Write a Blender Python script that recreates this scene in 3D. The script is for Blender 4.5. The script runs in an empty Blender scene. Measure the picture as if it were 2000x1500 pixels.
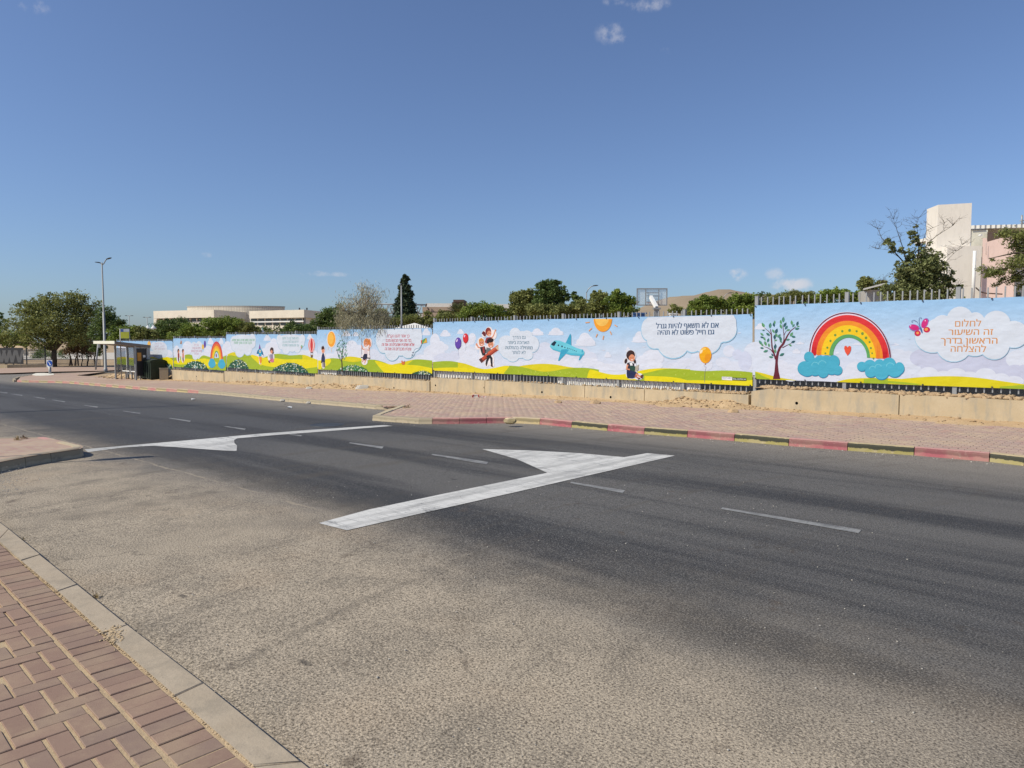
import bpy, bmesh, math, random
import numpy as np
from mathutils import Vector, Matrix
from mathutils.geometry import tessellate_polygon
R = math.radians
random.seed(11)
rng = np.random.default_rng(11)
S = bpy.context.scene
C = S.collection

# ------------------------------------------------------------------ camera, light, exposure
H, F, HOR = 1.74, 1387.0, 667.0            # eye height, focal length and horizon of the 2000 px photograph
PITCH = math.atan((750 - HOR) / F)
cam = bpy.data.objects.new('camera', bpy.data.cameras.new('camera'))
C.objects.link(cam)
cam.location = (0, 0, H)
cam.rotation_euler = (math.pi / 2 - PITCH, 0, 0)
cam.data.sensor_width = 36
cam.data.lens = 36 * F / 2000
cam.data.clip_start = 0.05
cam.data.clip_end = 9000
S.camera = cam

SUN_AZ = math.atan2(-0.93, -0.37)           # compass angle of the sun seen from above (x, y)
SUN_EL = R(44)
sun = bpy.data.objects.new('sun', bpy.data.lights.new('sun', 'SUN'))
C.objects.link(sun)
sun.data.energy = 4.6
sun.data.angle = R(0.53)
sun.data.color = (1.0, 0.925, 0.77)
to_sun = Vector((math.sin(SUN_AZ) * math.cos(SUN_EL), math.cos(SUN_AZ) * math.cos(SUN_EL), math.sin(SUN_EL)))
sun.rotation_euler = to_sun.to_track_quat('Z', 'Y').to_euler()

S.view_settings.view_transform = 'Standard'
S.view_settings.look = 'None'
S.view_settings.gamma = 1
S.view_settings.use_curve_mapping = False
S.view_settings.exposure = 0.0
S.render.engine = 'CYCLES'
S.cycles.max_bounces = 6
S.cycles.transparent_max_bounces = 12

W = bpy.data.worlds.new('World')
S.world = W
W.use_nodes = True


def px_dir(px, py):
    fw = Vector((0, math.cos(PITCH), -math.sin(PITCH)))
    up = Vector((0, math.sin(PITCH), math.cos(PITCH)))
    return fw + Vector((1, 0, 0)) * ((px - 1000) / F) + up * ((750 - py) / F)


def world_nodes():
    nt = W.node_tree
    nt.nodes.clear()
    N = nt.nodes.new
    L = nt.links.new
    out = N('ShaderNodeOutputWorld')
    bg = N('ShaderNodeBackground')
    sky = N('ShaderNodeTexSky')
    sky.sky_type = 'NISHITA'
    sky.sun_disc = False
    sky.sun_elevation = SUN_EL
    sky.sun_rotation = SUN_AZ
    sky.altitude = 0
    sky.air_density = 1.0
    sky.dust_density = 0.8
    sky.ozone_density = 4.0
    tc = N('ShaderNodeTexCoord')
    # small fair weather clouds, each at its own direction in the sky dome
    noise = N('ShaderNodeTexNoise')
    noise.inputs['Scale'].default_value = 55
    noise.inputs['Detail'].default_value = 7
    noise.inputs['Roughness'].default_value = 0.62
    L(tc.outputs['Generated'], noise.inputs['Vector'])
    total = None
    for px, py, rx, ry, a in [(1196, 66, 30, 20, .38), (1268, 8, 42, 12, .4), (66, 12, 22, 11, .35), (1200, 2, 20, 9, .3),
                              (612, 534, 30, 7, .55), (655, 536, 28, 5, .4), (1438, 537, 22, 13, .75), (1515, 536, 24, 12, .5),
                              (1547, 556, 38, 14, .85), (402, 498, 12, 5, .25), (1590, 620, 60, 14, .3), (1300, 100, 14, 6, .12)]:
        c = px_dir(px, py).normalized()
        t1 = Vector((c.y, -c.x, 0)).normalized()
        t2 = t1.cross(c)
        vals = []
        for t, r in ((t1, rx), (t2, ry)):
            d = N('ShaderNodeVectorMath')
            d.operation = 'DOT_PRODUCT'
            L(tc.outputs['Generated'], d.inputs[0])
            d.inputs[1].default_value = t * (F / r)
            m = N('ShaderNodeMath')
            m.operation = 'POWER'
            L(d.outputs['Value'], m.inputs[0])
            m.inputs[1].default_value = 2
            ab = N('ShaderNodeMath')
            ab.operation = 'MULTIPLY'
            L(d.outputs['Value'], ab.inputs[0])
            L(d.outputs['Value'], ab.inputs[1])
            vals.append(ab)
        s = N('ShaderNodeMath')
        L(vals[0].outputs[0], s.inputs[0])
        L(vals[1].outputs[0], s.inputs[1])
        front = N('ShaderNodeVectorMath')
        front.operation = 'DOT_PRODUCT'
        L(tc.outputs['Generated'], front.inputs[0])
        front.inputs[1].default_value = c
        fm = N('ShaderNodeMath')
        fm.operation = 'GREATER_THAN'
        L(front.outputs['Value'], fm.inputs[0])
        fm.inputs[1].default_value = 0.5
        mr = N('ShaderNodeMapRange')
        mr.interpolation_type = 'SMOOTHSTEP'
        L(s.outputs[0], mr.inputs['Value'])
        mr.inputs['From Min'].default_value = 0
        mr.inputs['From Max'].default_value = 1.5
        mr.inputs['To Min'].default_value = 1
        mr.inputs['To Max'].default_value = 0
        mm = N('ShaderNodeMath')
        mm.operation = 'MULTIPLY'
        L(mr.outputs[0], mm.inputs[0])
        L(fm.outputs[0], mm.inputs[1])
        ma = N('ShaderNodeMath')
        ma.operation = 'MULTIPLY'
        L(mm.outputs[0], ma.inputs[0])
        ma.inputs[1].default_value = a
        if total is None:
            total = ma
        else:
            ad = N('ShaderNodeMath')
            ad.operation = 'MAXIMUM'
            L(total.outputs[0], ad.inputs[0])
            L(ma.outputs[0], ad.inputs[1])
            total = ad
    nz = N('ShaderNodeMath')
    nz.operation = 'MULTIPLY_ADD'
    L(total.outputs[0], nz.inputs[0])
    nz.inputs[1].default_value = 0.28
    L(noise.outputs['Fac'], nz.inputs[2])
    nr = N('ShaderNodeMapRange')
    nr.interpolation_type = 'SMOOTHSTEP'
    L(nz.outputs[0], nr.inputs['Value'])
    nr.inputs['From Min'].default_value = 0.50
    nr.inputs['From Max'].default_value = 0.80
    fin = N('ShaderNodeMath')
    fin.operation = 'MULTIPLY'
    L(total.outputs[0], fin.inputs[0])
    L(nr.outputs[0], fin.inputs[1])
    mix = N('ShaderNodeMix')
    mix.data_type = 'RGBA'
    L(fin.outputs[0], mix.inputs[0])
    wb = N('ShaderNodeMix')                      # the camera's white balance leans to blue
    wb.data_type = 'RGBA'
    wb.blend_type = 'MULTIPLY'
    wb.inputs[0].default_value = 1
    L(sky.outputs[0], wb.inputs[6])
    wb.inputs[7].default_value = (.65, .775, .97, 1)
    hs = N('ShaderNodeHueSaturation')
    hs.inputs['Saturation'].default_value = .91
    hs.inputs['Value'].default_value = .93
    L(wb.outputs[2], hs.inputs['Color'])
    L(hs.outputs[0], mix.inputs[6])
    mix.inputs[7].default_value = (5.2, 5.2, 5.6, 1)
    L(mix.outputs[2], bg.inputs['Color'])
    bg.inputs['Strength'].default_value = 0.13
    L(bg.outputs[0], out.inputs['Surface'])


world_nodes()

# ------------------------------------------------------------------ place: along-road (u) and across-road (v) coordinates
D2 = Vector((-0.7289, 0.6846)).normalized()      # along the fence, away to the left
N2 = Vector((D2.y, -D2.x))                       # across the road towards the fence
VB = 17.00                                       # plane of the banners
VW = 16.84                                       # front face of the concrete wall


def softplus(x, w):
    x = x / w
    return w * (x if x > 30 else math.log1p(math.exp(x)))


def zg(u):
    return -0.0182 * (softplus(u - 8, 2.0) - softplus(u - 74, 4.0))


def uv(x, y):
    return x * D2.x + y * D2.y, x * N2.x + y * N2.y


def xy(u, v):
    return D2.x * u + N2.x * v, D2.y * u + N2.y * v


def UV3(u, v, z):
    x, y = xy(u, v)
    return Vector((x, y, z))


def G(px, py, dz=0.0):
    """the ground point seen at a pixel of the photograph"""
    d = px_dir(px, py)
    t = (H - dz) / -d.z if d.z < -1e-4 else 100
    for _ in range(60):
        u, _v = uv(d.x * t, d.y * t)
        t = 0.5 * t + 0.5 * max(0.5, (H - dz - zg(u)) / max(1e-4, -d.z))
    p = d * t
    return Vector((p.x, p.y, H + p.z))


def at(px, py, Y):
    """the point seen at a pixel, Y metres in front of the camera"""
    d = px_dir(px, py)
    p = d * (Y / d.y)
    return Vector((p.x, p.y, H + p.z))


def WP(px, py, v=VB):
    """(u, z) of a pixel on the vertical plane v"""
    d = px_dir(px, py)
    t = v / (d.x * N2.x + d.y * N2.y)
    u, _ = uv(d.x * t, d.y * t)
    return u, H + d.z * t


# ------------------------------------------------------------------ building helpers
def lin(c):
    def f(x):
        x /= 255.0
        return x / 12.92 if x <= 0.04045 else ((x + 0.055) / 1.055) ** 2.4
    return tuple(f(x) for x in c[:3])


def obj(name, bm, mat, parent=None, smooth=False, loc=None):
    me = bpy.data.meshes.new(name)
    bm.to_mesh(me)
    bm.free()
    return obj_me(name, me, mat, parent, smooth, loc)


def obj_me(name, me, mat, parent=None, smooth=False, loc=None):
    if mat and not me.materials:
        for m in (mat if isinstance(mat, (list, tuple)) else [mat]):
            me.materials.append(m)
    if smooth:
        me.polygons.foreach_set('use_smooth', [True] * len(me.polygons))
    o = bpy.data.objects.new(name, me)
    C.objects.link(o)
    if parent:
        o.parent = parent
        if parent.type == 'EMPTY' or True:
            o.matrix_parent_inverse = Matrix.Translation(-parent.location) if not parent.parent else Matrix.Identity(4)
    if loc is not None:
        o.location = loc
    return o


def tag(o, label=None, cat=None, group=None, kind=None):
    if label:
        o['label'] = label
    if cat:
        o['category'] = cat
    if group:
        o['group'] = group
    if kind:
        o['kind'] = kind
    return o


def thing(name, loc, label, cat, group=None):
    o = bpy.data.objects.new(name, None)
    C.objects.link(o)
    o.location = loc
    o.empty_display_size = 0.2
    return tag(o, label, cat, group)


def box(bm, a, b, mi=0):
    x0, y0, z0 = a
    x1, y1, z1 = b
    v = [bm.verts.new(p) for p in ((x0, y0, z0), (x1, y0, z0), (x1, y1, z0), (x0, y1, z0), (x0, y0, z1), (x1, y0, z1), (x1, y1, z1), (x0, y1, z1))]
    for q in ((3, 2, 1, 0), (4, 5, 6, 7), (0, 1, 5, 4), (1, 2, 6, 5), (2, 3, 7, 6), (3, 0, 4, 7)):
        f = bm.faces.new([v[i] for i in q])
        f.material_index = mi
    return v


def ubox(bm, u0, u1, v0, v1, z0, z1, mi=0):
    """a box lying along the road axes"""
    p = [UV3(u0, v0, 0), UV3(u1, v0, 0), UV3(u1, v1, 0), UV3(u0, v1, 0)]
    v = [bm.verts.new((q.x, q.y, z)) for z in (z0, z1) for q in p]
    for q in ((0, 1, 2, 3), (7, 6, 5, 4), (4, 5, 1, 0), (5, 6, 2, 1), (6, 7, 3, 2), (7, 4, 0, 3)):
        f = bm.faces.new([v[i] for i in q])
        f.material_index = mi
    return v


def prism(bm, pts, z0, z1, mi=0):
    """vertical prism over a plan polygon"""
    n = len(pts)
    lo = [bm.verts.new((p[0], p[1], z0)) for p in pts]
    hi = [bm.verts.new((p[0], p[1], z1)) for p in pts]
    fs = [bm.faces.new(lo[::-1]), bm.faces.new(hi)]
    for i in range(n):
        fs.append(bm.faces.new((lo[i], lo[(i + 1) % n], hi[(i + 1) % n], hi[i])))
    for f in fs:
        f.material_index = mi
    bmesh.ops.recalc_face_normals(bm, faces=fs)


def tube(bm, pts, rad, seg=6, mi=0, cap=True):
    pts = [Vector(p) for p in pts]
    if not isinstance(rad, (list, tuple)):
        rad = [rad] * len(pts)
    rings = []
    for i, p in enumerate(pts):
        d = (pts[min(i + 1, len(pts) - 1)] - pts[max(i - 1, 0)]).normalized()
        a = d.orthogonal().normalized() if i == 0 else None
        if i == 0:
            ref = a
        a = (ref - d * ref.dot(d)).normalized()
        ref = a
        b = d.cross(a)
        rings.append([bm.verts.new(p + (a * math.cos(2 * math.pi * k / seg) + b * math.sin(2 * math.pi * k / seg)) * rad[i]) for k in range(seg)])
    for r0, r1 in zip(rings, rings[1:]):
        for k in range(seg):
            f = bm.faces.new((r0[k], r0[(k + 1) % seg], r1[(k + 1) % seg], r1[k]))
            f.material_index = mi
            f.smooth = True
    if cap:
        bm.faces.new(rings[0][::-1]).material_index = mi
        bm.faces.new(rings[-1]).material_index = mi


def sheet(name, pts, dz, mat, parent=None, ustep=1.0):
    """a sheet over a plan polygon that follows the slope of the road"""
    bm = bmesh.new()
    bm.faces.new([bm.verts.new((p[0], p[1], 0)) for p in pts])
    us = [uv(p[0], p[1])[0] for p in pts]
    k = math.ceil(min(us) / ustep) * ustep
    while k < min(max(us), 95):
        if k > 0:
            bmesh.ops.bisect_plane(bm, geom=bm.verts[:] + bm.edges[:] + bm.faces[:], dist=1e-5,
                                   plane_co=UV3(k, 0, 0), plane_no=(D2.x, D2.y, 0))
        k += ustep if k < 30 else 4
    bmesh.ops.triangulate(bm, faces=bm.faces[:])
    for v in bm.verts:
        v.co.z = zg(uv(v.co.x, v.co.y)[0]) + dz
    bm.normal_update()
    for f in bm.faces:
        if f.normal.z < 0:
            f.normal_flip()
    return obj(name, bm, mat, parent)


# ------------------------------------------------------------------ materials
def nodemat(name, rough=0.8, spec=0.3):
    m = bpy.data.materials.new(name)
    m.use_nodes = True
    nt = m.node_tree
    b = nt.nodes['Principled BSDF']
    b.inputs['Roughness'].default_value = rough
    b.inputs['Specular IOR Level'].default_value = spec
    return m, nt, b, nt.nodes.new, nt.links.new


def noise_node(nt, scale, detail=4, rough=0.6, vec=None, coord='Object', rot=0, stretch=(1, 1, 1)):
    N, L = nt.nodes.new, nt.links.new
    t = N('ShaderNodeTexNoise')
    t.inputs['Scale'].default_value = scale
    t.inputs['Detail'].default_value = detail
    t.inputs['Roughness'].default_value = rough
    if vec is None:
        tc = N('ShaderNodeTexCoord')
        mp = N('ShaderNodeMapping')
        mp.vector_type = 'TEXTURE'
        mp.inputs['Rotation'].default_value = (0, 0, rot)
        mp.inputs['Scale'].default_value = stretch
        L(tc.outputs[coord], mp.inputs['Vector'])
        vec = mp.outputs[0]
    L(vec, t.inputs['Vector'])
    return t.outputs['Fac']


def ramp(nt, fac, a, b, ca, cb):
    r = nt.nodes.new('ShaderNodeValToRGB')
    r.color_ramp.elements[0].position = a
    r.color_ramp.elements[1].position = b
    r.color_ramp.elements[0].color = (*ca, 1) if len(ca) == 3 else ca
    r.color_ramp.elements[1].color = (*cb, 1) if len(cb) == 3 else cb
    nt.links.new(fac, r.inputs[0])
    return r.outputs[0]


def mixc(nt, fac, a, b, mode='MIX'):
    m = nt.nodes.new('ShaderNodeMix')
    m.data_type = 'RGBA'
    m.blend_type = mode
    for k, s in ((0, fac), (6, a), (7, b)):
        if hasattr(s, 'is_linked') or hasattr(s, 'links'):
            nt.links.new(s, m.inputs[k])
        elif isinstance(s, (int, float)):
            m.inputs[k].default_value = s
        else:
            m.inputs[k].default_value = (*s[:3], 1)
    return m.outputs[2]


def mth(nt, op, a, b=None, clamp=False):
    m = nt.nodes.new('ShaderNodeMath')
    m.operation = op
    m.use_clamp = clamp
    for k, s in ((0, a), (1, b)):
        if s is None:
            continue
        if isinstance(s, (int, float)):
            m.inputs[k].default_value = s
        else:
            nt.links.new(s, m.inputs[k])
    return m.outputs[0]


def maprange(nt, v, a, b, c=0.0, d=1.0, smooth=True):
    m = nt.nodes.new('ShaderNodeMapRange')
    m.interpolation_type = 'SMOOTHSTEP' if smooth else 'LINEAR'
    nt.links.new(v, m.inputs['Value'])
    for k, s in zip(('From Min', 'From Max', 'To Min', 'To Max'), (a, b, c, d)):
        m.inputs[k].default_value = s
    return m.outputs[0]


def bump(nt, bsdf, h, strength, dist=0.01):
    b = nt.nodes.new('ShaderNodeBump')
    b.inputs['Strength'].default_value = strength
    b.inputs['Distance'].default_value = dist
    nt.links.new(h, b.inputs['Height'])
    nt.links.new(b.outputs[0], bsdf.inputs['Normal'])


def plain(name, col, rough=0.6, metal=0.0, var=0.12, scale=6.0, spec=0.3, bmp=0.0):
    m, nt, b, N, L = nodemat(name, rough, spec)
    n = noise_node(nt, scale, 5, 0.65)
    c0 = tuple(x * (1 - var) for x in col)
    c1 = tuple(min(1, x * (1 + var)) for x in col)
    L(ramp(nt, n, 0.3, 0.7, c0, c1), b.inputs['Base Color'])
    b.inputs['Metallic'].default_value = metal
    if bmp:
        bump(nt, b, noise_node(nt, scale * 6, 5), bmp)
    return m


def road_uv(nt):
    """object coordinates turned so that x runs along the road and y across it"""
    tc = nt.nodes.new('ShaderNodeTexCoord')
    vr = nt.nodes.new('ShaderNodeMapping')
    ang = math.atan2(D2.y, D2.x)
    vr.vector_type = 'TEXTURE'
    vr.inputs['Rotation'].default_value = (0, 0, ang)
    nt.links.new(tc.outputs['Object'], vr.inputs['Vector'])
    sp = nt.nodes.new('ShaderNodeSeparateXYZ')
    nt.links.new(vr.outputs[0], sp.inputs[0])
    return vr.outputs[0], sp.outputs[0], sp.outputs[1]     # v comes out negative: y axis points to the camera side


def stretch(nt, vec, sx, sy):
    m = nt.nodes.new('ShaderNodeMapping')
    m.inputs['Scale'].default_value = (sx, sy, 1)
    nt.links.new(vec, m.inputs['Vector'])
    return m.outputs[0]


def asphalt_material():
    m, nt, b, N, L = nodemat('asphalt', 0.85, 0.35)
    vec, U, Vn = road_uv(nt)
    V = mth(nt, 'MULTIPLY', Vn, -1.0)
    big = noise_node(nt, 0.35, 5, 0.6, vec)
    mid = noise_node(nt, 1.7, 5, 0.65, vec)
    lng = noise_node(nt, 0.5, 5, 0.6, stretch(nt, vec, .22, 1.0))
    wob = mth(nt, 'ADD', mth(nt, 'MULTIPLY', mth(nt, 'SUBTRACT', lng, 0.5), 2.0), mth(nt, 'MULTIPLY', mth(nt, 'SUBTRACT', mid, 0.5), 0.7))
    Vw = mth(nt, 'ADD', V, wob)
    # main carriageway is younger, darker asphalt; the mouth of the side road is old and full of tan dust
    main = maprange(nt, Vw, 2.6, 5.0)
    far_dust = maprange(nt, mth(nt, 'ADD', V, mth(nt, 'MULTIPLY', wob, 0.45)), 9.2, 11.6)
    # wheel paths: long dark streaks along the road
    st = noise_node(nt, 1.0, 4, 0.62, stretch(nt, vec, 0.06, 0.85))
    streak = maprange(nt, st, 0.40, 0.60)
    base = mixc(nt, streak, lin((92, 90, 87)), lin((44, 45, 47)))
    farther = maprange(nt, mth(nt, 'ADD', U, wob), 9.0, 14.0)
    base = mixc(nt, farther, base, mixc(nt, streak, lin((68, 69, 72)), lin((47, 48, 52))))
    tan = mixc(nt, maprange(nt, mid, 0.35, 0.68), lin((160, 148, 130)), lin((138, 128, 113)))
    tan = mixc(nt, maprange(nt, noise_node(nt, 0.5, 4, .6, vec), .52, .75), tan, lin((164, 147, 125)))
    col = mixc(nt, main, tan, base)
    col = mixc(nt, mth(nt, 'MULTIPLY', far_dust, 0.75), col, lin((146, 138, 126)))
    # aggregate: pale chips and dark holes
    agg = noise_node(nt, 76, 3, 0.75, vec)
    agg2 = noise_node(nt, 38, 4, 0.75, vec)
    vor = N('ShaderNodeTexVoronoi')
    vor.inputs['Scale'].default_value = 75
    L(vec, vor.inputs['Vector'])
    chips = maprange(nt, vor.outputs['Distance'], 0.12, 0.55)
    col = mixc(nt, mth(nt, 'MULTIPLY', maprange(nt, agg, 0.535, 0.59), 0.85), col, mixc(nt, main, lin((84, 75, 63)), lin((46, 46, 48))))
    col = mixc(nt, mth(nt, 'MULTIPLY', maprange(nt, agg, 0.47, 0.39), maprange(nt, main, 0, 1, .75, .5)), col, mixc(nt, main, lin((196, 181, 158)), lin((132, 130, 128))))
    col = mixc(nt, mth(nt, 'MULTIPLY', maprange(nt, agg2, 0.58, 0.74), 0.22), col, lin((72, 66, 60)))
    # tyre arcs of cars turning out of the side road
    sep = N('ShaderNodeVectorMath')
    sep.operation = 'DISTANCE'
    tco = N('ShaderNodeTexCoord')
    L(tco.outputs['Object'], sep.inputs[0])
    sep.inputs[1].default_value = (9.5, -1.5, 0)
    cmb = N('ShaderNodeCombineXYZ')
    L(mth(nt, 'MULTIPLY', sep.outputs['Value'], 2.2), cmb.inputs[0])
    L(mth(nt, 'MULTIPLY', big, .6), cmb.inputs[1])
    arcs = noise_node(nt, 1.0, 4, .65, cmb.outputs[0])
    col = mixc(nt, mth(nt, 'MULTIPLY', maprange(nt, arcs, .52, .68), mth(nt, 'MULTIPLY', maprange(nt, mid, .35, .6), .42)), col, lin((82, 76, 68)))
    # hairline cracks in the old asphalt
    dv = N('ShaderNodeVectorMath')
    dv.operation = 'ADD'
    L(vec, dv.inputs[0])
    nv_ = N('ShaderNodeTexNoise')
    nv_.inputs['Scale'].default_value = 1.9
    nv_.inputs['Detail'].default_value = 5
    L(vec, nv_.inputs['Vector'])
    L(nv_.outputs['Color'], dv.inputs[1])
    vc = N('ShaderNodeTexVoronoi')
    vc.feature = 'DISTANCE_TO_EDGE'
    vc.inputs['Scale'].default_value = .55
    L(dv.outputs[0], vc.inputs['Vector'])
    crack = mth(nt, 'MULTIPLY', maprange(nt, vc.outputs['Distance'], .010, .002), maprange(nt, noise_node(nt, .45, 3, .6, vec), .52, .62))
    col = mixc(nt, mth(nt, 'MULTIPLY', crack, .38), col, lin((60, 54, 48)))
    # old oil spots and rusty trails in the side road
    spots = noise_node(nt, 2.3, 6, 0.7, vec)
    col = mixc(nt, mth(nt, 'MULTIPLY', maprange(nt, spots, 0.61, 0.70), 0.55), col, lin((78, 66, 55)))
    # pock marks: small dark pits scattered along the lanes
    vp = N('ShaderNodeTexVoronoi')
    vp.inputs['Scale'].default_value = 1.6
    L(stretch(nt, vec, 0.6, 1.5), vp.inputs['Vector'])
    pit = mth(nt, 'MULTIPLY', maprange(nt, vp.outputs['Distance'], 0.075, 0.03), maprange(nt, noise_node(nt, .8, 2, .5, vec), .5, .58))
    col = mixc(nt, mth(nt, 'MULTIPLY', pit, 0.7), col, lin((38, 37, 38)))
    # seam between the two asphalts
    seam = maprange(nt, mth(nt, 'ABSOLUTE', mth(nt, 'SUBTRACT', mth(nt, 'ADD', V, mth(nt, 'MULTIPLY', mth(nt, 'SUBTRACT', mid, .5), .25)), 3.95)), 0.035, 0.0)
    seam = mth(nt, 'MULTIPLY', seam, mth(nt, 'MULTIPLY', maprange(nt, U, 5.0, 6.0), maprange(nt, mid, .4, .55)))
    col = mixc(nt, mth(nt, 'MULTIPLY', seam, .6), col, lin((165, 152, 132)))
    L(col, b.inputs['Base Color'])
    hgt = mth(nt, 'ADD', mth(nt, 'MULTIPLY', agg, 1.0), mth(nt, 'MULTIPLY', chips, 0.35))
    bump(nt, b, hgt, 0.7, 0.006)
    return m


def paint_material(name, col, worn, under, wear_scale=9.0):
    m, nt, b, N, L = nodemat(name, 0.65, 0.35)
    vec, U, Vn = road_uv(nt)
    n1 = noise_node(nt, wear_scale, 6, 0.75, stretch(nt, vec, 0.35, 1.0))
    n2 = noise_node(nt, 70, 4, 0.7, vec)
    n3 = noise_node(nt, 1.6, 3, .6, stretch(nt, vec, .5, 1.4))
    f = mth(nt, 'ADD', mth(nt, 'MULTIPLY', n1, .55), mth(nt, 'ADD', mth(nt, 'MULTIPLY', n2, .3), mth(nt, 'MULTIPLY', n3, .25)))
    c = mixc(nt, maprange(nt, noise_node(nt, 1.0, 5, .75, stretch(nt, vec, 5.0, .6)), .40, .64), col, tuple(x * .66 for x in col))
    c = mixc(nt, maprange(nt, f, worn, worn + 0.13), c, under)
    scr = noise_node(nt, 5, 5, .8, stretch(nt, vec, .3, 14))
    c = mixc(nt, mth(nt, 'MULTIPLY', maprange(nt, scr, .53, .60), .6), c, under)
    L(c, b.inputs['Base Color'])
    bump(nt, b, n2, 0.3, 0.004)
    return m


def concrete_material(name, a, b_, stain, scale=1.3):
    m, nt, b, N, L = nodemat(name, 0.9, 0.2)
    n1 = noise_node(nt, scale, 6, 0.65)
    n2 = noise_node(nt, 4.0, 6, 0.7, stretch=(1, 1, 4))      # vertical runs
    n3 = noise_node(nt, 30, 4, 0.7)
    c = ramp(nt, n1, 0.32, 0.68, a, b_)
    c = mixc(nt, mth(nt, 'MULTIPLY', maprange(nt, n2, 0.46, 0.66), 0.75), c, stain)
    c = mixc(nt, mth(nt, 'MULTIPLY', maprange(nt, n3, 0.60, 0.75), 0.35), c, tuple(x * .55 for x in stain))
    L(c, b.inputs['Base Color'])
    bump(nt, b, n3, 0.35, 0.01)
    return m


def attr_material(name, attr, rough, spec=0.3, wrinkle=0.0):
    m, nt, b, N, L = nodemat(name, rough, spec)
    a = N('ShaderNodeAttribute')
    a.attribute_name = attr
    L(a.outputs['Color'], b.inputs['Base Color'])
    if wrinkle:
        w1 = noise_node(nt, 0.9, 3, 0.55, stretch=(1, 1, 1.6))
        w2 = noise_node(nt, 3.2, 2, 0.5, rot=.4, stretch=(1.2, 1.2, .7))
        bump(nt, b, mth(nt, 'ADD', w1, mth(nt, 'MULTIPLY', w2, .35)), wrinkle, 0.12)
    return m


def leaf_material(name, dark, mid, light, trans=0.28):
    m, nt, b, N, L = nodemat(name, 0.6, 0.25)
    a = N('ShaderNodeAttribute')
    a.attribute_name = 'tone'
    r = N('ShaderNodeValToRGB')
    e = r.color_ramp.elements
    e[0].position, e[1].position = 0.05, 0.95
    e[0].color, e[1].color = (*dark, 1), (*light, 1)
    k = e.new(0.5)
    k.color = (*mid, 1)
    L(a.outputs['Fac'], r.inputs[0])
    L(r.outputs[0], b.inputs['Base Color'])
    t = N('ShaderNodeBsdfTranslucent')
    L(r.outputs[0], t.inputs['Color'])
    ms = N('ShaderNodeMixShader')
    ms.inputs[0].default_value = trans
    L(b.outputs[0], ms.inputs[1])
    L(t.outputs[0], ms.inputs[2])
    L(ms.outputs[0], nt.nodes['Material Output'].inputs['Surface'])
    return m


def brick_material(name, cols, sand, amount=0.35, scale=3.0):
    """paving bricks; tone differs from brick to brick with the object or the face attribute"""
    m, nt, b, N, L = nodemat(name, 0.9, 0.2)
    a = N('ShaderNodeAttribute')
    a.attribute_name = 'tone'
    oi = N('ShaderNodeObjectInfo')
    s = mth(nt, 'FRACT', mth(nt, 'ADD', a.outputs['Fac'], oi.outputs['Random']))
    r = N('ShaderNodeValToRGB')
    e = r.color_ramp.elements
    e[0].position, e[1].position = 0, 1
    e[0].color, e[1].color = (*cols[0], 1), (*cols[-1], 1)
    for i, c in enumerate(cols[1:-1]):
        k = e.new((i + 1) / (len(cols) - 1))
        k.color = (*c, 1)
    L(s, r.inputs[0])
    tc = N('ShaderNodeTexCoord')
    geo = N('ShaderNodeNewGeometry')
    n1 = noise_node(nt, scale, 6, 0.7, geo.outputs['Position'])
    n2 = noise_node(nt, 160, 3, 0.7, geo.outputs['Position'])
    n4 = noise_node(nt, 22, 4, 0.7, geo.outputs['Position'])
    c = mixc(nt, mth(nt, 'MULTIPLY', maprange(nt, n1, 0.42, 0.68), amount), r.outputs[0], sand)
    c = mixc(nt, mth(nt, 'MULTIPLY', maprange(nt, n2, 0.55, 0.75), 0.3), c, tuple(x * .5 for x in cols[0]))
    c = mixc(nt, mth(nt, 'MULTIPLY', maprange(nt, n4, 0.55, 0.75), 0.22), c, tuple(x * .6 for x in cols[0]))
    L(c, b.inputs['Base Color'])
    bump(nt, b, mth(nt, 'ADD', n2, n4), 0.3, 0.003)
    return m


def soil_material(name, a, b_, scale=2.0, bs=0.6):
    m, nt, b, N, L = nodemat(name, 0.95, 0.1)
    n1 = noise_node(nt, scale, 6, 0.7)
    n2 = noise_node(nt, 28, 5, 0.7)
    c = ramp(nt, n1, 0.3, 0.7, a, b_)
    c = mixc(nt, mth(nt, 'MULTIPLY', maprange(nt, n2, 0.55, 0.75), 0.4), c, tuple(x * .6 for x in a))
    L(c, b.inputs['Base Color'])
    bump(nt, b, n2, bs, 0.03)
    return m


M = {}
M['asphalt'] = asphalt_material()
M['line_paint'] = paint_material('white_road_paint', (.63, .62, .585), 0.575, (.17, .17, .17))
M['old_paint'] = paint_material('worn_road_paint', (.29, .29, .28), 0.50, (.12, .12, .12))
M['wall'] = concrete_material('cast_concrete', (.44, .35, .225), (.545, .445, .30), (.34, .305, .24))
M['grey_concrete'] = concrete_material('grey_concrete', (.40, .37, .32), (.47, .44, .385), (.33, .30, .27), 4)
M['print'] = attr_material('printed_vinyl', 'col', 0.5, 0.3, 0.45)
M['sand'] = soil_material('sandy_soil', (.40, .275, .155), (.53, .39, .24))
M['joint_sand'] = soil_material('joint_sand', (.40, .30, .19), (.48, .37, .235), 9, .4)
M['earth'] = soil_material('dry_earth', (.36, .26, .16), (.46, .35, .23), .4)
M['clod'] = soil_material('earth_clods', (.36, .25, .15), (.50, .37, .23), 5)
M['near_brick'] = brick_material('reddish_paver', [(.235, .155, .120), (.285, .192, .146), (.26, .174, .134), (.245, .174, .138), (.275, .182, .138)], (.42, .32, .21), .35)
M['far_brick'] = brick_material('pink_paver', [(.37, .235, .20), (.42, .32, .25), (.36, .245, .215), (.40, .30, .24), (.35, .26, .225)], (.48, .37, .25), .62, 1.1)
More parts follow.
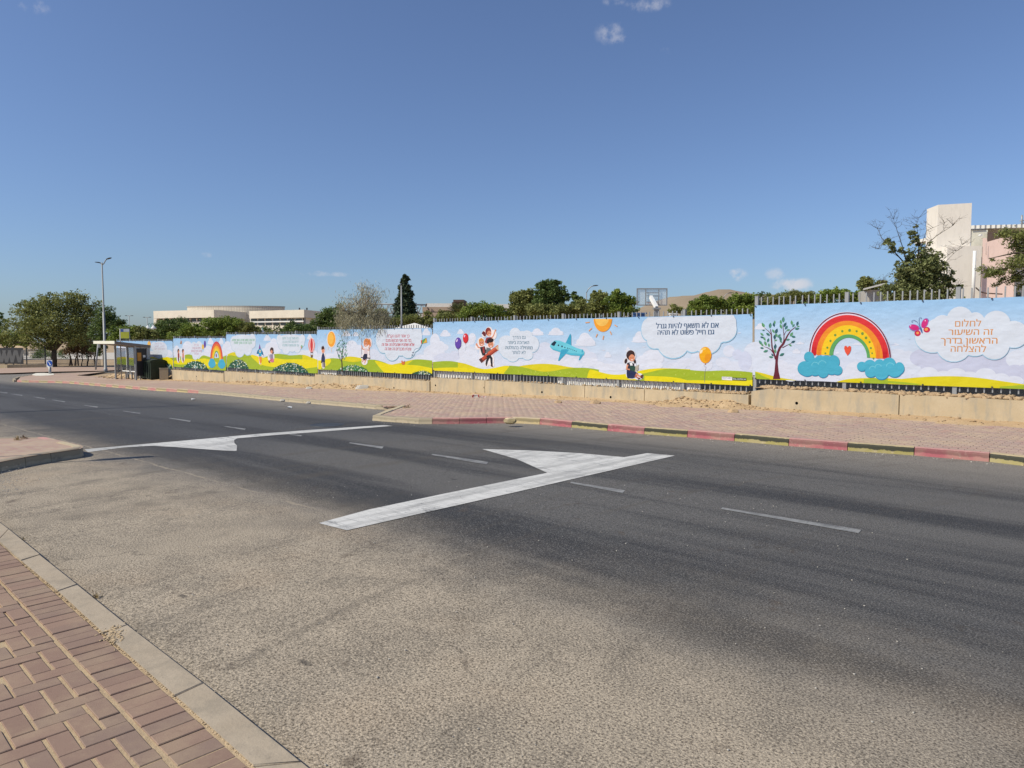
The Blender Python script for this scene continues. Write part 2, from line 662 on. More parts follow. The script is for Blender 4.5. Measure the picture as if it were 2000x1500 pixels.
M['near_kerb'] = concrete_material('dusty_kerb_concrete', (.37, .305, .225), (.43, .36, .27), (.30, .255, .195), 3)
M['galv'] = plain('galvanised_steel', (.32, .325, .325), .5, .35, .1, 9)
M['dark_steel'] = plain('dark_steel', (.05, .055, .06), .55, .2, .15, 5)
M['grey_steel'] = plain('grey_painted_steel', (.27, .28, .285), .5, .2, .1, 4)
M['white_paint'] = plain('white_paint', (.72, .72, .70), .6, 0, .06, 3)
M['cream_paint'] = plain('cream_paint', (.74, .71, .58), .6, 0, .06, 3)
M['bark'] = plain('bark', (.10, .08, .06), .9, 0, .3, 12, .1, .5)
M['pale_bark'] = plain('pale_bark', (.24, .19, .14), .9, 0, .3, 12, .1, .5)
M['black'] = plain('black_void', (.012, .011, .01), .9, 0, .1, 5)
M['white_cloth'] = plain('white_plastic_sheet', (.74, .72, .68), .6, 0, .1, 5, .3, .3)

# ------------------------------------------------------------------ ground, road, markings
def yard_z(u):
    return 0.62 - 0.0155 * (softplus(u - 8, 2.0) - softplus(u - 60, 4.0))


def build_ground():
    us = [-1500, -600, -250, -120, -60, -35] + [k for k in range(-20, 96, 2)] + [105, 120, 140, 170, 220, 300, 450, 800, 1600, 3000]
    vs = [-1500, -500, -150, -60, -30, -15, 0, 8, 12, 15, 16.9, VB + 0.12, VB + 0.4, 19, 22, 27, 35, 50, 80, 150, 300, 600, 1200, 2500]
    bm = bmesh.new()
    grid = []
    for v in vs:
        row = []
        for u in us:
            z = zg(u) - 0.06
            if v > VB and u < 58:
                f = 1.0 if u < 50 else max(0.0, (58 - u) / 8)
                z += (yard_z(u) - zg(u) - (0.12 if v < VB + .3 else 0.0)) * f * (1 if v < 120 else max(0, 1 - (v - 120) / 300))
            row.append(bm.verts.new(UV3(u, v, z)))
        grid.append(row)
    for a, b in zip(grid, grid[1:]):
        for i in range(len(us) - 1):
            bm.faces.new((a[i], b[i], b[i + 1], a[i + 1]))
    bmesh.ops.recalc_face_normals(bm, faces=bm.faces)
    if sum(f.normal.z for f in bm.faces) < 0:
        bmesh.ops.reverse_faces(bm, faces=bm.faces)
    tag(obj('ground', bm, M['earth'], smooth=True), kind='structure')


build_ground()

KERB_RIGHT = [(2000, 910), (1932, 902), (1785, 889.5), (1655, 880), (1540, 871), (1434, 861.5), (1342, 854), (1258, 848), (1186, 841.5),
              (1116, 835), (1054, 829), (1000, 826.5), (950, 827), (897, 828), (844, 828.3), (818, 828), (773, 825), (727, 821.5)]
kr = [G(*p).to_2d() for p in KERB_RIGHT]
ext = (kr[0] - kr[2]).normalized()
kr = [kr[0] + ext * (1.25 * k) for k in range(9, 0, -1)] + kr
KERB_STEP = [G(727, 821.5).to_2d(), G(756, 806).to_2d(), G(781, 801).to_2d()]
KERB_LEFT = [(781, 801), (765, 802), (707, 797), (650, 792), (575, 786), (505, 779), (425, 771), (360, 766.5), (300, 763), (215, 756), (175, 752.5), (135, 749), (100, 747.6), (70, 747), (48, 746.8), (33, 746)]
kl = [G(*p).to_2d() for p in KERB_LEFT]
nose = [G(*p).to_2d() for p in [(30, 743), (40, 739), (62, 735.5), (100, 732.5), (150, 730.2), (205, 728)]]
def line_v(u0, u1, v, n=2):
    return [Vector(xy(u0 + (u1 - u0) * k / n, v)) for k in range(n + 1)]
uvn = uv(*nose[-1])
road_pts = kr + [KERB_STEP[1]] + kl + nose
# the asphalt runs under the kerbs and on to everything on the camera's side of the road
road_pts = ([p for p in kr] + [KERB_STEP[1]] + kl + nose + [G(260, 726.5).to_2d(), G(240, 722).to_2d(), G(110, 724).to_2d(), G(0, 728.5).to_2d(), G(-120, 731).to_2d()]
            + [Vector(xy(110, -45)), Vector(xy(-60, -45)), Vector(xy(-60, uv(*kr[0])[1]))])
road = tag(sheet('road', road_pts, 0.0, M['asphalt']), kind='structure')


def marking(name, pxs, mat, label, dz=0.005):
    o = sheet(name, [G(*p).to_2d() for p in pxs], dz, M[mat])
    o['kind'] = 'structure'
    return o


marking('road_marking', [(622.5, 1022.5), (720, 996), (867, 965), (1069, 924), (1010, 897.5), (941, 877.5), (1040, 880.5), (1130, 885.5), (1219, 893.5), (1245, 889),
                         (1264, 885.6), (1318, 890.5), (1150, 929), (980, 968), (820, 1004), (677, 1036.7)], 'line_paint', '')
marking('road_marking', [(165, 878), (300, 866), (400, 857.5), (500, 848.2), (600, 840.5), (750, 830.6), (767, 832.3), (640, 842.5), (540, 850), (463, 856.6), (457.3, 860), (458, 866), (463, 871),
                         (462, 881), (440, 880.6), (400, 878), (340, 873.5), (295, 871), (240, 874.5), (172, 883.5)], 'line_paint', '')
for (x0, y0, x1, y1, w) in [(1408, 995, 1677, 1040, 6), (1113, 944, 1216, 962, 4.6), (842, 889, 950, 906, 4.2), (681, 866, 746, 875.5, 3.3), (566, 849.3, 588, 852, 2.0),
                            (438, 833.5, 478, 839.5, 2.2), (331, 817.5, 371, 823.5, 2), (241, 803.5, 273, 808, 1.7), (165, 792.3, 190, 795.8, 1.5), (102, 781.5, 126, 785.2, 1.4),
                            (65, 775.7, 87, 779, 1.3), (22, 770, 43, 772.8, 1.2), (-8, 765.4, 14, 768, 1.1)]:
    marking('lane_dash', [(x0, y0), (x0 + 3 * (w > 3), y0 - w * .5), (x1 + w, y1 - w * .8), (x1, y1 + w * .4)], 'old_paint', '')
# second, much fainter row of dashes in the near lane of the left half
for (x0, y0, x1, y1) in [(185, 772, 203, 774.5), (505, 781.5, 560, 786)]:
    pass

# manhole cover
def manhole():
    c = G(639, 830.2)
    t = thing('manhole_cover', (c.x, c.y, c.z), 'round iron manhole cover in the dark asphalt beside the thin white line', 'manhole cover')
    bm = bmesh.new()
    prism(bm, [(c.x + .33 * math.cos(a * R(15)), c.y + .33 * math.sin(a * R(15))) for a in range(24)], c.z - .03, c.z + .008)
    obj('lid', bm, M['dark_steel'], t)
    bm = bmesh.new()
    n = 28
    ri = [[bm.verts.new((c.x + r * math.cos(2 * math.pi * k / n), c.y + r * math.sin(2 * math.pi * k / n), z)) for k in range(n)] for r, z in ((.335, -.02 + c.z), (.335, .01 + c.z), (.37, .01 + c.z), (.385, c.z - .02))]
    for a, b in zip(ri, ri[1:]):
        for k in range(n):
            bm.faces.new((a[k], a[(k + 1) % n], b[(k + 1) % n], b[k]))
    bmesh.ops.recalc_face_normals(bm, faces=bm.faces)
    obj('frame', bm, M['dark_steel'], t)


manhole()

# ------------------------------------------------------------------ kerb stones
def kerb_colour(name, col, chip, mould):
    m, nt, b, N, L = nodemat(name, .75, .25)
    geo = N('ShaderNodeNewGeometry')
    n1 = noise_node(nt, 7, 6, .7, geo.outputs['Position'])
    n2 = noise_node(nt, 2.2, 4, .6, geo.outputs['Position'])
    n3 = noise_node(nt, 60, 4, .7, geo.outputs['Position'])
    c = mixc(nt, maprange(nt, n1, .56, .68), col, chip)
    c = mixc(nt, mth(nt, 'MULTIPLY', maprange(nt, n2, .42, .62), .35), c, (.47, .38, .26))
    if mould:
        # black mould and tyre rubber along the worn arris, with a shape of its own
        tc = N('ShaderNodeTexCoord')
        sp = N('ShaderNodeSeparateXYZ')
        L(tc.outputs['Object'], sp.inputs[0])
        zz = mth(nt, 'ADD', sp.outputs[2], mth(nt, 'MULTIPLY', mth(nt, 'SUBTRACT', n1, .5), .09))
        band = mth(nt, 'MULTIPLY', maprange(nt, zz, .040, .058), maprange(nt, zz, .135, .120))
        c = mixc(nt, mth(nt, 'MULTIPLY', band, mould), c, (.035, .038, .03))
    c = mixc(nt, mth(nt, 'MULTIPLY', maprange(nt, n3, .58, .75), .4), c, (.12, .10, .08))
    tc2 = N('ShaderNodeTexCoord')
    sp2 = N('ShaderNodeSeparateXYZ')
    L(tc2.outputs['Object'], sp2.inputs[0])
    c = mixc(nt, mth(nt, 'MULTIPLY', maprange(nt, mth(nt, 'ADD', sp2.outputs[2], mth(nt, 'MULTIPLY', n1, .012)), .121, .127), .88), c, chip)
    L(c, b.inputs['Base Color'])
    bump(nt, b, n3, .35, .006)
    return m


M['kerb_red'] = kerb_colour('red_kerb_paint', lin((168, 96, 102)), lin((192, 146, 138)), .45)
M['kerb_yellow'] = kerb_colour('yellow_kerb_paint', lin((158, 147, 90)), lin((190, 172, 136)), .95)
M['kerb_gold'] = kerb_colour('bright_yellow_kerb_paint', lin((192, 172, 126)), lin((194, 176, 146)), .5)
M['kerb_faded'] = kerb_colour('faded_red_kerb_paint', lin((188, 128, 122)), lin((190, 164, 142)), .2)
M['kerb_plain'] = kerb_colour('bare_kerb_concrete', lin((178, 164, 138)), lin((150, 138, 120)), .25)
M['kerb_white'] = kerb_colour('white_kerb_paint', lin((225, 222, 208)), lin((180, 164, 132)), .0)


def kerb_stone(parent, p0, p1, inward, zbase, mat, w=.16, h=.125, label=None, gap=.005, low=-.12):
    """one stone with a rounded arris; p0-p1 is its foot on the road side, its own origin at the middle of the foot"""
    p0, p1 = Vector(p0), Vector(p1)
    d = (p1 - p0)
    ln = d.length
    d.normalize()
    n = Vector((d.y, -d.x))
    if n.dot(inward) < 0:
        n = -n
    c = (p0 + p1) / 2
    prof = [(0.02, low), (0, 0.0), (0.012, h - .03), (0.022, h - .008), (0.04, h), (w, h), (w, low)]
    bm = bmesh.new()
    rows = []
    for s in (-ln / 2 + gap, ln / 2 - gap):
        j = random.uniform(-.004, .004)
        rows.append([bm.verts.new((d.x * s + n.x * a, d.y * s + n.y * a, z + j)) for a, z in prof])
    k = len(prof)
    for i in range(k):
        bm.faces.new((rows[0][i], rows[0][(i + 1) % k], rows[1][(i + 1) % k], rows[1][i]))
    bm.faces.new(rows[0])
    bm.faces.new(rows[1][::-1])
    bmesh.ops.recalc_face_normals(bm, faces=bm.faces)
    o = obj('kerb_stone', bm, M[mat], parent)
    o.matrix_parent_inverse = Matrix.Identity(4)
    o.location = (c.x, c.y, zbase)
    if label:
        o['label'] = label
    return o


def kerb_root(name='kerb'):
    o = bpy.data.objects.new(name, None)
    C.objects.link(o)
    o['kind'] = 'structure'
    return o


def resample(pts, step):
    out = [pts[0]]
    acc = 0.0
    for a, b in zip(pts, pts[1:]):
        L_ = (b - a).length
        s = step - acc
        while s <= L_:
            out.append(a + (b - a) * (s / L_))
            s += step
        acc = (acc + L_) % step if L_ else acc
        acc = L_ - (s - step)
    if (out[-1] - pts[-1]).length > step * .3:
        out.append(pts[-1])
    return out


kerb_far = kerb_root('kerb')
n_r = len(kr)
cols = ['kerb_gold', 'kerb_red']
# painted stones on the right, in the order seen from the right edge of the photograph
seq = ['kerb_yellow' if k % 2 else 'kerb_red' for k in range(9)]
names = {'kerb_faded': 'pale washed out red kerb stone', 'kerb_yellow': 'yellow kerb stone blackened along its edge', 'kerb_red': 'faded red painted kerb stone', 'kerb_plain': 'bare unpainted kerb stone', 'kerb_gold': 'yellow painted kerb stone', 'kerb_white': 'white painted kerb stone'}
right_cols = ['kerb_red', 'kerb_yellow'] * 4 + ['kerb_red'] + ['kerb_yellow', 'kerb_red', 'kerb_yellow', 'kerb_red', 'kerb_yellow', 'kerb_red', 'kerb_yellow', 'kerb_red', 'kerb_yellow', 'kerb_red',
                                             'kerb_gold', 'kerb_red', 'kerb_red', 'kerb_red', 'kerb_plain', 'kerb_plain', 'kerb_plain']
for i in range(n_r - 1):
    a, b = kr[i], kr[i + 1]
    mt = right_cols[min(i, len(right_cols) - 1)]
    kerb_stone(kerb_far, a, b, N2, zg(uv(*((a + b) / 2))[0]), mt, label=names[mt])
a, b = kr[-1], kl[0]
q = a + (b - a) * .5
for s0, s1 in ((a, q), (q, b)):
    kerb_stone(kerb_far, s0, s1, -D2, zg(uv(*s0)[0]), 'kerb_white', label=names['kerb_white'])
rl = resample(kl, 1.0)
for i, (a, b) in enumerate(zip(rl, rl[1:])):
    u = uv(*((a + b) / 2))[0]
    px_left = i > 13
    mt = 'kerb_plain' if not px_left else ('kerb_gold' if i % 2 else 'kerb_faded')
    kerb_stone(kerb_far, a, b, N2, zg(u), mt, label=names[mt])
rn = resample([kl[-1]] + nose, 1.5)
for a, b in zip(rn, rn[1:]):
    kerb_stone(kerb_far, a, b, -N2, zg(uv(*a)[0]), 'kerb_plain', h=.112, label=names['kerb_plain'])

# ------------------------------------------------------------------ pavement along the fence
PV = .105
inner_left = [G(205, 728).to_2d()]
pav_pts = [p + N2 * .05 for p in kr] + [KERB_STEP[1] - D2 * .05] + [p + N2 * .05 for p in kl] + nose[1:]
ue = uv(*nose[-1])[0]
pav_pts += [Vector(xy(min(ue, 62), VW + .05)), Vector(xy(uv(*kr[0])[0], VW + .05))]
pavement = tag(sheet('pavement', pav_pts, PV, M['joint_sand']), kind='structure')


def far_paver_material():
    """past the built bricks the pavers are too far to tell apart: bond pattern in the material"""
    m, nt, b, N, L = nodemat('far_paving', .9, .2)
    vec, U, V = road_uv(nt)
    br = N('ShaderNodeTexBrick')
    br.inputs['Scale'].default_value = 1
    br.inputs['Brick Width'].default_value = .2
    br.inputs['Row Height'].default_value = .1
    br.inputs['Mortar Size'].default_value = .006
    br.inputs['Color1'].default_value = (.37, .24, .205, 1)
    br.inputs['Color2'].default_value = (.41, .31, .245, 1)
    br.inputs['Mortar'].default_value = (.40, .30, .20, 1)
    L(vec, br.inputs['Vector'])
    n = noise_node(nt, .9, 5, .65, vec)
    L(mixc(nt, mth(nt, 'MULTIPLY', maprange(nt, n, .4, .7), .6), br.outputs[0], (.48, .375, .265)), b.inputs['Base Color'])
    bump(nt, b, br.outputs['Fac'], -.4, .004)
    return m


M['far_paving'] = far_paver_material()
pavement.data.materials.append(M['far_paving'])
for f in pavement.data.polygons:
    if uv(f.center.x, f.center.y)[0] > 27.0:
        f.material_index = 1


def in_poly(x, y, poly):
    c = False
    j = len(poly) - 1
    for i in range(len(poly)):
        if (poly[i][1] > y) != (poly[j][1] > y) and x < (poly[j][0] - poly[i][0]) * (y - poly[i][1]) / (poly[j][1] - poly[i][1]) + poly[i][0]:
            c = not c
        j = i
    return c


def far_bricks():
    pv = [uv(*p) for p in pav_pts]
    cells = []
    v = 9.0
    r = 0
    while v < VW - .45:
        u = -3.0 + (0.1 if r % 2 else 0)
        while u < 27.2:
            if all(in_poly(u + a, v + c, pv) for a in (-.098, .098) for c in (-.048, .048)):
                cells.append((u, v))
            u += .204
        v += .104
        r += 1
    # the ones that show largest become bricks of their own: nearest to the lens and inside the frame
    def seen(c):
        x, y = xy(*c)
        return (x * x + y * y) if y > 1 and abs(x / y) < .725 else 1e9
    cells.sort(key=seen)
    bm = bmesh.new()
    w, h = .098, .048
    for z0, z1 in ((-.03, .008),):
        vv = [bm.verts.new(p) for p in ((-w, -h, z0), (w, -h, z0), (w, h, z0), (-w, h, z0), (-w, -h, z1 - .003), (w, -h, z1 - .003), (w, h, z1 - .003), (-w, h, z1 - .003),
                                        (-w + .004, -h + .004, z1), (w - .004, -h + .004, z1), (w - .004, h - .004, z1), (-w + .004, h - .004, z1))]
        for q in ((0, 1, 5, 4), (1, 2, 6, 5), (2, 3, 7, 6), (3, 0, 4, 7), (4, 5, 9, 8), (5, 6, 10, 9), (6, 7, 11, 10), (7, 4, 8, 11), (8, 9, 10, 11)):
            bm.faces.new([vv[i] for i in q])
    me = bpy.data.meshes.new('brick')
    bm.to_mesh(me)
    bm.free()
    me.materials.append(M['far_brick'])
    ang = math.atan2(D2.y, D2.x)
    for u, v in cells[:300]:
        o = bpy.data.objects.new('brick', me)
        C.objects.link(o)
        o.parent = pavement
        x, y = xy(u, v)
        o.location = (x, y, zg(u) + PV + random.uniform(-.002, .003))
        o.rotation_euler = (random.gauss(0, .004), random.gauss(0, .004), ang + random.gauss(0, .008))
    rest = cells[300:]
    n = len(rest)
    ca, sa = math.cos(ang), math.sin(ang)
    base = np.array([v.co[:] for v in me.vertices])
    fq = np.array([p.vertices[:] for p in me.polygons])
    rx = base[:, 0] * ca - base[:, 1] * sa
    ry = base[:, 0] * sa + base[:, 1] * ca
    pos = np.array([(*xy(u, v), zg(u) + PV + random.uniform(-.002, .003)) for u, v in rest])
    V = np.empty((n, len(base), 3))
    V[:, :, 0] = pos[:, None, 0] + rx
    V[:, :, 1] = pos[:, None, 1] + ry
    V[:, :, 2] = pos[:, None, 2] + base[:, 2] + base[:, 0] * rng.normal(0, .012, (n, 1)) + base[:, 1] * rng.normal(0, .012, (n, 1))
    Fq = (fq[None] + (np.arange(n) * len(base))[:, None, None]).reshape(-1, 4)
    mesh_np('paving_bricks', V.reshape(-1, 3), Fq, M['far_brick'], pavement, tone=np.repeat(rng.random(n), len(fq)))['kind'] = 'stuff'


def mesh_np(name, V, Fq, mat, parent=None, tone=None, smooth=False):
    me = bpy.data.meshes.new(name)
    k = Fq.shape[1]
    me.vertices.add(len(V))
    me.vertices.foreach_set('co', np.ascontiguousarray(V, dtype=np.float32).ravel())
    me.loops.add(Fq.size)
    me.loops.foreach_set('vertex_index', np.ascontiguousarray(Fq, dtype=np.int32).ravel())
    me.polygons.add(len(Fq))
    me.polygons.foreach_set('loop_start', np.arange(0, Fq.size, k, dtype=np.int32))
    me.polygons.foreach_set('loop_total', np.full(len(Fq), k, dtype=np.int32))
    me.update(calc_edges=True)
    if tone is not None:
        a = me.attributes.new('tone', 'FLOAT', 'FACE')
        a.data.foreach_set('value', np.ascontiguousarray(tone, dtype=np.float32))
    return obj_me(name, me, mat, parent, smooth)


far_bricks()

# ------------------------------------------------------------------ near pavement at the bottom left: kerb stones and herringbone bricks
def near_pavement():
    DZ = .05
    outer = [G(x, y, .03).to_2d() for x, y in [(-60, 985), (17, 1042), (78.5, 1091), (152, 1149), (250, 1228), (399, 1342), (590, 1497), (700, 1587)]]
    inner = [G(x, y, DZ).to_2d() for x, y in [(-60, 1022), (-3, 1059), (42, 1098), (114, 1157), (203, 1238), (343, 1359.6), (497, 1497), (600, 1590)]]
    # lattice of the bricks: p is the pitch, a runs along the kerb towards the camera, b towards the kerb
    s = (H - .05) / (1.55 - .07)
    A0 = Vector((-1.623 * s, 2.8295 * s))
    an = -0.7672
    p = .0895 * s
    a = Vector((math.cos(an), math.sin(an)))
    b = Vector((-math.sin(an), math.cos(an)))
    def P(ia, ib):
        # the border course follows the slight curve of the kerb away from the camera
        return A0 + a * (p * ia) + b * (p * ib)
    pts = [q for q in inner] + [P(30, -30), P(-40, -30)]
    root = tag(sheet('pavement', [q for q in inner] + [inner[-1] + Vector((-1.5, -1.2)), Vector((-6, .2)), Vector((-7.5, 4.2)), inner[0] + Vector((-1.5, .3))], DZ - .0028, M['joint_sand']), kind='structure')
    kb = kerb_root('kerb')
    for i in range(len(outer) - 1):
        o0, o1, i0, i1 = outer[i], outer[i + 1], inner[i], inner[i + 1]
        c = (o0 + o1 + i0 + i1) / 4
        bm = bmesh.new()
        def sh(q, k):
            return q + (c - q) * k
        lo = []
        d = (o1 - o0).normalized() * .006
        quad = [o0 + d, o1 - d, i1 - d, i0 + d]
        nq = (o0 - i0).normalized() * .008
        low = [bm.verts.new((q.x, q.y, -.1)) for q in quad]
        mid = [bm.verts.new((q.x, q.y, DZ - .006)) for q in quad]
        top = [bm.verts.new((q.x, q.y, DZ + random.uniform(0, .003))) for q in (quad[0] - nq + d, quad[1] - nq - d, quad[2] - d, quad[3] + d)]
        for r0, r1 in ((low, mid), (mid, top)):
            for k in range(4):
                bm.faces.new((r0[k], r0[(k + 1) % 4], r1[(k + 1) % 4], r1[k]))
        bm.faces.new(top)
        bmesh.ops.recalc_face_normals(bm, faces=bm.faces)
        # chipped corner where two stones meet
        o = obj('kerb_stone', bm, M['near_kerb'], kb)
    # brick meshes, shared
    def mesh(lx, ly):
        bm = bmesh.new()
        g, c, z0, z1 = .0032, .003, -.05, .0
        x, y = lx * p / 2 - g, ly * p / 2 - g
        v = [bm.verts.new(q) for q in ((-x, -y, z0), (x, -y, z0), (x, y, z0), (-x, y, z0), (-x, -y, z1 - c), (x, -y, z1 - c), (x, y, z1 - c), (-x, y, z1 - c),
                                       (-x + c, -y + c, z1), (x - c, -y + c, z1), (x - c, y - c, z1), (-x + c, y - c, z1))]
        for q in ((0, 1, 5, 4), (1, 2, 6, 5), (2, 3, 7, 6), (3, 0, 4, 7), (4, 5, 9, 8), (5, 6, 10, 9), (6, 7, 11, 10), (7, 4, 8, 11), (8, 9, 10, 11)):
            bm.faces.new([v[i] for i in q])
        me = bpy.data.meshes.new('brick')
        bm.to_mesh(me)
        bm.free()
        me.materials.append(M['near_brick'])
        return me
    ms = {}
    count = 0
    def put(ia, ib, la, lb, shrink=0.0):
        nonlocal count
        key = (la, lb)
        if key not in ms:
            ms[key] = mesh(la, lb)
        c = P(ia, ib)
        if c.y < 1.6:
            return
        pxx = 1000 + F * c.x / c.y
        if pxx < -60 or c.y < 2.15:
            return
        o = bpy.data.objects.new('brick', ms[key])
        C.objects.link(o)
        o.parent = root
        sx = random.uniform(.975, 1.0)
        o.location = (c.x, c.y, DZ + random.uniform(-.003, .002))
        o.rotation_euler = (random.gauss(0, .005), random.gauss(0, .005), an + random.gauss(0, .006))
        count += 1
    for j in range(-46, 14):
        put(j + .5, 1.0, 1, 1.94)
    for x in range(-30, 0):
        for y in range(-46, 16):
            k = (x + y) % 4
            # x counts towards the kerb (b), y towards the camera (a)
            if k == 0:
                if x + 1 <= -1:
                    put(y + .5, x + 1.0 - .11, 1, 1.94)
                elif x == -1:
                    put(y + .5, x + .5 - .07, 1, .92)
            elif k == 1 and x == -30:
                pass
            elif k == 2:
                put(y + 1.0, x + .5 - .09, 2, .90)
    print('near bricks', count)


near_pavement()

# ------------------------------------------------------------------ corner pavement with raised kerb at the left edge
def corner():
    top = [(0, 853.7), (50, 853), (90, 852.5), (129, 862), (157, 868), (163, 871.5), (157, 875), (100, 883), (50, 891), (0, 900.5), (-60, 914)]
    pts = [G(x, y, .15).to_2d() for x, y in top]
    c = pts[0] + (pts[0] - pts[2]) * 3
    pts = [pts[0] + Vector((-6, .9))] + pts + [pts[-1] + Vector((-2.5, -2.2))]
    root = tag(sheet('pavement', pts, .14, M['joint_sand']), kind='structure')
    root.data.materials.clear()
    root.data.materials.append(M['far_paving'])
    kb = kerb_root('kerb')
    cen = Vector((sum(p.x for p in pts) / len(pts), sum(p.y for p in pts) / len(pts)))
    mats = ['kerb_plain', 'kerb_plain', 'kerb_plain', 'kerb_red', 'kerb_white', 'kerb_white', 'kerb_plain', 'kerb_plain', 'kerb_plain', 'kerb_plain', 'kerb_plain', 'kerb_plain', 'kerb_plain']
    for i in range(len(pts) - 1):
        a, b = pts[i], pts[i + 1]
        kerb_stone(kb, a, b, cen - (a + b) / 2, zg(uv(*a)[0]), mats[i], w=.14, h=.15, label=names[mats[i]], gap=.003)


corner()

# ------------------------------------------------------------------ concrete retaining wall in stepped sections, fence, banners
def bilerp(c, s, t):
    return [(c[0][k] * (1 - s) + c[1][k] * s) * (1 - t) + (c[3][k] * (1 - s) + c[2][k] * s) * t for k in (0, 1)]


# banner corners in the photograph: top left, top right, bottom right, bottom left
SEC = [
    dict(c=[(1474.2, 596.5), (2090, 576.2), (2090, 763.6), (1474.2, 740.3)], wall=.60, over=.21, posts=[1651.5, 1867.5]),
    dict(c=[(845.7, 629.2), (1469.8, 613.2), (1469.3, 754), (845.7, 723.8)], wall=.42, over=.13, posts=[922, 1005.6, 1100, 1208.6, 1335.6]),
    dict(c=[(619, 644.2), (844.2, 640.6), (844.2, 732.4), (620.5, 721.6)], wall=.29, over=.12, posts=[668.6, 724, 783.5]),
    dict(c=[(441.5, 653), (619.2, 652.4), (620, 729.8), (442.5, 718.0)], wall=.18, over=.11, posts=[463, 499, 537.5, 579.5]),
    dict(c=[(338, 660.8), (440.6, 660.0), (441.5, 724.2), (339.5, 716.4)], wall=.06, over=.10, posts=[353, 381.6, 410.3]),
    dict(c=[(227, 666.2), (337.2, 665.8), (338.5, 721.0), (228, 711.5)], wall=-.1, over=.09, posts=[255, 283, 310]),
]
for s in SEC:
    s['q'] = [WP(*p) for p in s['c']]
    s['ur'] = s['q'][1][0]
    s['ul'] = s['q'][0][0]
    s['zt'] = (s['q'][0][1] + s['q'][1][1]) / 2
    s['zb'] = (s['q'][2][1] + s['q'][3][1]) / 2

HOLES = [[(1556, 787.5)], [(850.6, 752.7), (946, 757), (1058.5, 766), (1192.6, 775.7), (1353.8, 788)], [(631, 745), (696.4, 751.6), (769.4, 757.6)], [(473.6, 738.4), (573, 747)], [(384, 735)], []]
JOINTS = [[1757], [947, 1142, 1258.5], [662.5], [530], [398], []]
WALL_LABELS = [
    ['high tan concrete wall piece right of the cracked joint, under the speech cloud with orange lettering', 'tan concrete wall piece with a rounded top corner, below the painted tree and rainbow'],
    ['tan concrete wall piece between the open dark joint and the big step, with soil spilled at its foot', 'tan concrete wall piece under the printed sun and the reading girl', 'tan concrete wall piece below the printed light blue aeroplane', 'tan concrete wall piece below the printed balloons and giant pencil'],
    ['tan concrete wall piece under the printed girl on a swing, a lump of concrete at its foot', 'short tan concrete wall piece below the printed sun and schoolboy'],
    ['tan concrete wall piece below the printed hot air balloon', 'tan concrete wall piece below the printed rocket'],
    ['low tan concrete wall piece below the small distant rainbow', 'low tan concrete wall piece beside the concrete litter bin'],
    ['lowest tan concrete wall piece, behind the dark green container'],
]


def wall_piece(u0, u1, ztop, holes, label, rnd=False):
    """u0 right end, u1 left end; drain holes go into the front face"""
    zb0 = min(zg(u0), zg(u1)) - .35
    mid = (u0 + u1) / 2
    t = thing('concrete_wall', UV3(mid, VW, zg(mid)), label, 'wall', 'cast concrete retaining wall along the pavement')
    bm = bmesh.new()
    def p(u, v, z):
        return bm.verts.new(UV3(u, v, z))
    g = .010
    a0, a1 = u0 + g, u1 - g
    ns = max(2, int((a1 - a0) / .45))
    rail = [ztop + (random.uniform(-.012, .008)) for _ in range(ns + 1)]
    if rnd:
        rail[-1] = ztop - .09
        rail[-2] = ztop - .0
    outer = [(a0, zb0)] + [(a0 + (a1 - a0) * k / ns, rail[k]) for k in range(ns + 1)] + [(a1, zb0)]
    front = [p(u, VW, z) for u, z in outer]
    # the front is filled strip by strip, one drain hole to a strip
    top_at = lambda u: next(r0 + (r1 - r0) * (u - k0) / (k1 - k0) for (k0, r0), (k1, r1) in zip(outer[1:-1], outer[2:-1]) if k0 - 1e-6 <= u <= k1 + 1e-6)
    hs_ = sorted(holes)
    cut = [a0] + [(h0[0] + h1[0]) / 2 for h0, h1 in zip(hs_, hs_[1:])] + [a1]
    for k in range(len(cut) - 1):
        c0, c1 = cut[k], cut[k + 1]
        lp = [(c0, zb0), (c0, top_at(c0))] + [q for q in outer[1:-1] if c0 + 1e-4 < q[0] < c1 - 1e-4] + [(c1, top_at(c1)), (c1, zb0)]
        loops = [lp] + [[(hu + .037 * math.cos(R(45) * j), hz + .037 * math.sin(R(45) * j)) for j in range(8)] for hu, hz in hs_[k:k + 1]]
        allv = [p(u, VW, z) for l2 in loops for u, z in l2]
        for tri in tessellate_polygon([[Vector((u, z, 0)) for u, z in l2] for l2 in loops]):
            bm.faces.new([allv[j] for j in tri])
    back = [p(u, VW + .22, z) for u, z in outer]
    n = len(front)
    for i in range(n):
        bm.faces.new((front[i], front[(i + 1) % n], back[(i + 1) % n], back[i]))
    bm.faces.new(back)
    bmesh.ops.recalc_face_normals(bm, faces=bm.faces)
    obj('slab', bm, M['wall'], t)
    for hu, hz in holes:
        bm = bmesh.new()
        f = [bm.verts.new(UV3(hu + .037 * math.cos(R(45) * k), VW + .001, hz + .037 * math.sin(R(45) * k))) for k in range(8)]
        b = [bm.verts.new(UV3(hu + .035 * math.cos(R(45) * k), VW + .14, hz + .035 * math.sin(R(45) * k))) for k in range(8)]
        for i in range(8):
            bm.faces.new((f[i], f[(i + 1) % 8], b[(i + 1) % 8], b[i]))
        bm.faces.new(b)
        obj('drain_hole', bm, M['black'], t)


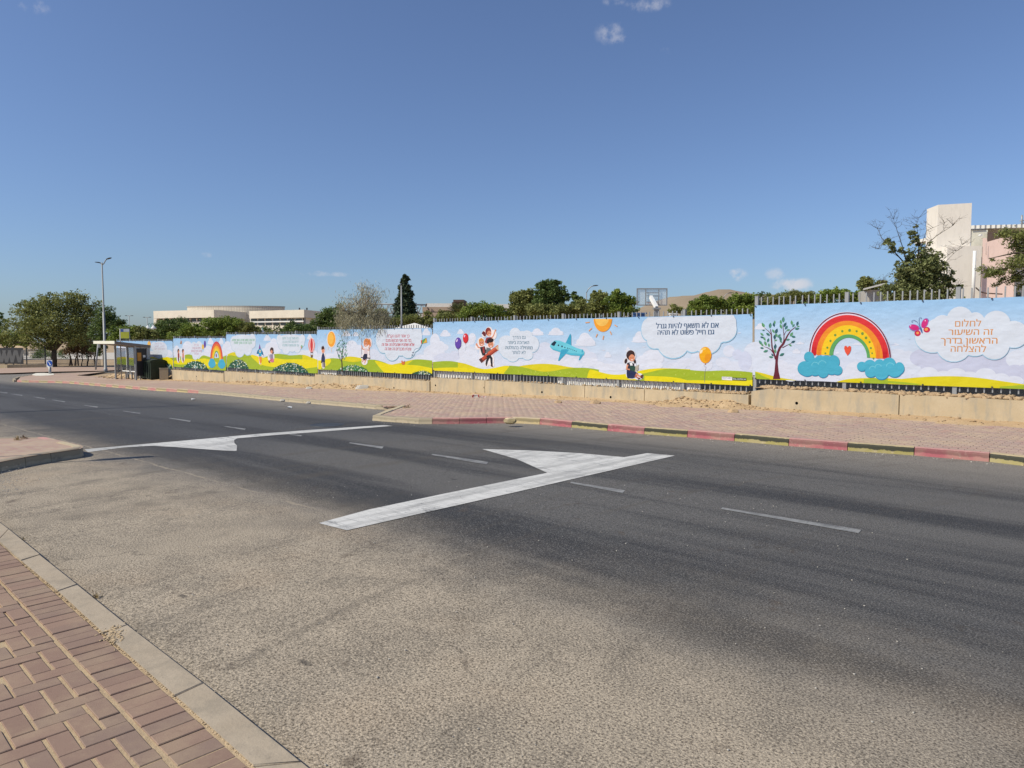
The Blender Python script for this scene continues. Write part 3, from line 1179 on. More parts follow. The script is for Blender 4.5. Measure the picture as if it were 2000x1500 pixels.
for i, s in enumerate(SEC):
    cuts = [s['ur'] - (.0 if i == 0 else .02)] + sorted(WP(x, 760, VW)[0] for x in JOINTS[i]) + [s['ul'] - .02]
    if i == 0:
        cuts[0] = -3.5
    if i == 5:
        continue
    hs = [WP(x, y, VW) for x, y in HOLES[i]]
    for k in range(len(cuts) - 1):
        inside = [h for h in hs if cuts[k] < h[0] < cuts[k + 1]]
        wall_piece(cuts[k], cuts[k + 1], s['wall'], inside, WALL_LABELS[i][k], rnd=(i == 0 and k == len(cuts) - 2))

# ---- fence sections
FENCE_LABELS = ['galvanised picket fence on the highest wall section, behind the rainbow banner', 'long galvanised picket fence behind the aeroplane banner', 'galvanised picket fence behind the swing banner',
                'galvanised picket fence behind the banner with rocket and hot air balloon', 'galvanised picket fence behind the banner with two small children', 'galvanised picket fence behind the bus shelter and dark green container']
VF = VB + .055


def fence(i, s):
    u0, u1 = (s['ur'], s['ul'])
    if i == 0:
        u0 = -1.0
    mid = (u0 + u1) / 2
    t = thing('picket_fence', UV3(mid, VF, s['zb'] - .2), FENCE_LABELS[i], 'fence', 'stepped fence along the school yard')
    top = s['zt'] + s['over']
    pick = (u1 - u0) / round((u1 - u0) / .143)
    pb = s['zb'] - (.10 if i == 0 else (s['zb'] - s['wall'] + .04))
    bm = bmesh.new()
    w = .0125
    ang = math.atan2(D2.y, D2.x)
    ca, sa = math.cos(ang), math.sin(ang)
    v = []
    for z in (pb, top):
        for x, y in ((-w, -w), (w, -w), (w, w), (-w, w)):
            v.append(bm.verts.new((x * ca - y * sa, x * sa + y * ca, z)))
    for q in ((3, 2, 1, 0), (4, 5, 6, 7), (0, 1, 5, 4), (1, 2, 6, 5), (2, 3, 7, 6), (3, 0, 4, 7)):
        bm.faces.new([v[k] for k in q])
    pm = bpy.data.meshes.new('picket')
    bm.to_mesh(pm)
    bm.free()
    pm.materials.append(M['galv'])
    posts = [WP(x, 690, VF)[0] for x in s['posts']] + [u1 - .03]
    n = round((u1 - u0) / pick)
    for k in range(1, n):
        u = u0 + pick * k
        if min(abs(u - q) for q in posts) < .075:
            continue
        o = bpy.data.objects.new('picket', pm)
        C.objects.link(o)
        o.parent = t
        o.matrix_parent_inverse = Matrix.Translation(-t.location)
        p = UV3(u, VF, random.uniform(-.006, .006))
        o.location = p
        o.rotation_euler = (random.gauss(0, .003), random.gauss(0, .003), 0)
    for u in posts:
        bm = bmesh.new()
        big = u == posts[-1]
        ubox(bm, u - .04, u + .04, VF - .035, VF + .045, s['wall'] - .25, top + .015)
        ubox(bm, u - .044, u + .044, VF - .039, VF + .049, top + .015, top + .03)
        obj('post', bm, M['galv'], t)
    for z in (s['zb'] + .16, s['zt'] - .14):
        bm = bmesh.new()
        ubox(bm, u0, u1, VF + .015, VF + .04, z, z + .04)
        obj('rail', bm, M['galv'], t)


for i, s in enumerate(SEC):
    fence(i, s)


# ------------------------------------------------------------------ printed banners
class Banner:
    """a vinyl sheet on the fence and the flat figures printed on it; figures are given in pixels of the photograph and land on the sheet's plane"""
    STEP = .00004

    def __init__(self, c, q, label, sky):
        self.c = c
        m = [(q[0][0] + q[1][0]) / 2, (q[0][1] + q[2][1]) / 2]
        self.t = thing('banner', UV3(m[0], VB, m[1]), label, 'banner', 'printed banners tied along the school fence')
        self.n = 0
        self.parts = {}
        self.view(0, 0, 1)
        bm = bmesh.new()
        lay = bm.loops.layers.float_color.new('col')
        nx = max(14, int(abs(q[0][0] - q[1][0]) / .2))
        nz = 10
        g = []
        for j in range(nz + 1):
            row = []
            for i in range(nx + 1):
                u, z = bilerp(q, i / nx, j / nz)
                # scalloped hems between the ties
                if j in (0, nz):
                    z += (.008 if j else -.008) * (1 - abs(math.cos(math.pi * u / 1.1))) * (1 if j == 0 else .9)
                row.append(bm.verts.new(UV3(u, VB, z)))
            g.append(row)
        stops = sky
        for j in range(nz):
            for i in range(nx):
                f = bm.faces.new((g[j][i], g[j][i + 1], g[j + 1][i + 1], g[j + 1][i]))
                for lp in f.loops:
                    jj = j if lp.vert in (g[j][i], g[j][i + 1]) else j + 1
                    s = jj / nz * (len(stops) - 1)
                    k = min(int(s), len(stops) - 2)
                    fr = s - k
                    a, b = lin(stops[k]), lin(stops[k + 1])
                    lp[lay] = (*[(a[w] * (1 - fr) + b[w] * fr) * ALB for w in range(3)], 1)
        bm.normal_update()
        o = obj('sheet', bm, M['print'], self.t)
        if o.data.polygons[0].normal.dot(Vector((-N2.x, -N2.y, 0))) < 0:
            o.data.flip_normals()

    def view(self, ox, oy, s):
        self.o = (ox, oy, s)

    def px(self, p):
        return self.o[0] + p[0] / self.o[2], self.o[1] + p[1] / self.o[2]

    def fresh(self, name):
        k = name
        while k in self.parts:
            k += '+'
        if name in self.parts:
            self.parts[k] = self.parts.pop(name)

    def _part(self, name):
        if name not in self.parts:
            bm = bmesh.new()
            self.parts[name] = (bm, bm.loops.layers.float_color.new('col'))
        return self.parts[name]

    def raw(self, name, uz, faces, col, same=False):
        if not same:
            self.n += 1
        bm, lay = self._part(name)
        v = VB - .0012 - self.STEP * self.n
        vs = [bm.verts.new(UV3(u, v, z)) for u, z in uz]
        c = lin(col)
        c = (c[0] * ALB, c[1] * ALB, c[2] * ALB, 1)
        for f in faces:
            try:
                fc = bm.faces.new([vs[i] for i in f])
            except ValueError:
                continue
            for lp in fc.loops:
                lp[lay] = c

    def poly(self, name, pts, col, same=False):
        pts = [self.px(p) for p in pts]
        uz = [WP(*p) for p in pts]
        tris = tessellate_polygon([[Vector((u, z, 0)) for u, z in uz]])
        self.raw(name, uz, tris, col, same)

    def ell(self, name, cx, cy, rx, ry, col, rot=0, n=22, same=False):
        ca, sa = math.cos(rot), math.sin(rot)
        pts = []
        for k in range(n):
            x, y = rx * math.cos(2 * math.pi * k / n), ry * math.sin(2 * math.pi * k / n)
            pts.append((cx + x * ca - y * sa, cy + x * sa + y * ca))
        self.poly(name, pts, col, same)

    def line(self, name, pts, w, col, taper=1.0, same=False):
        L_, R_ = [], []
        for i, p in enumerate(pts):
            a = pts[max(i - 1, 0)]
            b = pts[min(i + 1, len(pts) - 1)]
            dx, dy = b[0] - a[0], b[1] - a[1]
            d = math.hypot(dx, dy) or 1
            ww = w / 2 * (1 + (taper - 1) * i / (len(pts) - 1))
            L_.append((p[0] - dy / d * ww, p[1] + dx / d * ww))
            R_.append((p[0] + dy / d * ww, p[1] - dx / d * ww))
        if not same:
            self.n += 1
        pp = [self.px(p) for p in L_ + R_]
        uz = [WP(*p) for p in pp]
        k = len(pts)
        self.raw(name, uz, [(i, i + 1, k + i + 1, k + i) for i in range(k - 1)], col, True)

    def ring(self, name, cx, y0, xl, xr, yt, il, ir, it, col, tilt=0.0, n=36):
        """half an annulus: outer left, right and top, inner left, right and top; feet on y0 (tilted)"""
        out, inn = [], []
        for k in range(n + 1):
            a = math.pi * k / n
            for lst, l, r, t in ((out, xl, xr, yt), (inn, il, ir, it)):
                co, si = -math.cos(a), math.sin(a)
                x = cx + (co * (cx - l) if co < 0 else co * (r - cx))
                y = y0 + tilt * (x - cx) - (y0 - t) * si
                lst.append((x, y))
        pp = [self.px(p) for p in out + inn]
        uz = [WP(*p) for p in pp]
        self.n += 1
        self.raw(name, uz, [(i, i + 1, n + 1 + i + 1, n + 1 + i) for i in range(n)], col, True)

    def cloud(self, name, lumps, col, edge=None, off=(0, 0), grow=0):
        self.fresh(name)
        if edge:
            for x, y, rx, ry in lumps:
                self.ell(name, x + off[0], y + off[1], rx + grow, ry + grow, edge)
        for x, y, rx, ry in lumps:
            self.ell(name, x, y, rx, ry, col)

    def text(self, s, x0, x1, ymid, h, col, weight=0.0035):
        """one line of lettering from x0 to x1, h high for a full letter, centred on ymid; slope follows the wall"""
        cu = bpy.data.curves.new('lettering', 'FONT')
        cu.body = s[::-1] if any('\u0590' <= ch <= '\u05ff' for ch in s) else s
        cu.size = 1
        cu.offset = 0.0
        cu.resolution_u = 3
        to = bpy.data.objects.new('lettering', cu)
        C.objects.link(to)
        cv = to.to_curve(bpy.context.evaluated_depsgraph_get())
        cons = []
        for sp in cv.splines:
            pts = []
            bp = list(sp.bezier_points)
            for k, p0 in enumerate(bp):
                p1 = bp[(k + 1) % len(bp)]
                a0, a1, a2, a3 = p0.co.to_2d(), p0.handle_right.to_2d(), p1.handle_left.to_2d(), p1.co.to_2d()
                straight = abs((a1 - a0).cross(a3 - a0)) < 1e-4 and abs((a2 - a0).cross(a3 - a0)) < 1e-4
                for t in ((0,) if straight else (0, .33, .67)):
                    pts.append(a0 * (1 - t) ** 3 + a1 * 3 * t * (1 - t) ** 2 + a2 * 3 * t * t * (1 - t) + a3 * t ** 3)
            area = sum(p.cross(q) for p, q in zip(pts, pts[1:] + pts[:1])) / 2
            if abs(area) > 1e-6:
                cons.append((pts, area))
        to.to_curve_clear()
        # contours of one letter may overlap; only a contour of opposite winding inside another is a hole
        groups = []
        for i, (p, ar) in enumerate(cons):
            if any(j != i and ar * q[1] < 0 and abs(q[1]) > abs(ar) and in_poly(p[0].x, p[0].y, q[0]) for j, q in enumerate(cons)):
                continue
            holes = [q[0] for j, q in enumerate(cons) if j != i and q[1] * ar < 0 and abs(q[1]) < abs(ar) and in_poly(q[0][0].x, q[0][0].y, p)]
            groups.append([p] + holes)
        bpy.data.objects.remove(to)
        bpy.data.curves.remove(cu)
        vs = [(p.x, p.y) for g in groups for c in g for p in c]
        if not vs:
            print('no glyphs for', s)
            return
        mx0, mx1 = min(v[0] for v in vs), max(v[0] for v in vs)
        base, cap = 0.0, (.55 if any('\u0590' <= ch <= '\u05ff' for ch in s) else .70)
        pa, pb = self.px((x0, ymid)), self.px((x1, ymid))
        (ua, za), (ub, zb) = WP(*pa), WP(*pb)
        pm = self.px(((x0 + x1) / 2, ymid))
        um, zm = WP(*pm)
        hh = WP(pm[0], pm[1] - h / self.o[2] / 2)[1] - WP(pm[0], pm[1] + h / self.o[2] / 2)[1]
        w = (ub - ua) * weight
        for shift in ((-w, w) if weight else (0,)):
            for par in (0, 1):
                self.n += 1
                for g in groups[par::2]:
                    fl = [p for c in g for p in c]
                    tr = tessellate_polygon([[p.to_3d() for p in c] for c in g])
                    self.raw('lettering', [(ua + shift + (ub - ua) * (p.x - mx0) / (mx1 - mx0), zm + (p.y - cap / 2) / cap * hh) for p in fl], tr, col, True)

    def hem(self, x, top):
        """height of the banner's hem at a pixel column, in view coordinates"""
        a, b = (self.c[0], self.c[1]) if top else (self.c[3], self.c[2])
        X = self.px((x, 0))[0]
        y = a[1] + (b[1] - a[1]) * (X - a[0]) / (b[0] - a[0])
        return (y - self.o[1]) * self.o[2]

    def hill(self, name, crest, col, lift=0.0):
        """a printed hill: crest line down to the hem"""
        x0, x1 = crest[0][0], crest[-1][0]
        # smooth the crest
        pts = crest
        for _ in range(2):
            q = [pts[0]]
            for a, b in zip(pts, pts[1:]):
                q += [(a[0] * .75 + b[0] * .25, a[1] * .75 + b[1] * .25), (a[0] * .25 + b[0] * .75, a[1] * .25 + b[1] * .75)]
            q.append(pts[-1])
            pts = q
        self.fresh(name)
        e = 1.2 * self.o[2] / 6
        bot = [(p[0], self.hem(p[0], False) - e) for p in pts[::-1]]
        self.poly(name, [(p[0], min(p[1], self.hem(p[0], False) - e - .4)) for p in pts] + bot, col)

    def done(self):
        for name, (bm, lay) in self.parts.items():
            bm.normal_update()
            toward = Vector((-N2.x, -N2.y, 0))
            flip = [f for f in bm.faces if f.normal.dot(toward) < 0]
            bmesh.ops.reverse_faces(bm, faces=flip)
            o = obj(name.rstrip('+'), bm, M['print'], self.t)
            if name.rstrip('+') in ('printed_leaf', 'printed_flower', 'lettering'):
                o['kind'] = 'stuff'
        # eyelets and ties along the hems
        q = [WP(*p) for p in self.c]
        bm = bmesh.new()
        n = max(3, int(abs(q[0][0] - q[1][0]) / 1.1))
        for k in range(n + 1):
            for (a, b), dz in (((q[0], q[1]), -.02), ((q[3], q[2]), .02)):
                f = min(max(k / n, .004), .996)
                u, z = a[0] + (b[0] - a[0]) * f, a[1] + (b[1] - a[1]) * f + dz
                ubox(bm, u - .012, u + .012, VB - .03, VB - .004, z - .012, z + .012)
        obj('tie', bm, M['dark_steel'], self.t)['kind'] = 'stuff'


ALB = .73
SKY = [(160, 203, 243), (180, 213, 245), (205, 222, 244), (216, 224, 243), (224, 229, 245)]
WHT, LAV, LAV2 = (226, 231, 246), (210, 217, 240), (203, 208, 232)
YEL, YEL2, GRN, GRN2 = (238, 222, 12), (226, 212, 24), (166, 188, 42), (140, 168, 48)
SKIN, SKIN_D, HAIR = (226, 150, 115), (196, 110, 84), (58, 34, 34)
BUB, BUB_E = (221, 229, 242), (158, 205, 234)
HALO = (240, 240, 244)


def little_cloud(b, x, y, w, h, col=WHT):
    b.cloud('printed_cloud', [(x, y, w * .28, h * .5), (x - w * .22, y + h * .22, w * .2, h * .28), (x + w * .24, y + h * .2, w * .22, h * .3), (x, y + h * .42, w * .5, h * .12)], col)


def small_flower(b, x, y, r, col=(240, 244, 248)):
    b.ell('printed_flower', x, y, r, r, col, n=6, same=True)


def banner_rainbow():
    s = SEC[0]
    b = Banner(s['c'], s['q'], 'banner with a large rainbow on two blue clouds, a pink butterfly and orange lettering', SKY)
    b.view(1470, 570, 6.4516)
    # soft cloud banks
    b.cloud('printed_cloud', [(40, 760, 150, 130), (150, 900, 190, 130), (20, 930, 120, 120)], (220, 228, 245))
    b.cloud('printed_cloud', [(330, 980, 140, 130), (480, 1020, 130, 110), (620, 1050, 150, 70)], (224, 229, 245))
    b.cloud('printed_cloud', [(1290, 990, 120, 110), (1180, 1050, 160, 60)], (224, 229, 244))
    b.cloud('printed_cloud', [(1830, 800, 110, 85), (1960, 830, 100, 90), (2100, 850, 120, 110), (1900, 930, 230, 130)], (219, 227, 244))
    b.view(1740, 570, 6.82)
    b.cloud('printed_cloud', [(440, 880, 190, 120), (640, 950, 260, 170), (860, 1010, 250, 170), (1150, 1010, 300, 180), (1420, 1000, 260, 150)], LAV2)
    b.cloud('printed_cloud', [(1720, 900, 190, 130), (1900, 900, 250, 180)], (222, 229, 244))
    b.cloud('printed_cloud', [(1650, 1080, 140, 110), (1850, 1120, 260, 160)], LAV2)
    b.cloud('printed_cloud', [(500, 1110, 140, 110), (700, 1130, 120, 80), (870, 1110, 140, 95), (1050, 1130, 110, 70), (1260, 1110, 140, 95), (1460, 1150, 120, 65), (1640, 1190, 130, 70), (150, 1130, 130, 60)], (222, 228, 244))
    b.view(1470, 570, 6.4516)
    little_cloud(b, 95, 435, 150, 75)
    for x, y, w in ((550, 740, 120), (1330, 655, 190), (600, 645, 120), (1800, 660, 110), (1070, 765, 60)):
        b.fresh('printed_cloud')
        b.poly('printed_cloud', [(x - w * .5, y + 14), (x - w * .2, y - 8), (x, y - 16), (x + w * .25, y - 4), (x + w * .5, y + 12), (x, y + 18)], WHT)
    little_cloud(b, 552, 745, 110, 60)
    b.view(1740, 570, 6.82)
    for x, y, w in ((250, 632, 40), (30, 700, 110)):
        b.fresh('printed_cloud')
        b.poly('printed_cloud', [(x - w * .5, y + 6), (x, y - 6), (x + w * .5, y - 4), (x, y + 8)], (190, 205, 232))
    # hills
    b.view(1470, 570, 6.4516)
    b.hill('printed_hill', [(32, 1003), (120, 1022), (220, 1050), (330, 1080), (450, 1098), (540, 1112)], YEL2)
    b.hill('printed_hill', [(32, 1010), (90, 1040), (150, 1070), (215, 1092)], GRN)
    b.hill('printed_hill', [(1060, 1132), (1180, 1100), (1300, 1090), (1450, 1085), (1600, 1085), (1750, 1090), (1900, 1098), (2080, 1140)], YEL2)
    b.hill('printed_hill', [(1400, 1100), (1560, 1083), (1720, 1100), (1900, 1112), (2080, 1140), (2200, 1165), (2320, 1180)], GRN)
    b.view(1740, 570, 6.82)
    b.hill('printed_hill', [(-40, 1168), (120, 1162), (320, 1142), (520, 1128), (760, 1122), (980, 1128), (1200, 1148), (1420, 1180), (1640, 1212), (1800, 1235), (2000, 1250), (2200, 1255)], YEL2)
    b.hill('printed_hill', [(1450, 1262), (1600, 1250), (1773, 1240), (2000, 1232), (2300, 1225)], GRN)
    b.poly('printed_hill', [(-70, 1182), (200, 1205), (420, 1232), (340, 1240), (-70, 1215)], GRN)
    # tree
    b.view(1470, 570, 6.4516)
    TR = (104, 30, 48)
    b.poly('printed_tree', [(255, 1100), (275, 1010), (285, 900), (288, 830), (305, 760), (330, 700), (372, 650), (395, 600), (425, 600), (400, 660), (358, 710), (336, 760), (322, 830), (318, 900), (328, 1000), (350, 1100)], TR)
    b.line('printed_tree', [(292, 850), (270, 780), (245, 700), (238, 600), (236, 530), (225, 470)], 24, TR, .35)
    b.line('printed_tree', [(275, 790), (235, 735), (190, 705), (140, 690)], 15, TR, .3)
    b.line('printed_tree', [(236, 540), (200, 495), (150, 455)], 12, TR, .3)
    b.line('printed_tree', [(395, 640), (440, 550), (480, 490), (545, 440)], 22, TR, .3)
    b.line('printed_tree', [(392, 640), (396, 560), (386, 470), (380, 410)], 13, TR, .3)
    b.line('printed_tree', [(375, 705), (430, 675), (490, 645)], 12, TR, .3)
    b.line('printed_tree', [(396, 545), (415, 505), (440, 480)], 8, TR, .5)
    b.line('printed_tree', [(290, 740), (282, 660), (275, 560)], 7, TR, .5)
    leaves = [(134, 420, 58, 1.1), (138, 485, 30, .1), (222, 425, 60, 1.7), (268, 415, 48, 1.4), (278, 385, 40, 1.6), (357, 380, 48, 1.5), (387, 350, 58, 1.6), (408, 415, 55, 2.1), (357, 435, 52, 1.2), (425, 450, 48, 2.2),
              (494, 390, 52, 1.45), (565, 400, 50, 1.9), (575, 435, 30, .1), (560, 465, 50, -.1), (515, 425, 40, 2.2), (448, 482, 40, 2.8), (490, 535, 52, 2.2), (515, 565, 48, .2), (445, 603, 42, 2.9), (512, 630, 48, 2.7),
              (475, 672, 38, .6), (352, 590, 55, 1.3), (356, 625, 36, .9), (300, 495, 58, 1.9), (262, 495, 45, 1.1), (300, 545, 46, 1.2), (335, 555, 46, 2.2), (278, 570, 52, 1.6), (292, 610, 32, 2.8), (195, 535, 48, .6),
              (118, 535, 44, .7), (118, 572, 38, .2), (148, 590, 44, 1.1), (196, 610, 46, 1.9), (100, 640, 55, 1.0), (162, 650, 52, 1.3), (206, 672, 42, 1.5), (118, 708, 40, .1), (165, 748, 52, -.3), (285, 690, 55, 1.8),
              (285, 745, 46, 1.5), (370, 790, 55, -.5), (233, 822, 46, .15), (250, 795, 36, 1.0), (120, 665, 40, .9)]
    for i, (x, y, l, an) in enumerate(leaves):
        c = [(104, 170, 120), (60, 130, 120), (84, 152, 128), (40, 98, 110)][i % 4 if i % 5 else 0]
        n = 8
        pts = []
        for k in range(n):
            t = k / (n - 1)
            pts.append((t, .24 * math.sin(math.pi * t)))
        for k in range(n - 2, 0, -1):
            t = k / (n - 1)
            pts.append((t, -.24 * math.sin(math.pi * t)))
        ca, sa = math.cos(an), math.sin(an)
        l *= 1.25
        P = [(x + l * ((t - .5) * ca - w * sa), y + l * ((t - .5) * sa + w * ca)) for t, w in pts]
        b.poly('printed_leaf', P, c)
        b.poly('printed_leaf', [P[k] for k in range(n)], tuple(int(q * .86) for q in c))
    # rainbow
    RB = 'printed_rainbow'
    tl = .062
    b.ring(RB, 1222, 815, 706, 1752, 252, 716, 1738, 266, (232, 226, 240), tl)
    b.ring(RB, 1222, 815, 712, 1746, 259, 726, 1728, 273, (112, 40, 72), tl)
    b.ring(RB, 1222, 815, 728, 1724, 275, 742, 1722, 292, (238, 220, 238), tl)
    b.ring(RB, 1222, 815, 740, 1722, 292, 812, 1632, 370, (226, 48, 52), tl)
    b.ring(RB, 1222, 815, 806, 1642, 366, 872, 1548, 424, (246, 148, 36), tl)
    b.ring(RB, 1222, 815, 868, 1554, 420, 970, 1478, 540, (250, 206, 22), tl)
    b.ring(RB, 1222, 815, 966, 1482, 536, 1016, 1442, 578, (96, 170, 98), tl)
    for x0, y0, x1, y1, c in ((745, 800, 800, 620, (200, 20, 34)), (1640, 830, 1700, 650, (196, 16, 34)), (815, 800, 850, 620, (236, 130, 30)), (1560, 840, 1600, 640, (238, 128, 34))):
        for k in range(5):
            xa = x0 + (x1 - x0) * k * .16
            b.poly(RB, [(xa, y0), (xa + 16, y0), (xa + 14 + k * 2, y1 + 40 * (k % 3))], c)
    for x, y, r in ((918, 775, 12), (943, 703, 14), (982, 618, 14), (1042, 545, 16), (1131, 497, 15), (1223, 485, 18), (1312, 497, 14), (1385, 526, 18), (1430, 580, 17), (1475, 633, 13), (1491, 708, 13), (1507, 773, 11), (1522, 838, 11)):
        b.ell(RB, x, y, r, r * 1.05, (118, 150, 60), n=12)
    b.poly('printed_heart', [(1196, 804), (1168, 760), (1154, 715), (1158, 688), (1176, 678), (1192, 690), (1199, 704), (1208, 686), (1228, 680), (1242, 695), (1240, 735), (1222, 775)], (234, 84, 56))
    lump_l = [(712, 815, 62, 62), (660, 960, 92, 88), (690, 990, 90, 72), (850, 870, 68, 72), (930, 890, 90, 90), (1020, 880, 78, 82), (1070, 985, 62, 58), (790, 980, 75, 75), (890, 1000, 72, 78), (1000, 960, 90, 80), (800, 900, 100, 70)]
    b.cloud('printed_blue_cloud', lump_l, (72, 176, 206), (44, 140, 184), (0, 9), 1)
    def arcs(lst):
        for cx, cy, r in lst:
            b.line('printed_blue_cloud', [(cx + r * math.cos(R(a)), cy - r * math.sin(R(a)) * 1.0) for a in range(20, 181, 20)], 10, (112, 200, 222))
    arcs(((790, 930, 44), (880, 918, 50)))
    lump_r = [(1378, 938, 62, 58), (1480, 930, 78, 75), (1490, 1010, 74, 64), (1600, 920, 68, 70), (1720, 900, 82, 72), (1850, 960, 62, 74), (1790, 990, 95, 82), (1625, 1035, 84, 66), (1680, 980, 110, 70), (1560, 960, 90, 70)]
    b.cloud('printed_blue_cloud', lump_r, (76, 180, 210), (38, 138, 184), (3, 10), 1)
    arcs(((1512, 975, 38), (1585, 955, 42), (1735, 942, 48)))
    # right part: speech cloud, butterfly, lettering
    b.view(1740, 570, 6.82)
    lumps = [(925, 385, 185, 190), (1130, 420, 130, 150), (1410, 420, 185, 170), (690, 450, 140, 142), (560, 600, 240, 210), (840, 730, 230, 200), (1120, 680, 200, 175), (1380, 700, 205, 200), (1640, 565, 190, 180), (1000, 560, 420, 230), (1350, 560, 300, 200), (640, 540, 200, 190)]
    b.cloud('printed_speech_cloud', lumps, BUB, BUB_E, (-2, 7), 3)
    for s_, x0, x1, y in (('לחלום', 858, 1203, 427), ('זה השיעור', 770, 1362, 540), ('הראשון בדרך', 668, 1420, 655), ('להצלחה', 800, 1268, 765)):
        b.text(s_, x0, x1, y, 70, (217, 152, 92))
    BF = 'printed_butterfly'
    MAG, RED_, ORG = (214, 38, 128), (206, 34, 78), (250, 160, 84)
    b.ell(BF, 315, 478, 75, 44, (150, 110, 190), .25)
    b.ell(BF, 455, 418, 44, 72, (150, 110, 190), .45)
    b.ell(BF, 312, 474, 66, 36, MAG, .25)
    b.ell(BF, 452, 420, 36, 64, MAG, .45)
    b.ell(BF, 358, 552, 42, 40, RED_)
    b.ell(BF, 480, 505, 45, 38, RED_)
    b.ell(BF, 358, 548, 19, 17, ORG)
    b.ell(BF, 474, 500, 23, 19, ORG)
    b.ell(BF, 404, 500, 13, 58, (72, 104, 170), -.32)
    b.ell(BF, 385, 462, 17, 17, (120, 160, 210))
    b.line(BF, [(384, 450), (350, 400), (310, 376), (285, 382), (278, 400), (292, 408)], 5, (70, 84, 140))
    b.line(BF, [(388, 448), (376, 395), (378, 350), (398, 338), (412, 350), (398, 360)], 5, (70, 84, 140))
    b.ell(BF, 265, 452, 8, 7, (250, 220, 240))
    b.ell(BF, 460, 384, 8, 8, (250, 220, 240))
    b.done()


def kid_face(b, part, x, y, rx, ry, k=1.0):
    b.ell(part, x, y, rx, ry, SKIN)
    b.ell(part, x - rx * .3, y - ry * .05, rx * .13, ry * .13, (40, 24, 24), n=8)
    b.ell(part, x + rx * .4, y - ry * .05, rx * .13, ry * .13, (40, 24, 24), n=8)
    b.ell(part, x + rx * .06, y + ry * .15, rx * .1, ry * .1, SKIN_D, n=8)
    b.poly(part, [(x - rx * .3, y + ry * .42), (x + rx * .45, y + ry * .42), (x + rx * .25, y + ry * .68), (x - rx * .1, y + ry * .68)], (250, 236, 230))
    b.ell(part, x - rx * .55, y + ry * .3, rx * .2, ry * .16, (234, 128, 100), n=10)


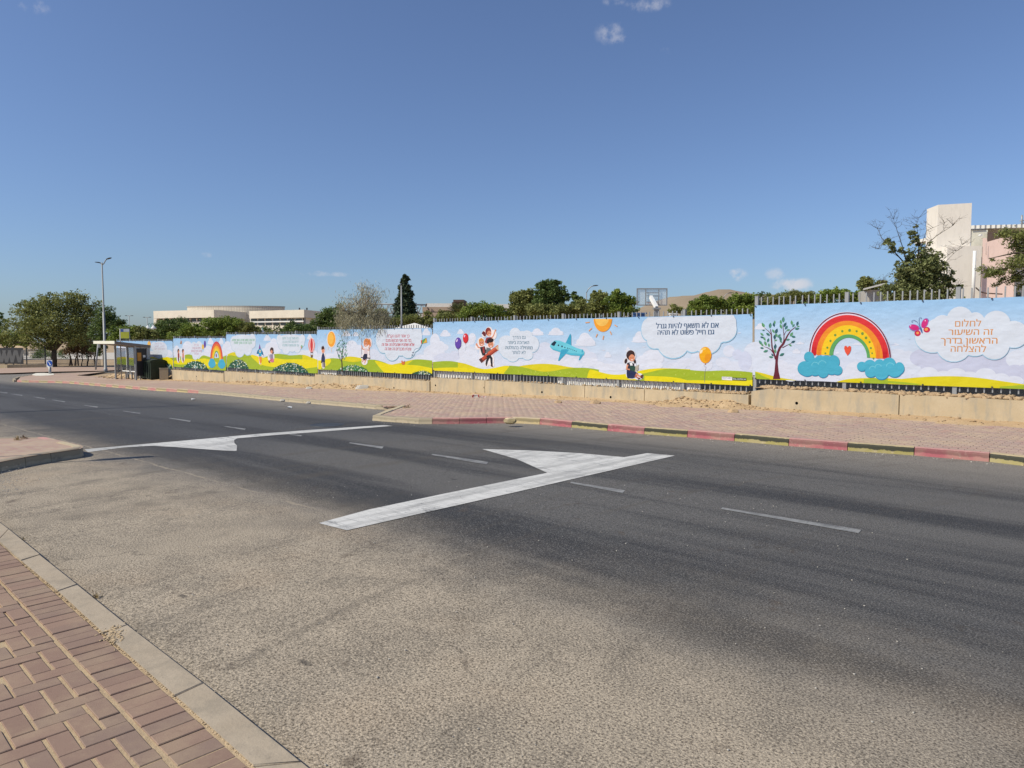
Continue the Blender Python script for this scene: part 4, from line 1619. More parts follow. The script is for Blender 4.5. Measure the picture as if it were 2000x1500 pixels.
def banner_plane():
    s = SEC[1]
    b = Banner(s['c'], s['q'], 'long banner with a light blue aeroplane, a giant pencil carrying children, and a girl reading', SKY)
    b.view(840, 600, 6.25)
    b.cloud('printed_cloud', [(60, 420, 60, 100), (120, 470, 60, 60), (180, 490, 45, 40), (50, 560, 130, 110)], WHT)
    b.cloud('printed_cloud', [(420, 530, 80, 110), (500, 590, 90, 110), (360, 620, 80, 80), (600, 650, 150, 90), (450, 680, 200, 60)], WHT)
    b.cloud('printed_cloud', [(515, 370, 45, 55), (490, 410, 60, 50)], WHT)
    b.cloud('printed_cloud', [(200, 620, 160, 60), (300, 590, 60, 60)], (216, 222, 242))
    b.cloud('printed_cloud', [(1400, 520, 90, 95), (1480, 590, 130, 110), (1340, 620, 130, 110), (1600, 660, 170, 90)], (217, 224, 243))
    b.cloud('printed_cloud', [(1380, 690, 70, 60), (1480, 700, 90, 60), (1600, 690, 80, 70), (1250, 690, 110, 60), (1750, 690, 120, 90), (1060, 690, 90, 40)], WHT)
    b.cloud('printed_cloud', [(1870, 590, 90, 100), (1950, 650, 100, 110)], (217, 224, 243))
    little_cloud(b, 185, 315, 140, 80)
    little_cloud(b, 372, 295, 90, 60)
    little_cloud(b, 1305, 300, 170, 85)
    little_cloud(b, 1535, 295, 200, 90)
    little_cloud(b, 1890, 390, 250, 160)
    b.view(1150, 600, 6.0606)
    b.cloud('printed_cloud', [(50, 650, 60, 55), (120, 690, 70, 50), (-20, 660, 60, 60), (200, 710, 90, 45), (330, 710, 130, 45)], WHT)
    b.cloud('printed_cloud', [(760, 600, 130, 100), (640, 640, 80, 70), (720, 690, 160, 60)], WHT)
    b.cloud('printed_cloud', [(1160, 650, 110, 50), (1270, 600, 60, 70), (1050, 700, 110, 50), (1330, 680, 140, 90)], (221, 227, 244))
    b.cloud('printed_cloud', [(1660, 520, 70, 70), (1590, 650, 90, 60), (1720, 700, 140, 60), (1850, 720, 90, 60)], (221, 227, 244))
    b.cloud('printed_cloud', [(1760, 560, 60, 60), (1850, 640, 80, 120)], LAV)
    little_cloud(b, 600, 350, 190, 130)
    little_cloud(b, 10, 400, 150, 110)
    little_cloud(b, 225, 560, 90, 65)
    little_cloud(b, 465, 500, 70, 55)
    for x, y in ((175, 510), (650, 472), (1780, 305)):
        b.fresh('printed_cloud')
        b.poly('printed_cloud', [(x - 25, y + 4), (x, y - 7), (x + 28, y - 2), (x, y + 7)], WHT)
    # hills
    b.view(840, 600, 6.25)
    b.hill('printed_hill', [(37, 668), (120, 660), (210, 655), (300, 662), (400, 685), (520, 725), (620, 752), (720, 755), (800, 748)], GRN)
    b.hill('printed_hill', [(340, 672), (440, 690), (560, 735), (660, 762)], YEL2)
    b.hill('printed_hill', [(37, 748), (140, 738), (280, 735), (430, 742), (560, 752), (700, 756), (820, 735), (900, 715), (960, 714), (1010, 740), (1080, 800), (1110, 850)], YEL)
    b.hill('printed_hill', [(1020, 735), (1150, 708), (1300, 692), (1420, 690), (1540, 700), (1680, 728), (1800, 742), (1900, 748)], YEL2)
    b.hill('printed_hill', [(905, 800), (960, 735), (968, 722), (960, 712), (1080, 720), (1180, 742), (1300, 775), (1400, 790), (1520, 778), (1640, 752), (1760, 740), (1860, 738), (1960, 745), (2060, 762)], GRN)
    b.view(1150, 600, 6.0606)
    b.hill('printed_hill', [(-25, 845), (0, 760), (15, 735), (60, 745), (150, 772), (250, 795), (350, 800), (440, 790), (540, 770), (640, 742), (760, 726), (900, 722), (1060, 728), (1200, 735)], YEL)
    b.hill('printed_hill', [(560, 800), (720, 770), (860, 735), (1000, 726), (1150, 738), (1290, 752), (1400, 757), (1560, 748), (1700, 750), (1850, 760), (1938, 772)], GRN)
    b.hill('printed_hill', [(900, 860), (1120, 868), (1300, 862), (1500, 872), (1700, 862), (1938, 868)], YEL)
    b.hill('printed_hill', [(660, 812), (760, 816), (900, 820), (1060, 835), (1150, 860), (1250, 890)], YEL)
    b.hill('printed_hill', [(1700, 880), (1800, 872), (1938, 862)], YEL)
    rr = random.Random(3)
    for k in range(70):
        b.view(840, 600, 6.25)
        x = rr.uniform(1060, 1800)
        y = rr.uniform(775, b.hem(x, False) - 12)
        small_flower(b, x, y, rr.uniform(2.5, 5), (206, 214, 96))
    b.view(1150, 600, 6.0606)
    for x, y in ((1030, 800), (1130, 790), (1265, 785), (1330, 825), (1420, 828), (1480, 790), (1600, 840), (1800, 800)):
        small_flower(b, x, y, 6, (216, 220, 110))
    # balloons
    b.view(840, 600, 6.25)
    for x, y, rx, ry, c, c2 in ((345, 440, 40, 72, (104, 72, 176), (70, 52, 140)), (436, 380, 35, 62, (222, 44, 54), (170, 28, 44))):
        b.fresh('printed_balloon')
        b.ell('printed_balloon', x, y, rx + 3, ry + 3, HALO)
        b.ell('printed_balloon', x, y, rx, ry, c2)
        b.ell('printed_balloon', x - 4, y - 5, rx - 5, ry - 8, c)
        b.ell('printed_balloon', x - rx * .4, y - ry * .45, rx * .2, ry * .28, (236, 214, 240), .4, 10)
        b.poly('printed_balloon', [(x - 6, y + ry + 10), (x, y + ry - 2), (x + 6, y + ry + 10)], c2)
        b.line('printed_balloon', [(x, y + ry + 8), (x + 5, y + ry + 40), (x - 3, y + ry + 85)], 2.5, (190, 196, 220))
    # children on the pencil
    K = 'printed_children'
    HL = (246, 238, 240)
    b.line(K, [(620, 645), (735, 570), (845, 478), (900, 445)], 78, HL, .5)
    for x, y, rx, ry in ((720, 300, 46, 62), (625, 425, 45, 62), (740, 430, 50, 66), (662, 328, 30, 42), (655, 540, 52, 80), (720, 540, 52, 90), (735, 640, 50, 70), (775, 335, 40, 60), (590, 480, 42, 40), (695, 690, 28, 40), (757, 705, 28, 34)):
        b.ell(K, x, y, rx, ry, HL)
    # girl on top
    b.line(K, [(738, 395), (775, 350), (798, 285)], 17, SKIN, .7)
    b.ell(K, 800, 284, 9, 13, SKIN)
    b.poly(K, [(690, 370), (750, 365), (765, 420), (690, 445), (668, 425)], (150, 58, 66))
    b.ell(K, 662, 325, 19, 34, (110, 40, 44), -.4)
    b.ell(K, 645, 318, 12, 14, (110, 40, 44))
    b.ell(K, 712, 298, 35, 50, (134, 50, 44))
    kid_face(b, K, 724, 320, 27, 34)
    b.poly(K, [(683, 300), (700, 258), (730, 255), (748, 290), (742, 300), (722, 280), (700, 295)], (150, 58, 50))
    # boy behind
    b.line(K, [(630, 500), (590, 490), (572, 455)], 20, SKIN, .7)
    b.ell(K, 570, 455, 11, 16, SKIN)
    b.poly(K, [(610, 490), (668, 475), (690, 540), (672, 590), (640, 590), (622, 540)], (52, 44, 50))
    b.poly(K, [(640, 490), (662, 482), (668, 560), (648, 560)], (168, 60, 54))
    kid_face(b, K, 630, 435, 32, 42)
    b.poly(K, [(598, 440), (598, 395), (625, 375), (655, 392), (662, 420), (640, 404), (615, 412)], (220, 148, 70))
    # boy in front
    b.poly(K, [(690, 490), (740, 500), (752, 550), (745, 610), (700, 600), (682, 545)], (108, 118, 122))
    b.line(K, [(735, 520), (752, 548), (720, 565)], 18, (120, 130, 134))
    # pencil
    b.line(K, [(625, 655), (690, 600), (770, 540)], 50, (146, 58, 42))
    b.line(K, [(632, 640), (694, 588), (770, 527)], 30, (196, 82, 56))
    b.line(K, [(612, 660), (640, 640)], 52, (92, 48, 46))
    b.line(K, [(720, 572), (842, 485)], 56, (192, 78, 52))
    b.line(K, [(712, 562), (836, 470)], 18, (222, 112, 78))
    b.line(K, [(730, 588), (848, 502)], 14, (150, 54, 42))
    b.poly(K, [(800, 490), (860, 452), (868, 470), (838, 528)], (222, 184, 150))
    b.poly(K, [(797, 492), (815, 512), (838, 530), (893, 447)], (226, 190, 156))
    b.poly(K, [(862, 462), (893, 445), (872, 474)], (40, 36, 40))
    kid_face(b, K, 742, 452, 35, 44)
    b.ell(K, 738, 405, 36, 28, (44, 24, 26))
    b.ell(K, 708, 420, 16, 26, (44, 24, 26))
    b.ell(K, 766, 402, 12, 20, (44, 24, 26))
    b.line(K, [(700, 590), (715, 615), (695, 660), (688, 700)], 36, (36, 36, 42), .6)
    b.line(K, [(720, 590), (750, 625), (752, 670), (756, 705)], 34, (36, 36, 42), .6)
    b.poly(K, [(680, 690), (698, 690), (694, 718), (684, 716)], (70, 44, 40))
    b.poly(K, [(742, 702), (762, 698), (772, 728), (756, 730), (740, 718)], (84, 52, 44))
    # speech cloud
    lumps = [(1040, 325, 68, 75), (1185, 345, 66, 62), (935, 410, 92, 66), (900, 480, 62, 110), (1250, 450, 82, 100), (1130, 380, 110, 90), (960, 560, 90, 70), (1010, 590, 80, 75), (1190, 580, 68, 62), (1110, 560, 100, 60), (1080, 470, 180, 130)]
    b.cloud('printed_speech_cloud', lumps, BUB, BUB_E, (0, 5), 2)
    for s_, x0, x1, y in (('גם הדרך', 1008, 1168, 372), ('הארוכה ביותר', 950, 1210, 434), ('מתחילה בהחלטה', 920, 1252, 497), ('לא לוותר', 1004, 1168, 556)):
        b.text(s_, x0, x1, y, 34, (92, 128, 150))
    # aeroplane
    A = 'printed_aeroplane'
    T1, T2, T3 = (112, 208, 228), (60, 168, 204), (84, 190, 218)
    b.poly(A, [(1655, 440), (1700, 345), (1714, 322), (1724, 350), (1725, 475), (1690, 462)], T2)
    b.poly(A, [(1462, 480), (1480, 440), (1525, 405), (1580, 408), (1690, 448), (1790, 498), (1868, 520), (1888, 550), (1880, 585), (1840, 596), (1720, 585), (1580, 545), (1500, 520)], T1)
    b.poly(A, [(1462, 480), (1500, 505), (1590, 530), (1720, 560), (1850, 570), (1884, 560), (1880, 586), (1840, 596), (1720, 585), (1580, 545), (1500, 520)], T3)
    b.poly(A, [(1478, 452), (1520, 412), (1546, 428), (1518, 475), (1492, 466)], (28, 44, 66))
    b.poly(A, [(1604, 516), (1664, 512), (1700, 520), (1640, 590), (1578, 655), (1564, 652)], T2)
    b.poly(A, [(1850, 552), (1858, 516), (1864, 514), (1872, 550)], T2)
    b.poly(A, [(1832, 590), (1868, 572), (1862, 600), (1828, 648), (1816, 646)], T2)
    for x, y, r in ((1569, 465, 9), (1613, 479, 10), (1648, 491, 7), (1679, 500, 6), (1700, 506, 5), (1722, 513, 5), (1745, 521, 5), (1765, 529, 5), (1786, 537, 5)):
        b.ell(A, x, y, r, r * 1.2, (32, 50, 74), n=10)
    # sun on the top hem
    b.view(1150, 600, 6.0606)
    def halfsun(cx, cy, rx, ry, c):
        pts = [(cx + rx * math.cos(math.pi * k / 24), max(cy + ry * math.sin(math.pi * k / 24), b.hem(cx + rx * math.cos(math.pi * k / 24), True) + 5)) for k in range(25)]
        b.poly('printed_sun', pts, c)
    halfsun(168, 138, 109, 154, (248, 166, 44))
    halfsun(158, 138, 80, 86, (252, 200, 96))
    for x0, y0, x1, y1 in ((306, 208, 338, 230), (255, 286, 270, 326), (178, 338, 168, 384), (104, 316, 86, 356), (38, 248, 2, 282), (12, 178, -38, 184)):
        b.line('printed_sun', [(x0, y0), (x1, y1)], 11, (238, 170, 110))
    # big speech cloud hanging from the top hem
    def clip(l):
        return l
    big = [(700, 262, 76, 128), (830, 370, 130, 120), (1000, 430, 185, 172), (780, 400, 90, 90), (1230, 420, 110, 112), (1400, 400, 165, 150), (1600, 260, 152, 148), (1450, 300, 200, 150), (1000, 260, 280, 130), (1300, 250, 260, 130)]
    b.cloud('printed_speech_cloud', big, BUB, BUB_E, (0, 9), 5)
    def top_fill(x0, x1, y1, col):
        n = 12
        b.poly('printed_speech_cloud', [(x0 + (x1 - x0) * k / n, b.hem(x0 + (x1 - x0) * k / n, True) + 8) for k in range(n + 1)] + [(x1, y1), (x0, y1)], col)
    b.poly('printed_speech_cloud', [(640, 200), (672, 150), (700, b.hem(700, True) + 8), (1715, b.hem(1715, True) + 8), (1745, 150), (1752, 260), (1600, 380), (700, 330), (640, 270)], BUB)
    b.text('אם לא תשאף להיות גנרל', 800, 1538, 222, 52, (66, 96, 132))
    b.text('גם חייל פשוט לא תהיה', 818, 1486, 300, 50, (66, 96, 132))
    # reading girl
    G_ = 'printed_girl'
    for x, y, rx, ry in ((500, 575, 60, 72), (500, 690, 66, 80), (510, 790, 70, 62), (590, 820, 60, 40), (440, 640, 30, 42)):
        b.ell(G_, x, y, rx, ry, (232, 232, 240))
    b.ell(G_, 442, 638, 17, 32, HAIR, .2)
    b.ell(G_, 545, 640, 14, 30, HAIR, -.2)
    b.ell(G_, 498, 568, 52, 60, HAIR)
    kid_face(b, G_, 512, 600, 36, 42)
    b.poly(G_, [(452, 585), (462, 530), (500, 510), (540, 528), (552, 580), (540, 562), (505, 555), (475, 590)], HAIR)
    b.poly(G_, [(456, 660), (500, 648), (540, 668), (548, 740), (500, 760), (445, 740)], (44, 38, 58))
    b.poly(G_, [(484, 655), (516, 655), (522, 690), (494, 690)], (240, 240, 244))
    b.line(G_, [(462, 680), (450, 730), (490, 738)], 22, SKIN, .8)
    b.poly(G_, [(492, 690), (555, 700), (548, 770), (486, 740)], (40, 76, 66))
    b.poly(G_, [(555, 700), (596, 678), (588, 742), (548, 770)], (186, 176, 160))
    b.poly(G_, [(452, 745), (500, 750), (560, 765), (590, 790), (560, 830), (520, 845), (458, 840), (450, 790)], (34, 44, 86))
    b.line(G_, [(560, 790), (600, 815), (625, 830)], 22, SKIN, .8)
    b.line(G_, [(550, 810), (585, 838), (605, 845)], 20, SKIN_D, .8)
    b.poly(G_, [(612, 810), (640, 795), (650, 808), (640, 845), (618, 842)], (92, 52, 44))
    b.poly(G_, [(585, 838), (612, 835), (614, 855), (588, 852)], (72, 40, 38))
    # yellow balloon
    b.fresh('printed_balloon')
    b.ell('printed_balloon', 1382, 566, 73, 98, (236, 150, 30))
    b.ell('printed_balloon', 1382, 564, 69, 94, (248, 178, 16))
    b.ell('printed_balloon', 1410, 600, 36, 50, (238, 156, 18), .3)
    b.ell('printed_balloon', 1334, 522, 14, 30, (252, 236, 200), .5, 12)
    b.ell('printed_balloon', 1362, 495, 30, 11, (252, 214, 110), -.3, 12)
    b.poly('printed_balloon', [(1372, 678), (1382, 662), (1392, 678)], (200, 120, 20))
    b.line('printed_balloon', [(1382, 678), (1362, 690), (1392, 712), (1380, 745), (1374, 800), (1372, 890)], 3, (150, 140, 150))
    # sticker with the printer's name and telephone
    b.poly('printed_label', [(1578, 822), (1700, 826), (1700, 866), (1578, 858)], (246, 246, 250))
    b.poly('printed_label', [(1702, 832), (1866, 838), (1868, 870), (1702, 864)], (52, 66, 62))
    b.text('RESTART', 1586, 1694, 838, 18, (120, 110, 160))
    b.text('056-2070538', 1708, 1860, 851, 17, (226, 232, 230))
    b.done()


def flower_bush(b, x0, x1, ytop, dens, seed, dark=(38, 88, 64)):
    rr = random.Random(seed)
    n = 14
    crest = []
    for k in range(n + 1):
        t = k / n
        x = x0 + (x1 - x0) * t
        hb = b.hem(x, False)
        y = hb - (hb - ytop) * math.sin(math.pi * t) ** .7 + rr.uniform(-4, 4)
        crest.append((x, min(y, hb - 4)))
    b.hill('printed_bush', crest, dark)
    for k in range(n * 2):
        x = rr.uniform(x0 + 10, x1 - 10)
        t = (x - x0) / (x1 - x0)
        hb = b.hem(x, False)
        y = hb - (hb - ytop) * math.sin(math.pi * t) ** .7
        b.poly('printed_bush', [(x - 4, y + 12), (x + rr.uniform(-8, 8), y - rr.uniform(8, 26)), (x + 4, y + 12)], dark)
    for k in range(dens):
        x = x0 + (x1 - x0) * min(max(rr.gauss(.5, .2), .08), .92)
        t = (x - x0) / (x1 - x0)
        hb = b.hem(x, False)
        y = hb - rr.uniform(.05, 1.0) * (hb - ytop) * math.sin(math.pi * t) ** .7
        small_flower(b, x, min(y, hb - 8), rr.uniform(4, 10), rr.choice([(240, 244, 240), (226, 236, 214), (170, 210, 220), (236, 230, 170)]))


def banner_swing():
    s = SEC[2]
    b = Banner(s['c'], s['q'], 'banner with a girl on a swing, a schoolboy, a young tree and a kite', SKY)
    b.view(620, 630, 8.3333)
    b.cloud('printed_cloud', [(560, 380, 90, 90), (660, 470, 110, 110), (480, 520, 120, 100), (360, 500, 90, 90)], WHT)
    b.cloud('printed_cloud', [(900, 510, 110, 80), (980, 570, 120, 60), (820, 560, 100, 60)], (219, 226, 244))
    b.cloud('printed_cloud', [(1700, 580, 110, 60), (1820, 520, 60, 110), (1650, 610, 120, 40), (60, 560, 90, 60), (200, 560, 110, 60)], WHT)
    little_cloud(b, 470, 175, 140, 90)
    little_cloud(b, 620, 185, 110, 70)
    little_cloud(b, 1770, 150, 150, 110)
    b.hill('printed_hill', [(10, 640), (60, 622), (140, 600), (230, 575), (330, 585), (420, 600), (460, 620)], GRN)
    b.hill('printed_hill', [(10, 618), (70, 612), (140, 590), (200, 582), (228, 610), (210, 660), (150, 710), (60, 735)], YEL)
    b.hill('printed_hill', [(400, 590), (460, 555), (560, 550), (680, 570), (800, 595), (880, 620)], YEL2)
    b.hill('printed_hill', [(140, 720), (230, 640), (300, 600), (420, 615), (540, 645), (640, 642), (760, 610), (880, 600), (980, 612), (1100, 650), (1200, 700), (1300, 800)], GRN)
    b.hill('printed_hill', [(1200, 690), (1330, 665), (1450, 628), (1560, 600), (1690, 598), (1800, 610), (1868, 618)], GRN)
    b.hill('printed_hill', [(1180, 690), (1300, 668), (1420, 640), (1530, 610), (1560, 606), (1520, 640), (1460, 690)], YEL2)
    b.hill('printed_hill', [(1100, 830), (1000, 720), (940, 640), (925, 618), (1010, 632), (1110, 665), (1210, 685), (1330, 690), (1480, 688), (1620, 695), (1760, 720), (1868, 745)], YEL)
    flower_bush(b, 330, 830, 690, 60, 5, (60, 120, 60))
    flower_bush(b, 1540, 1880, 790, 30, 6)
    # sun
    b.ell('printed_sun', 229, 275, 74, 138, (238, 226, 214))
    b.ell('printed_sun', 229, 272, 64, 124, (250, 168, 48))
    b.ell('printed_sun', 218, 258, 46, 92, (252, 194, 80))
    for x0, y0, x1, y1 in ((228, 410, 234, 480), (180, 400, 168, 450), (120, 180, 138, 200), (330, 205, 350, 195)):
        b.line('printed_sun', [(x0, y0), (x1, y1)], 7, (236, 206, 180))
    # schoolboy
    K = 'printed_boy'
    for x, y, rx, ry in ((92, 440, 36, 60), (98, 560, 38, 80), (100, 690, 30, 60)):
        b.ell(K, x, y, rx, ry, HL2)
    b.ell(K, 94, 455, 24, 42, SKIN)
    b.poly(K, [(64, 440), (68, 395), (96, 375), (116, 410), (116, 450), (104, 428), (82, 440)], HAIR)
    b.poly(K, [(82, 500), (105, 498), (126, 570), (124, 640), (78, 640), (72, 570)], (40, 52, 92))
    b.line(K, [(82, 525), (70, 590), (70, 640)], 13, (40, 52, 92))
    b.ell(K, 68, 645, 10, 14, (40, 34, 40))
    b.line(K, [(92, 635), (94, 730)], 17, (58, 44, 48))
    b.line(K, [(112, 635), (120, 730)], 16, (58, 44, 48))
    # young tree
    TT = 'printed_tree'
    b.line(TT, [(404, 800), (402, 690), (396, 600), (402, 520), (420, 440)], 22, (84, 70, 50), .35)
    for pts in ([(398, 640), (350, 570), (325, 480), (318, 420)], [(402, 600), (450, 510), (480, 440)], [(400, 540), (370, 450), (350, 380)], [(412, 470), (430, 390), (440, 330)]):
        b.line(TT, pts, 9, (84, 70, 50), .4)
    rr = random.Random(8)
    for k in range(95):
        a_ = rr.uniform(0, 2 * math.pi)
        r_ = rr.random() ** .5
        x, y = 402 + 95 * r_ * math.cos(a_), 450 + 165 * r_ * math.sin(a_)
        if abs(x - 402) < 18 and y > 560:
            continue
        an = rr.uniform(.9, 2.2)
        l = rr.uniform(24, 40)
        ca, sa = math.cos(an), math.sin(an)
        c = rr.choice([(60, 128, 110), (92, 160, 118), (54, 108, 108), (120, 186, 136)])
        b.poly(TT, [(x - l * ca / 2, y - l * sa / 2), (x - 5 * sa, y + 5 * ca), (x + l * ca / 2, y + l * sa / 2), (x + 5 * sa, y - 5 * ca)], c)
    # girl on the swing
    K = 'printed_girl'
    for x, y, rx, ry in ((805, 330, 58, 78), (795, 470, 60, 90), (785, 560, 80, 60), (770, 640, 50, 50), (856, 330, 34, 80)):
        b.ell(K, x, y, rx, ry, HL2)
    b.line(K, [(722, 240), (720, 570)], 4, (170, 150, 150))
    b.line(K, [(850, 270), (852, 580)], 4, (170, 150, 150))
    b.ell(K, 853, 330, 18, 64, (226, 132, 66), -.15)
    b.ell(K, 802, 320, 46, 62, (226, 132, 66))
    kid_face(b, K, 788, 345, 30, 48)
    b.poly(K, [(760, 350), (760, 290), (790, 262), (830, 270), (842, 320), (815, 290), (785, 300)], (236, 146, 80))
    b.poly(K, [(765, 420), (812, 418), (822, 520), (762, 520)], (226, 206, 212))
    b.line(K, [(768, 440), (735, 430), (722, 370)], 17, SKIN, .8)
    b.line(K, [(812, 440), (838, 460), (846, 390)], 17, SKIN, .8)
    b.poly(K, [(708, 560), (860, 572), (862, 590), (708, 576)], (54, 42, 46))
    b.poly(K, [(765, 508), (815, 510), (815, 570), (795, 620), (738, 612), (745, 545)], (38, 40, 70))
    b.line(K, [(752, 600), (742, 630), (728, 645)], 16, SKIN, .8)
    b.line(K, [(785, 600), (780, 640), (770, 668)], 16, SKIN, .8)
    # speech cloud
    lumps = [(1330, 240, 372, 170), (1120, 300, 165, 190), (1540, 300, 165, 185), (1220, 470, 120, 150), (1080, 400, 90, 95), (1360, 430, 120, 110), (1480, 470, 110, 110), (1350, 330, 260, 150)]
    lumps = [(x, y, rx, min(ry, y - b.hem(x, True) - 8)) if y - ry < b.hem(x, True) + 8 else (x, y, rx, ry) for x, y, rx, ry in lumps]
    b.cloud('printed_speech_cloud', lumps, BUB, (132, 190, 216), (0, 8), 3)
    b.poly('printed_speech_cloud', [(1005, b.hem(1005, True) + 8), (1690, b.hem(1690, True) + 8), (1706, 200), (1706, 260), (960, 260), (962, 190)], BUB)
    for s_, x0, x1, y in (('כך אמר להם הקב"ה', 1140, 1502, 222), ('בני מה אני מבקש מכם', 1118, 1532, 293), ('אלא שתהיו אוהבים זה את זה', 1052, 1580, 362), ('ותהיו מכבדים זה את זה', 1102, 1528, 432)):
        b.text(s_, x0, x1, y, 42, (196, 96, 106))
    # kite
    K = 'printed_kite'
    b.poly(K, [(1684, 290), (1706, 285), (1712, 320), (1692, 352)], (224, 66, 76))
    b.poly(K, [(1706, 288), (1776, 244), (1745, 320), (1700, 350)], (96, 160, 92))
    b.poly(K, [(1776, 244), (1786, 325), (1720, 340), (1745, 310)], (240, 184, 62))
    b.line(K, [(1696, 358), (1668, 410), (1610, 425), (1580, 450), (1565, 490), (1548, 540), (1535, 560)], 8, (110, 150, 176))
    for x, y in ((1560, 486), (1550, 528)):
        b.poly(K, [(x - 14, y - 8), (x + 14, y + 8), (x + 14, y - 8), (x - 14, y + 8)], (80, 84, 110))
    # small orange bird
    b.ell('printed_bird', 1398, 660, 28, 26, (226, 122, 60))
    b.poly('printed_bird', [(1366, 640), (1378, 610), (1392, 645)], (226, 122, 60))
    b.poly('printed_bird', [(1408, 640), (1424, 614), (1424, 650)], (210, 104, 50))
    b.done()


HL2 = (240, 232, 236)


def banner_rocket():
    s = SEC[3]
    b = Banner(s['c'], s['q'], 'banner with a blue rocket, a sitting child and a red striped hot air balloon', SKY)
    b.view(440, 630, 9.0909)
    b.cloud('printed_cloud', [(40, 400, 60, 70), (90, 480, 80, 80), (30, 540, 60, 40)], WHT)
    b.cloud('printed_cloud', [(860, 340, 60, 60), (800, 430, 90, 80), (720, 520, 100, 70), (900, 470, 90, 110)], WHT)
    b.cloud('printed_cloud', [(1480, 560, 130, 70), (1580, 580, 60, 90), (1380, 540, 120, 50)], WHT)
    little_cloud(b, 745, 270, 140, 100)
    little_cloud(b, 1500, 250, 100, 90)
    b.hill('printed_hill', [(40, 565), (100, 535), (170, 522), (230, 545), (300, 600), (340, 640)], YEL2)
    b.hill('printed_hill', [(24, 600), (80, 575), (150, 590), (220, 600), (300, 570), (380, 555), (440, 575), (540, 640), (680, 740), (760, 820)], GRN)
    b.hill('printed_hill', [(640, 640), (740, 600), (860, 560), (960, 552), (1080, 570), (1150, 585), (1260, 575), (1380, 570), (1500, 620), (1640, 660)], GRN)
    b.hill('printed_hill', [(1370, 570), (1440, 580), (1540, 625), (1640, 660)], YEL2)
    b.hill('printed_hill', [(700, 830), (560, 700), (470, 620), (450, 580), (480, 568), (560, 595), (660, 622), (760, 625), (900, 632), (1040, 655), (1180, 652), (1320, 648), (1480, 662), (1636, 672)], YEL)
    b.hill('printed_hill', [(640, 750), (760, 780), (900, 790), (1000, 800), (1100, 830)], GRN)
    b.hill('printed_hill', [(1240, 900), (1340, 840), (1450, 810), (1560, 800), (1636, 785)], GRN)
    flower_bush(b, 50, 420, 655, 55, 9)
    flower_bush(b, 830, 1480, 715, 80, 10)
    l1 = [(320, 300, 222, 88), (180, 420, 70, 90), (260, 510, 80, 100), (400, 470, 75, 110), (470, 370, 70, 90), (320, 420, 170, 120), (150, 340, 60, 100), (480, 300, 62, 100)]
    l2 = [(1170, 300, 248, 92), (1000, 380, 60, 100), (1080, 460, 70, 100), (1190, 430, 80, 90), (1280, 450, 62, 85), (1340, 360, 68, 80), (1160, 380, 200, 100), (960, 300, 46, 90), (1370, 290, 50, 80)]
    for ls in (l1, l2):
        b.cloud('printed_speech_cloud', ls, BUB, (176, 206, 230), (0, 7), 3)
    for s_, x0, x1, y, c in (('אם אתה עושה את זה מתוך שמחה', 120, 522, 312, (150, 196, 170)), ('תקבל את זה מתוך שמחה', 156, 474, 362, (150, 196, 170)),
                             ('כמו פאזל גם כל חלום', 1018, 1306, 282, (150, 190, 196)), ('דורש סבלנות והרבה', 1020, 1302, 343, (150, 190, 196)), ('עד שהתמונה מתגלה', 1014, 1310, 405, (150, 190, 196))):
        b.text(s_, x0, x1, y, 36, c)
    # rocket
    K = 'printed_rocket'
    b.poly(K, [(550, 560), (590, 480), (612, 380), (640, 480), (690, 590), (640, 620), (640, 740), (605, 740), (600, 620)], HL2)
    b.poly(K, [(556, 558), (572, 500), (604, 465), (604, 545), (590, 560)], (44, 116, 160))
    b.poly(K, [(682, 588), (668, 520), (636, 470), (640, 550), (655, 570)], (44, 116, 160))
    b.poly(K, [(596, 600), (596, 470), (618, 440), (640, 470), (648, 600)], (60, 170, 206))
    b.poly(K, [(596, 470), (610, 378), (632, 462)], (118, 74, 160))
    b.ell(K, 619, 512, 17, 26, (244, 240, 220))
    b.ell(K, 619, 512, 11, 18, (170, 140, 110))
    b.poly(K, [(602, 602), (645, 602), (650, 680), (628, 745), (608, 680)], (240, 150, 60))
    # sitting child
    K = 'printed_child'
    b.ell(K, 826, 500, 40, 66, HL2)
    b.ell(K, 815, 610, 60, 90, HL2)
    b.ell(K, 828, 490, 32, 50, (50, 30, 34))
    b.ell(K, 846, 530, 16, 30, (50, 30, 34))
    b.ell(K, 824, 518, 20, 32, SKIN)
    b.poly(K, [(795, 565), (850, 560), (856, 650), (800, 660)], (150, 140, 166))
    b.poly(K, [(768, 560), (800, 580), (806, 640), (778, 620)], (190, 188, 196))
    b.poly(K, [(800, 640), (862, 640), (866, 700), (830, 710), (800, 690)], (216, 120, 150))
    b.line(K, [(830, 655), (790, 680), (770, 690)], 20, SKIN_D, .9)
    b.poly(K, [(766, 676), (784, 680), (806, 720), (774, 712)], (100, 56, 50))
    # hot air balloon
    K = 'printed_air_balloon'
    b.ell(K, 1535, 400, 62, 134, (240, 226, 228))
    b.ell(K, 1535, 400, 54, 122, (222, 62, 62))
    b.ell(K, 1535, 400, 40, 120, (246, 236, 232))
    b.ell(K, 1535, 400, 26, 119, (226, 84, 80))
    b.ell(K, 1535, 400, 11, 118, (206, 58, 60))
    b.poly(K, [(1506, 498), (1566, 498), (1552, 528), (1518, 528)], (224, 140, 140))
    b.poly(K, [(1512, 525), (1560, 525), (1556, 540), (1518, 540)], (110, 84, 90))
    b.line(K, [(1518, 530), (1520, 580)], 3, (150, 120, 110))
    b.line(K, [(1556, 530), (1554, 580)], 3, (150, 120, 110))
    b.poly(K, [(1516, 572), (1560, 572), (1554, 622), (1522, 622)], (140, 110, 80))
    b.poly(K, [(1516, 600), (1558, 600), (1554, 622), (1522, 622)], (90, 66, 52))
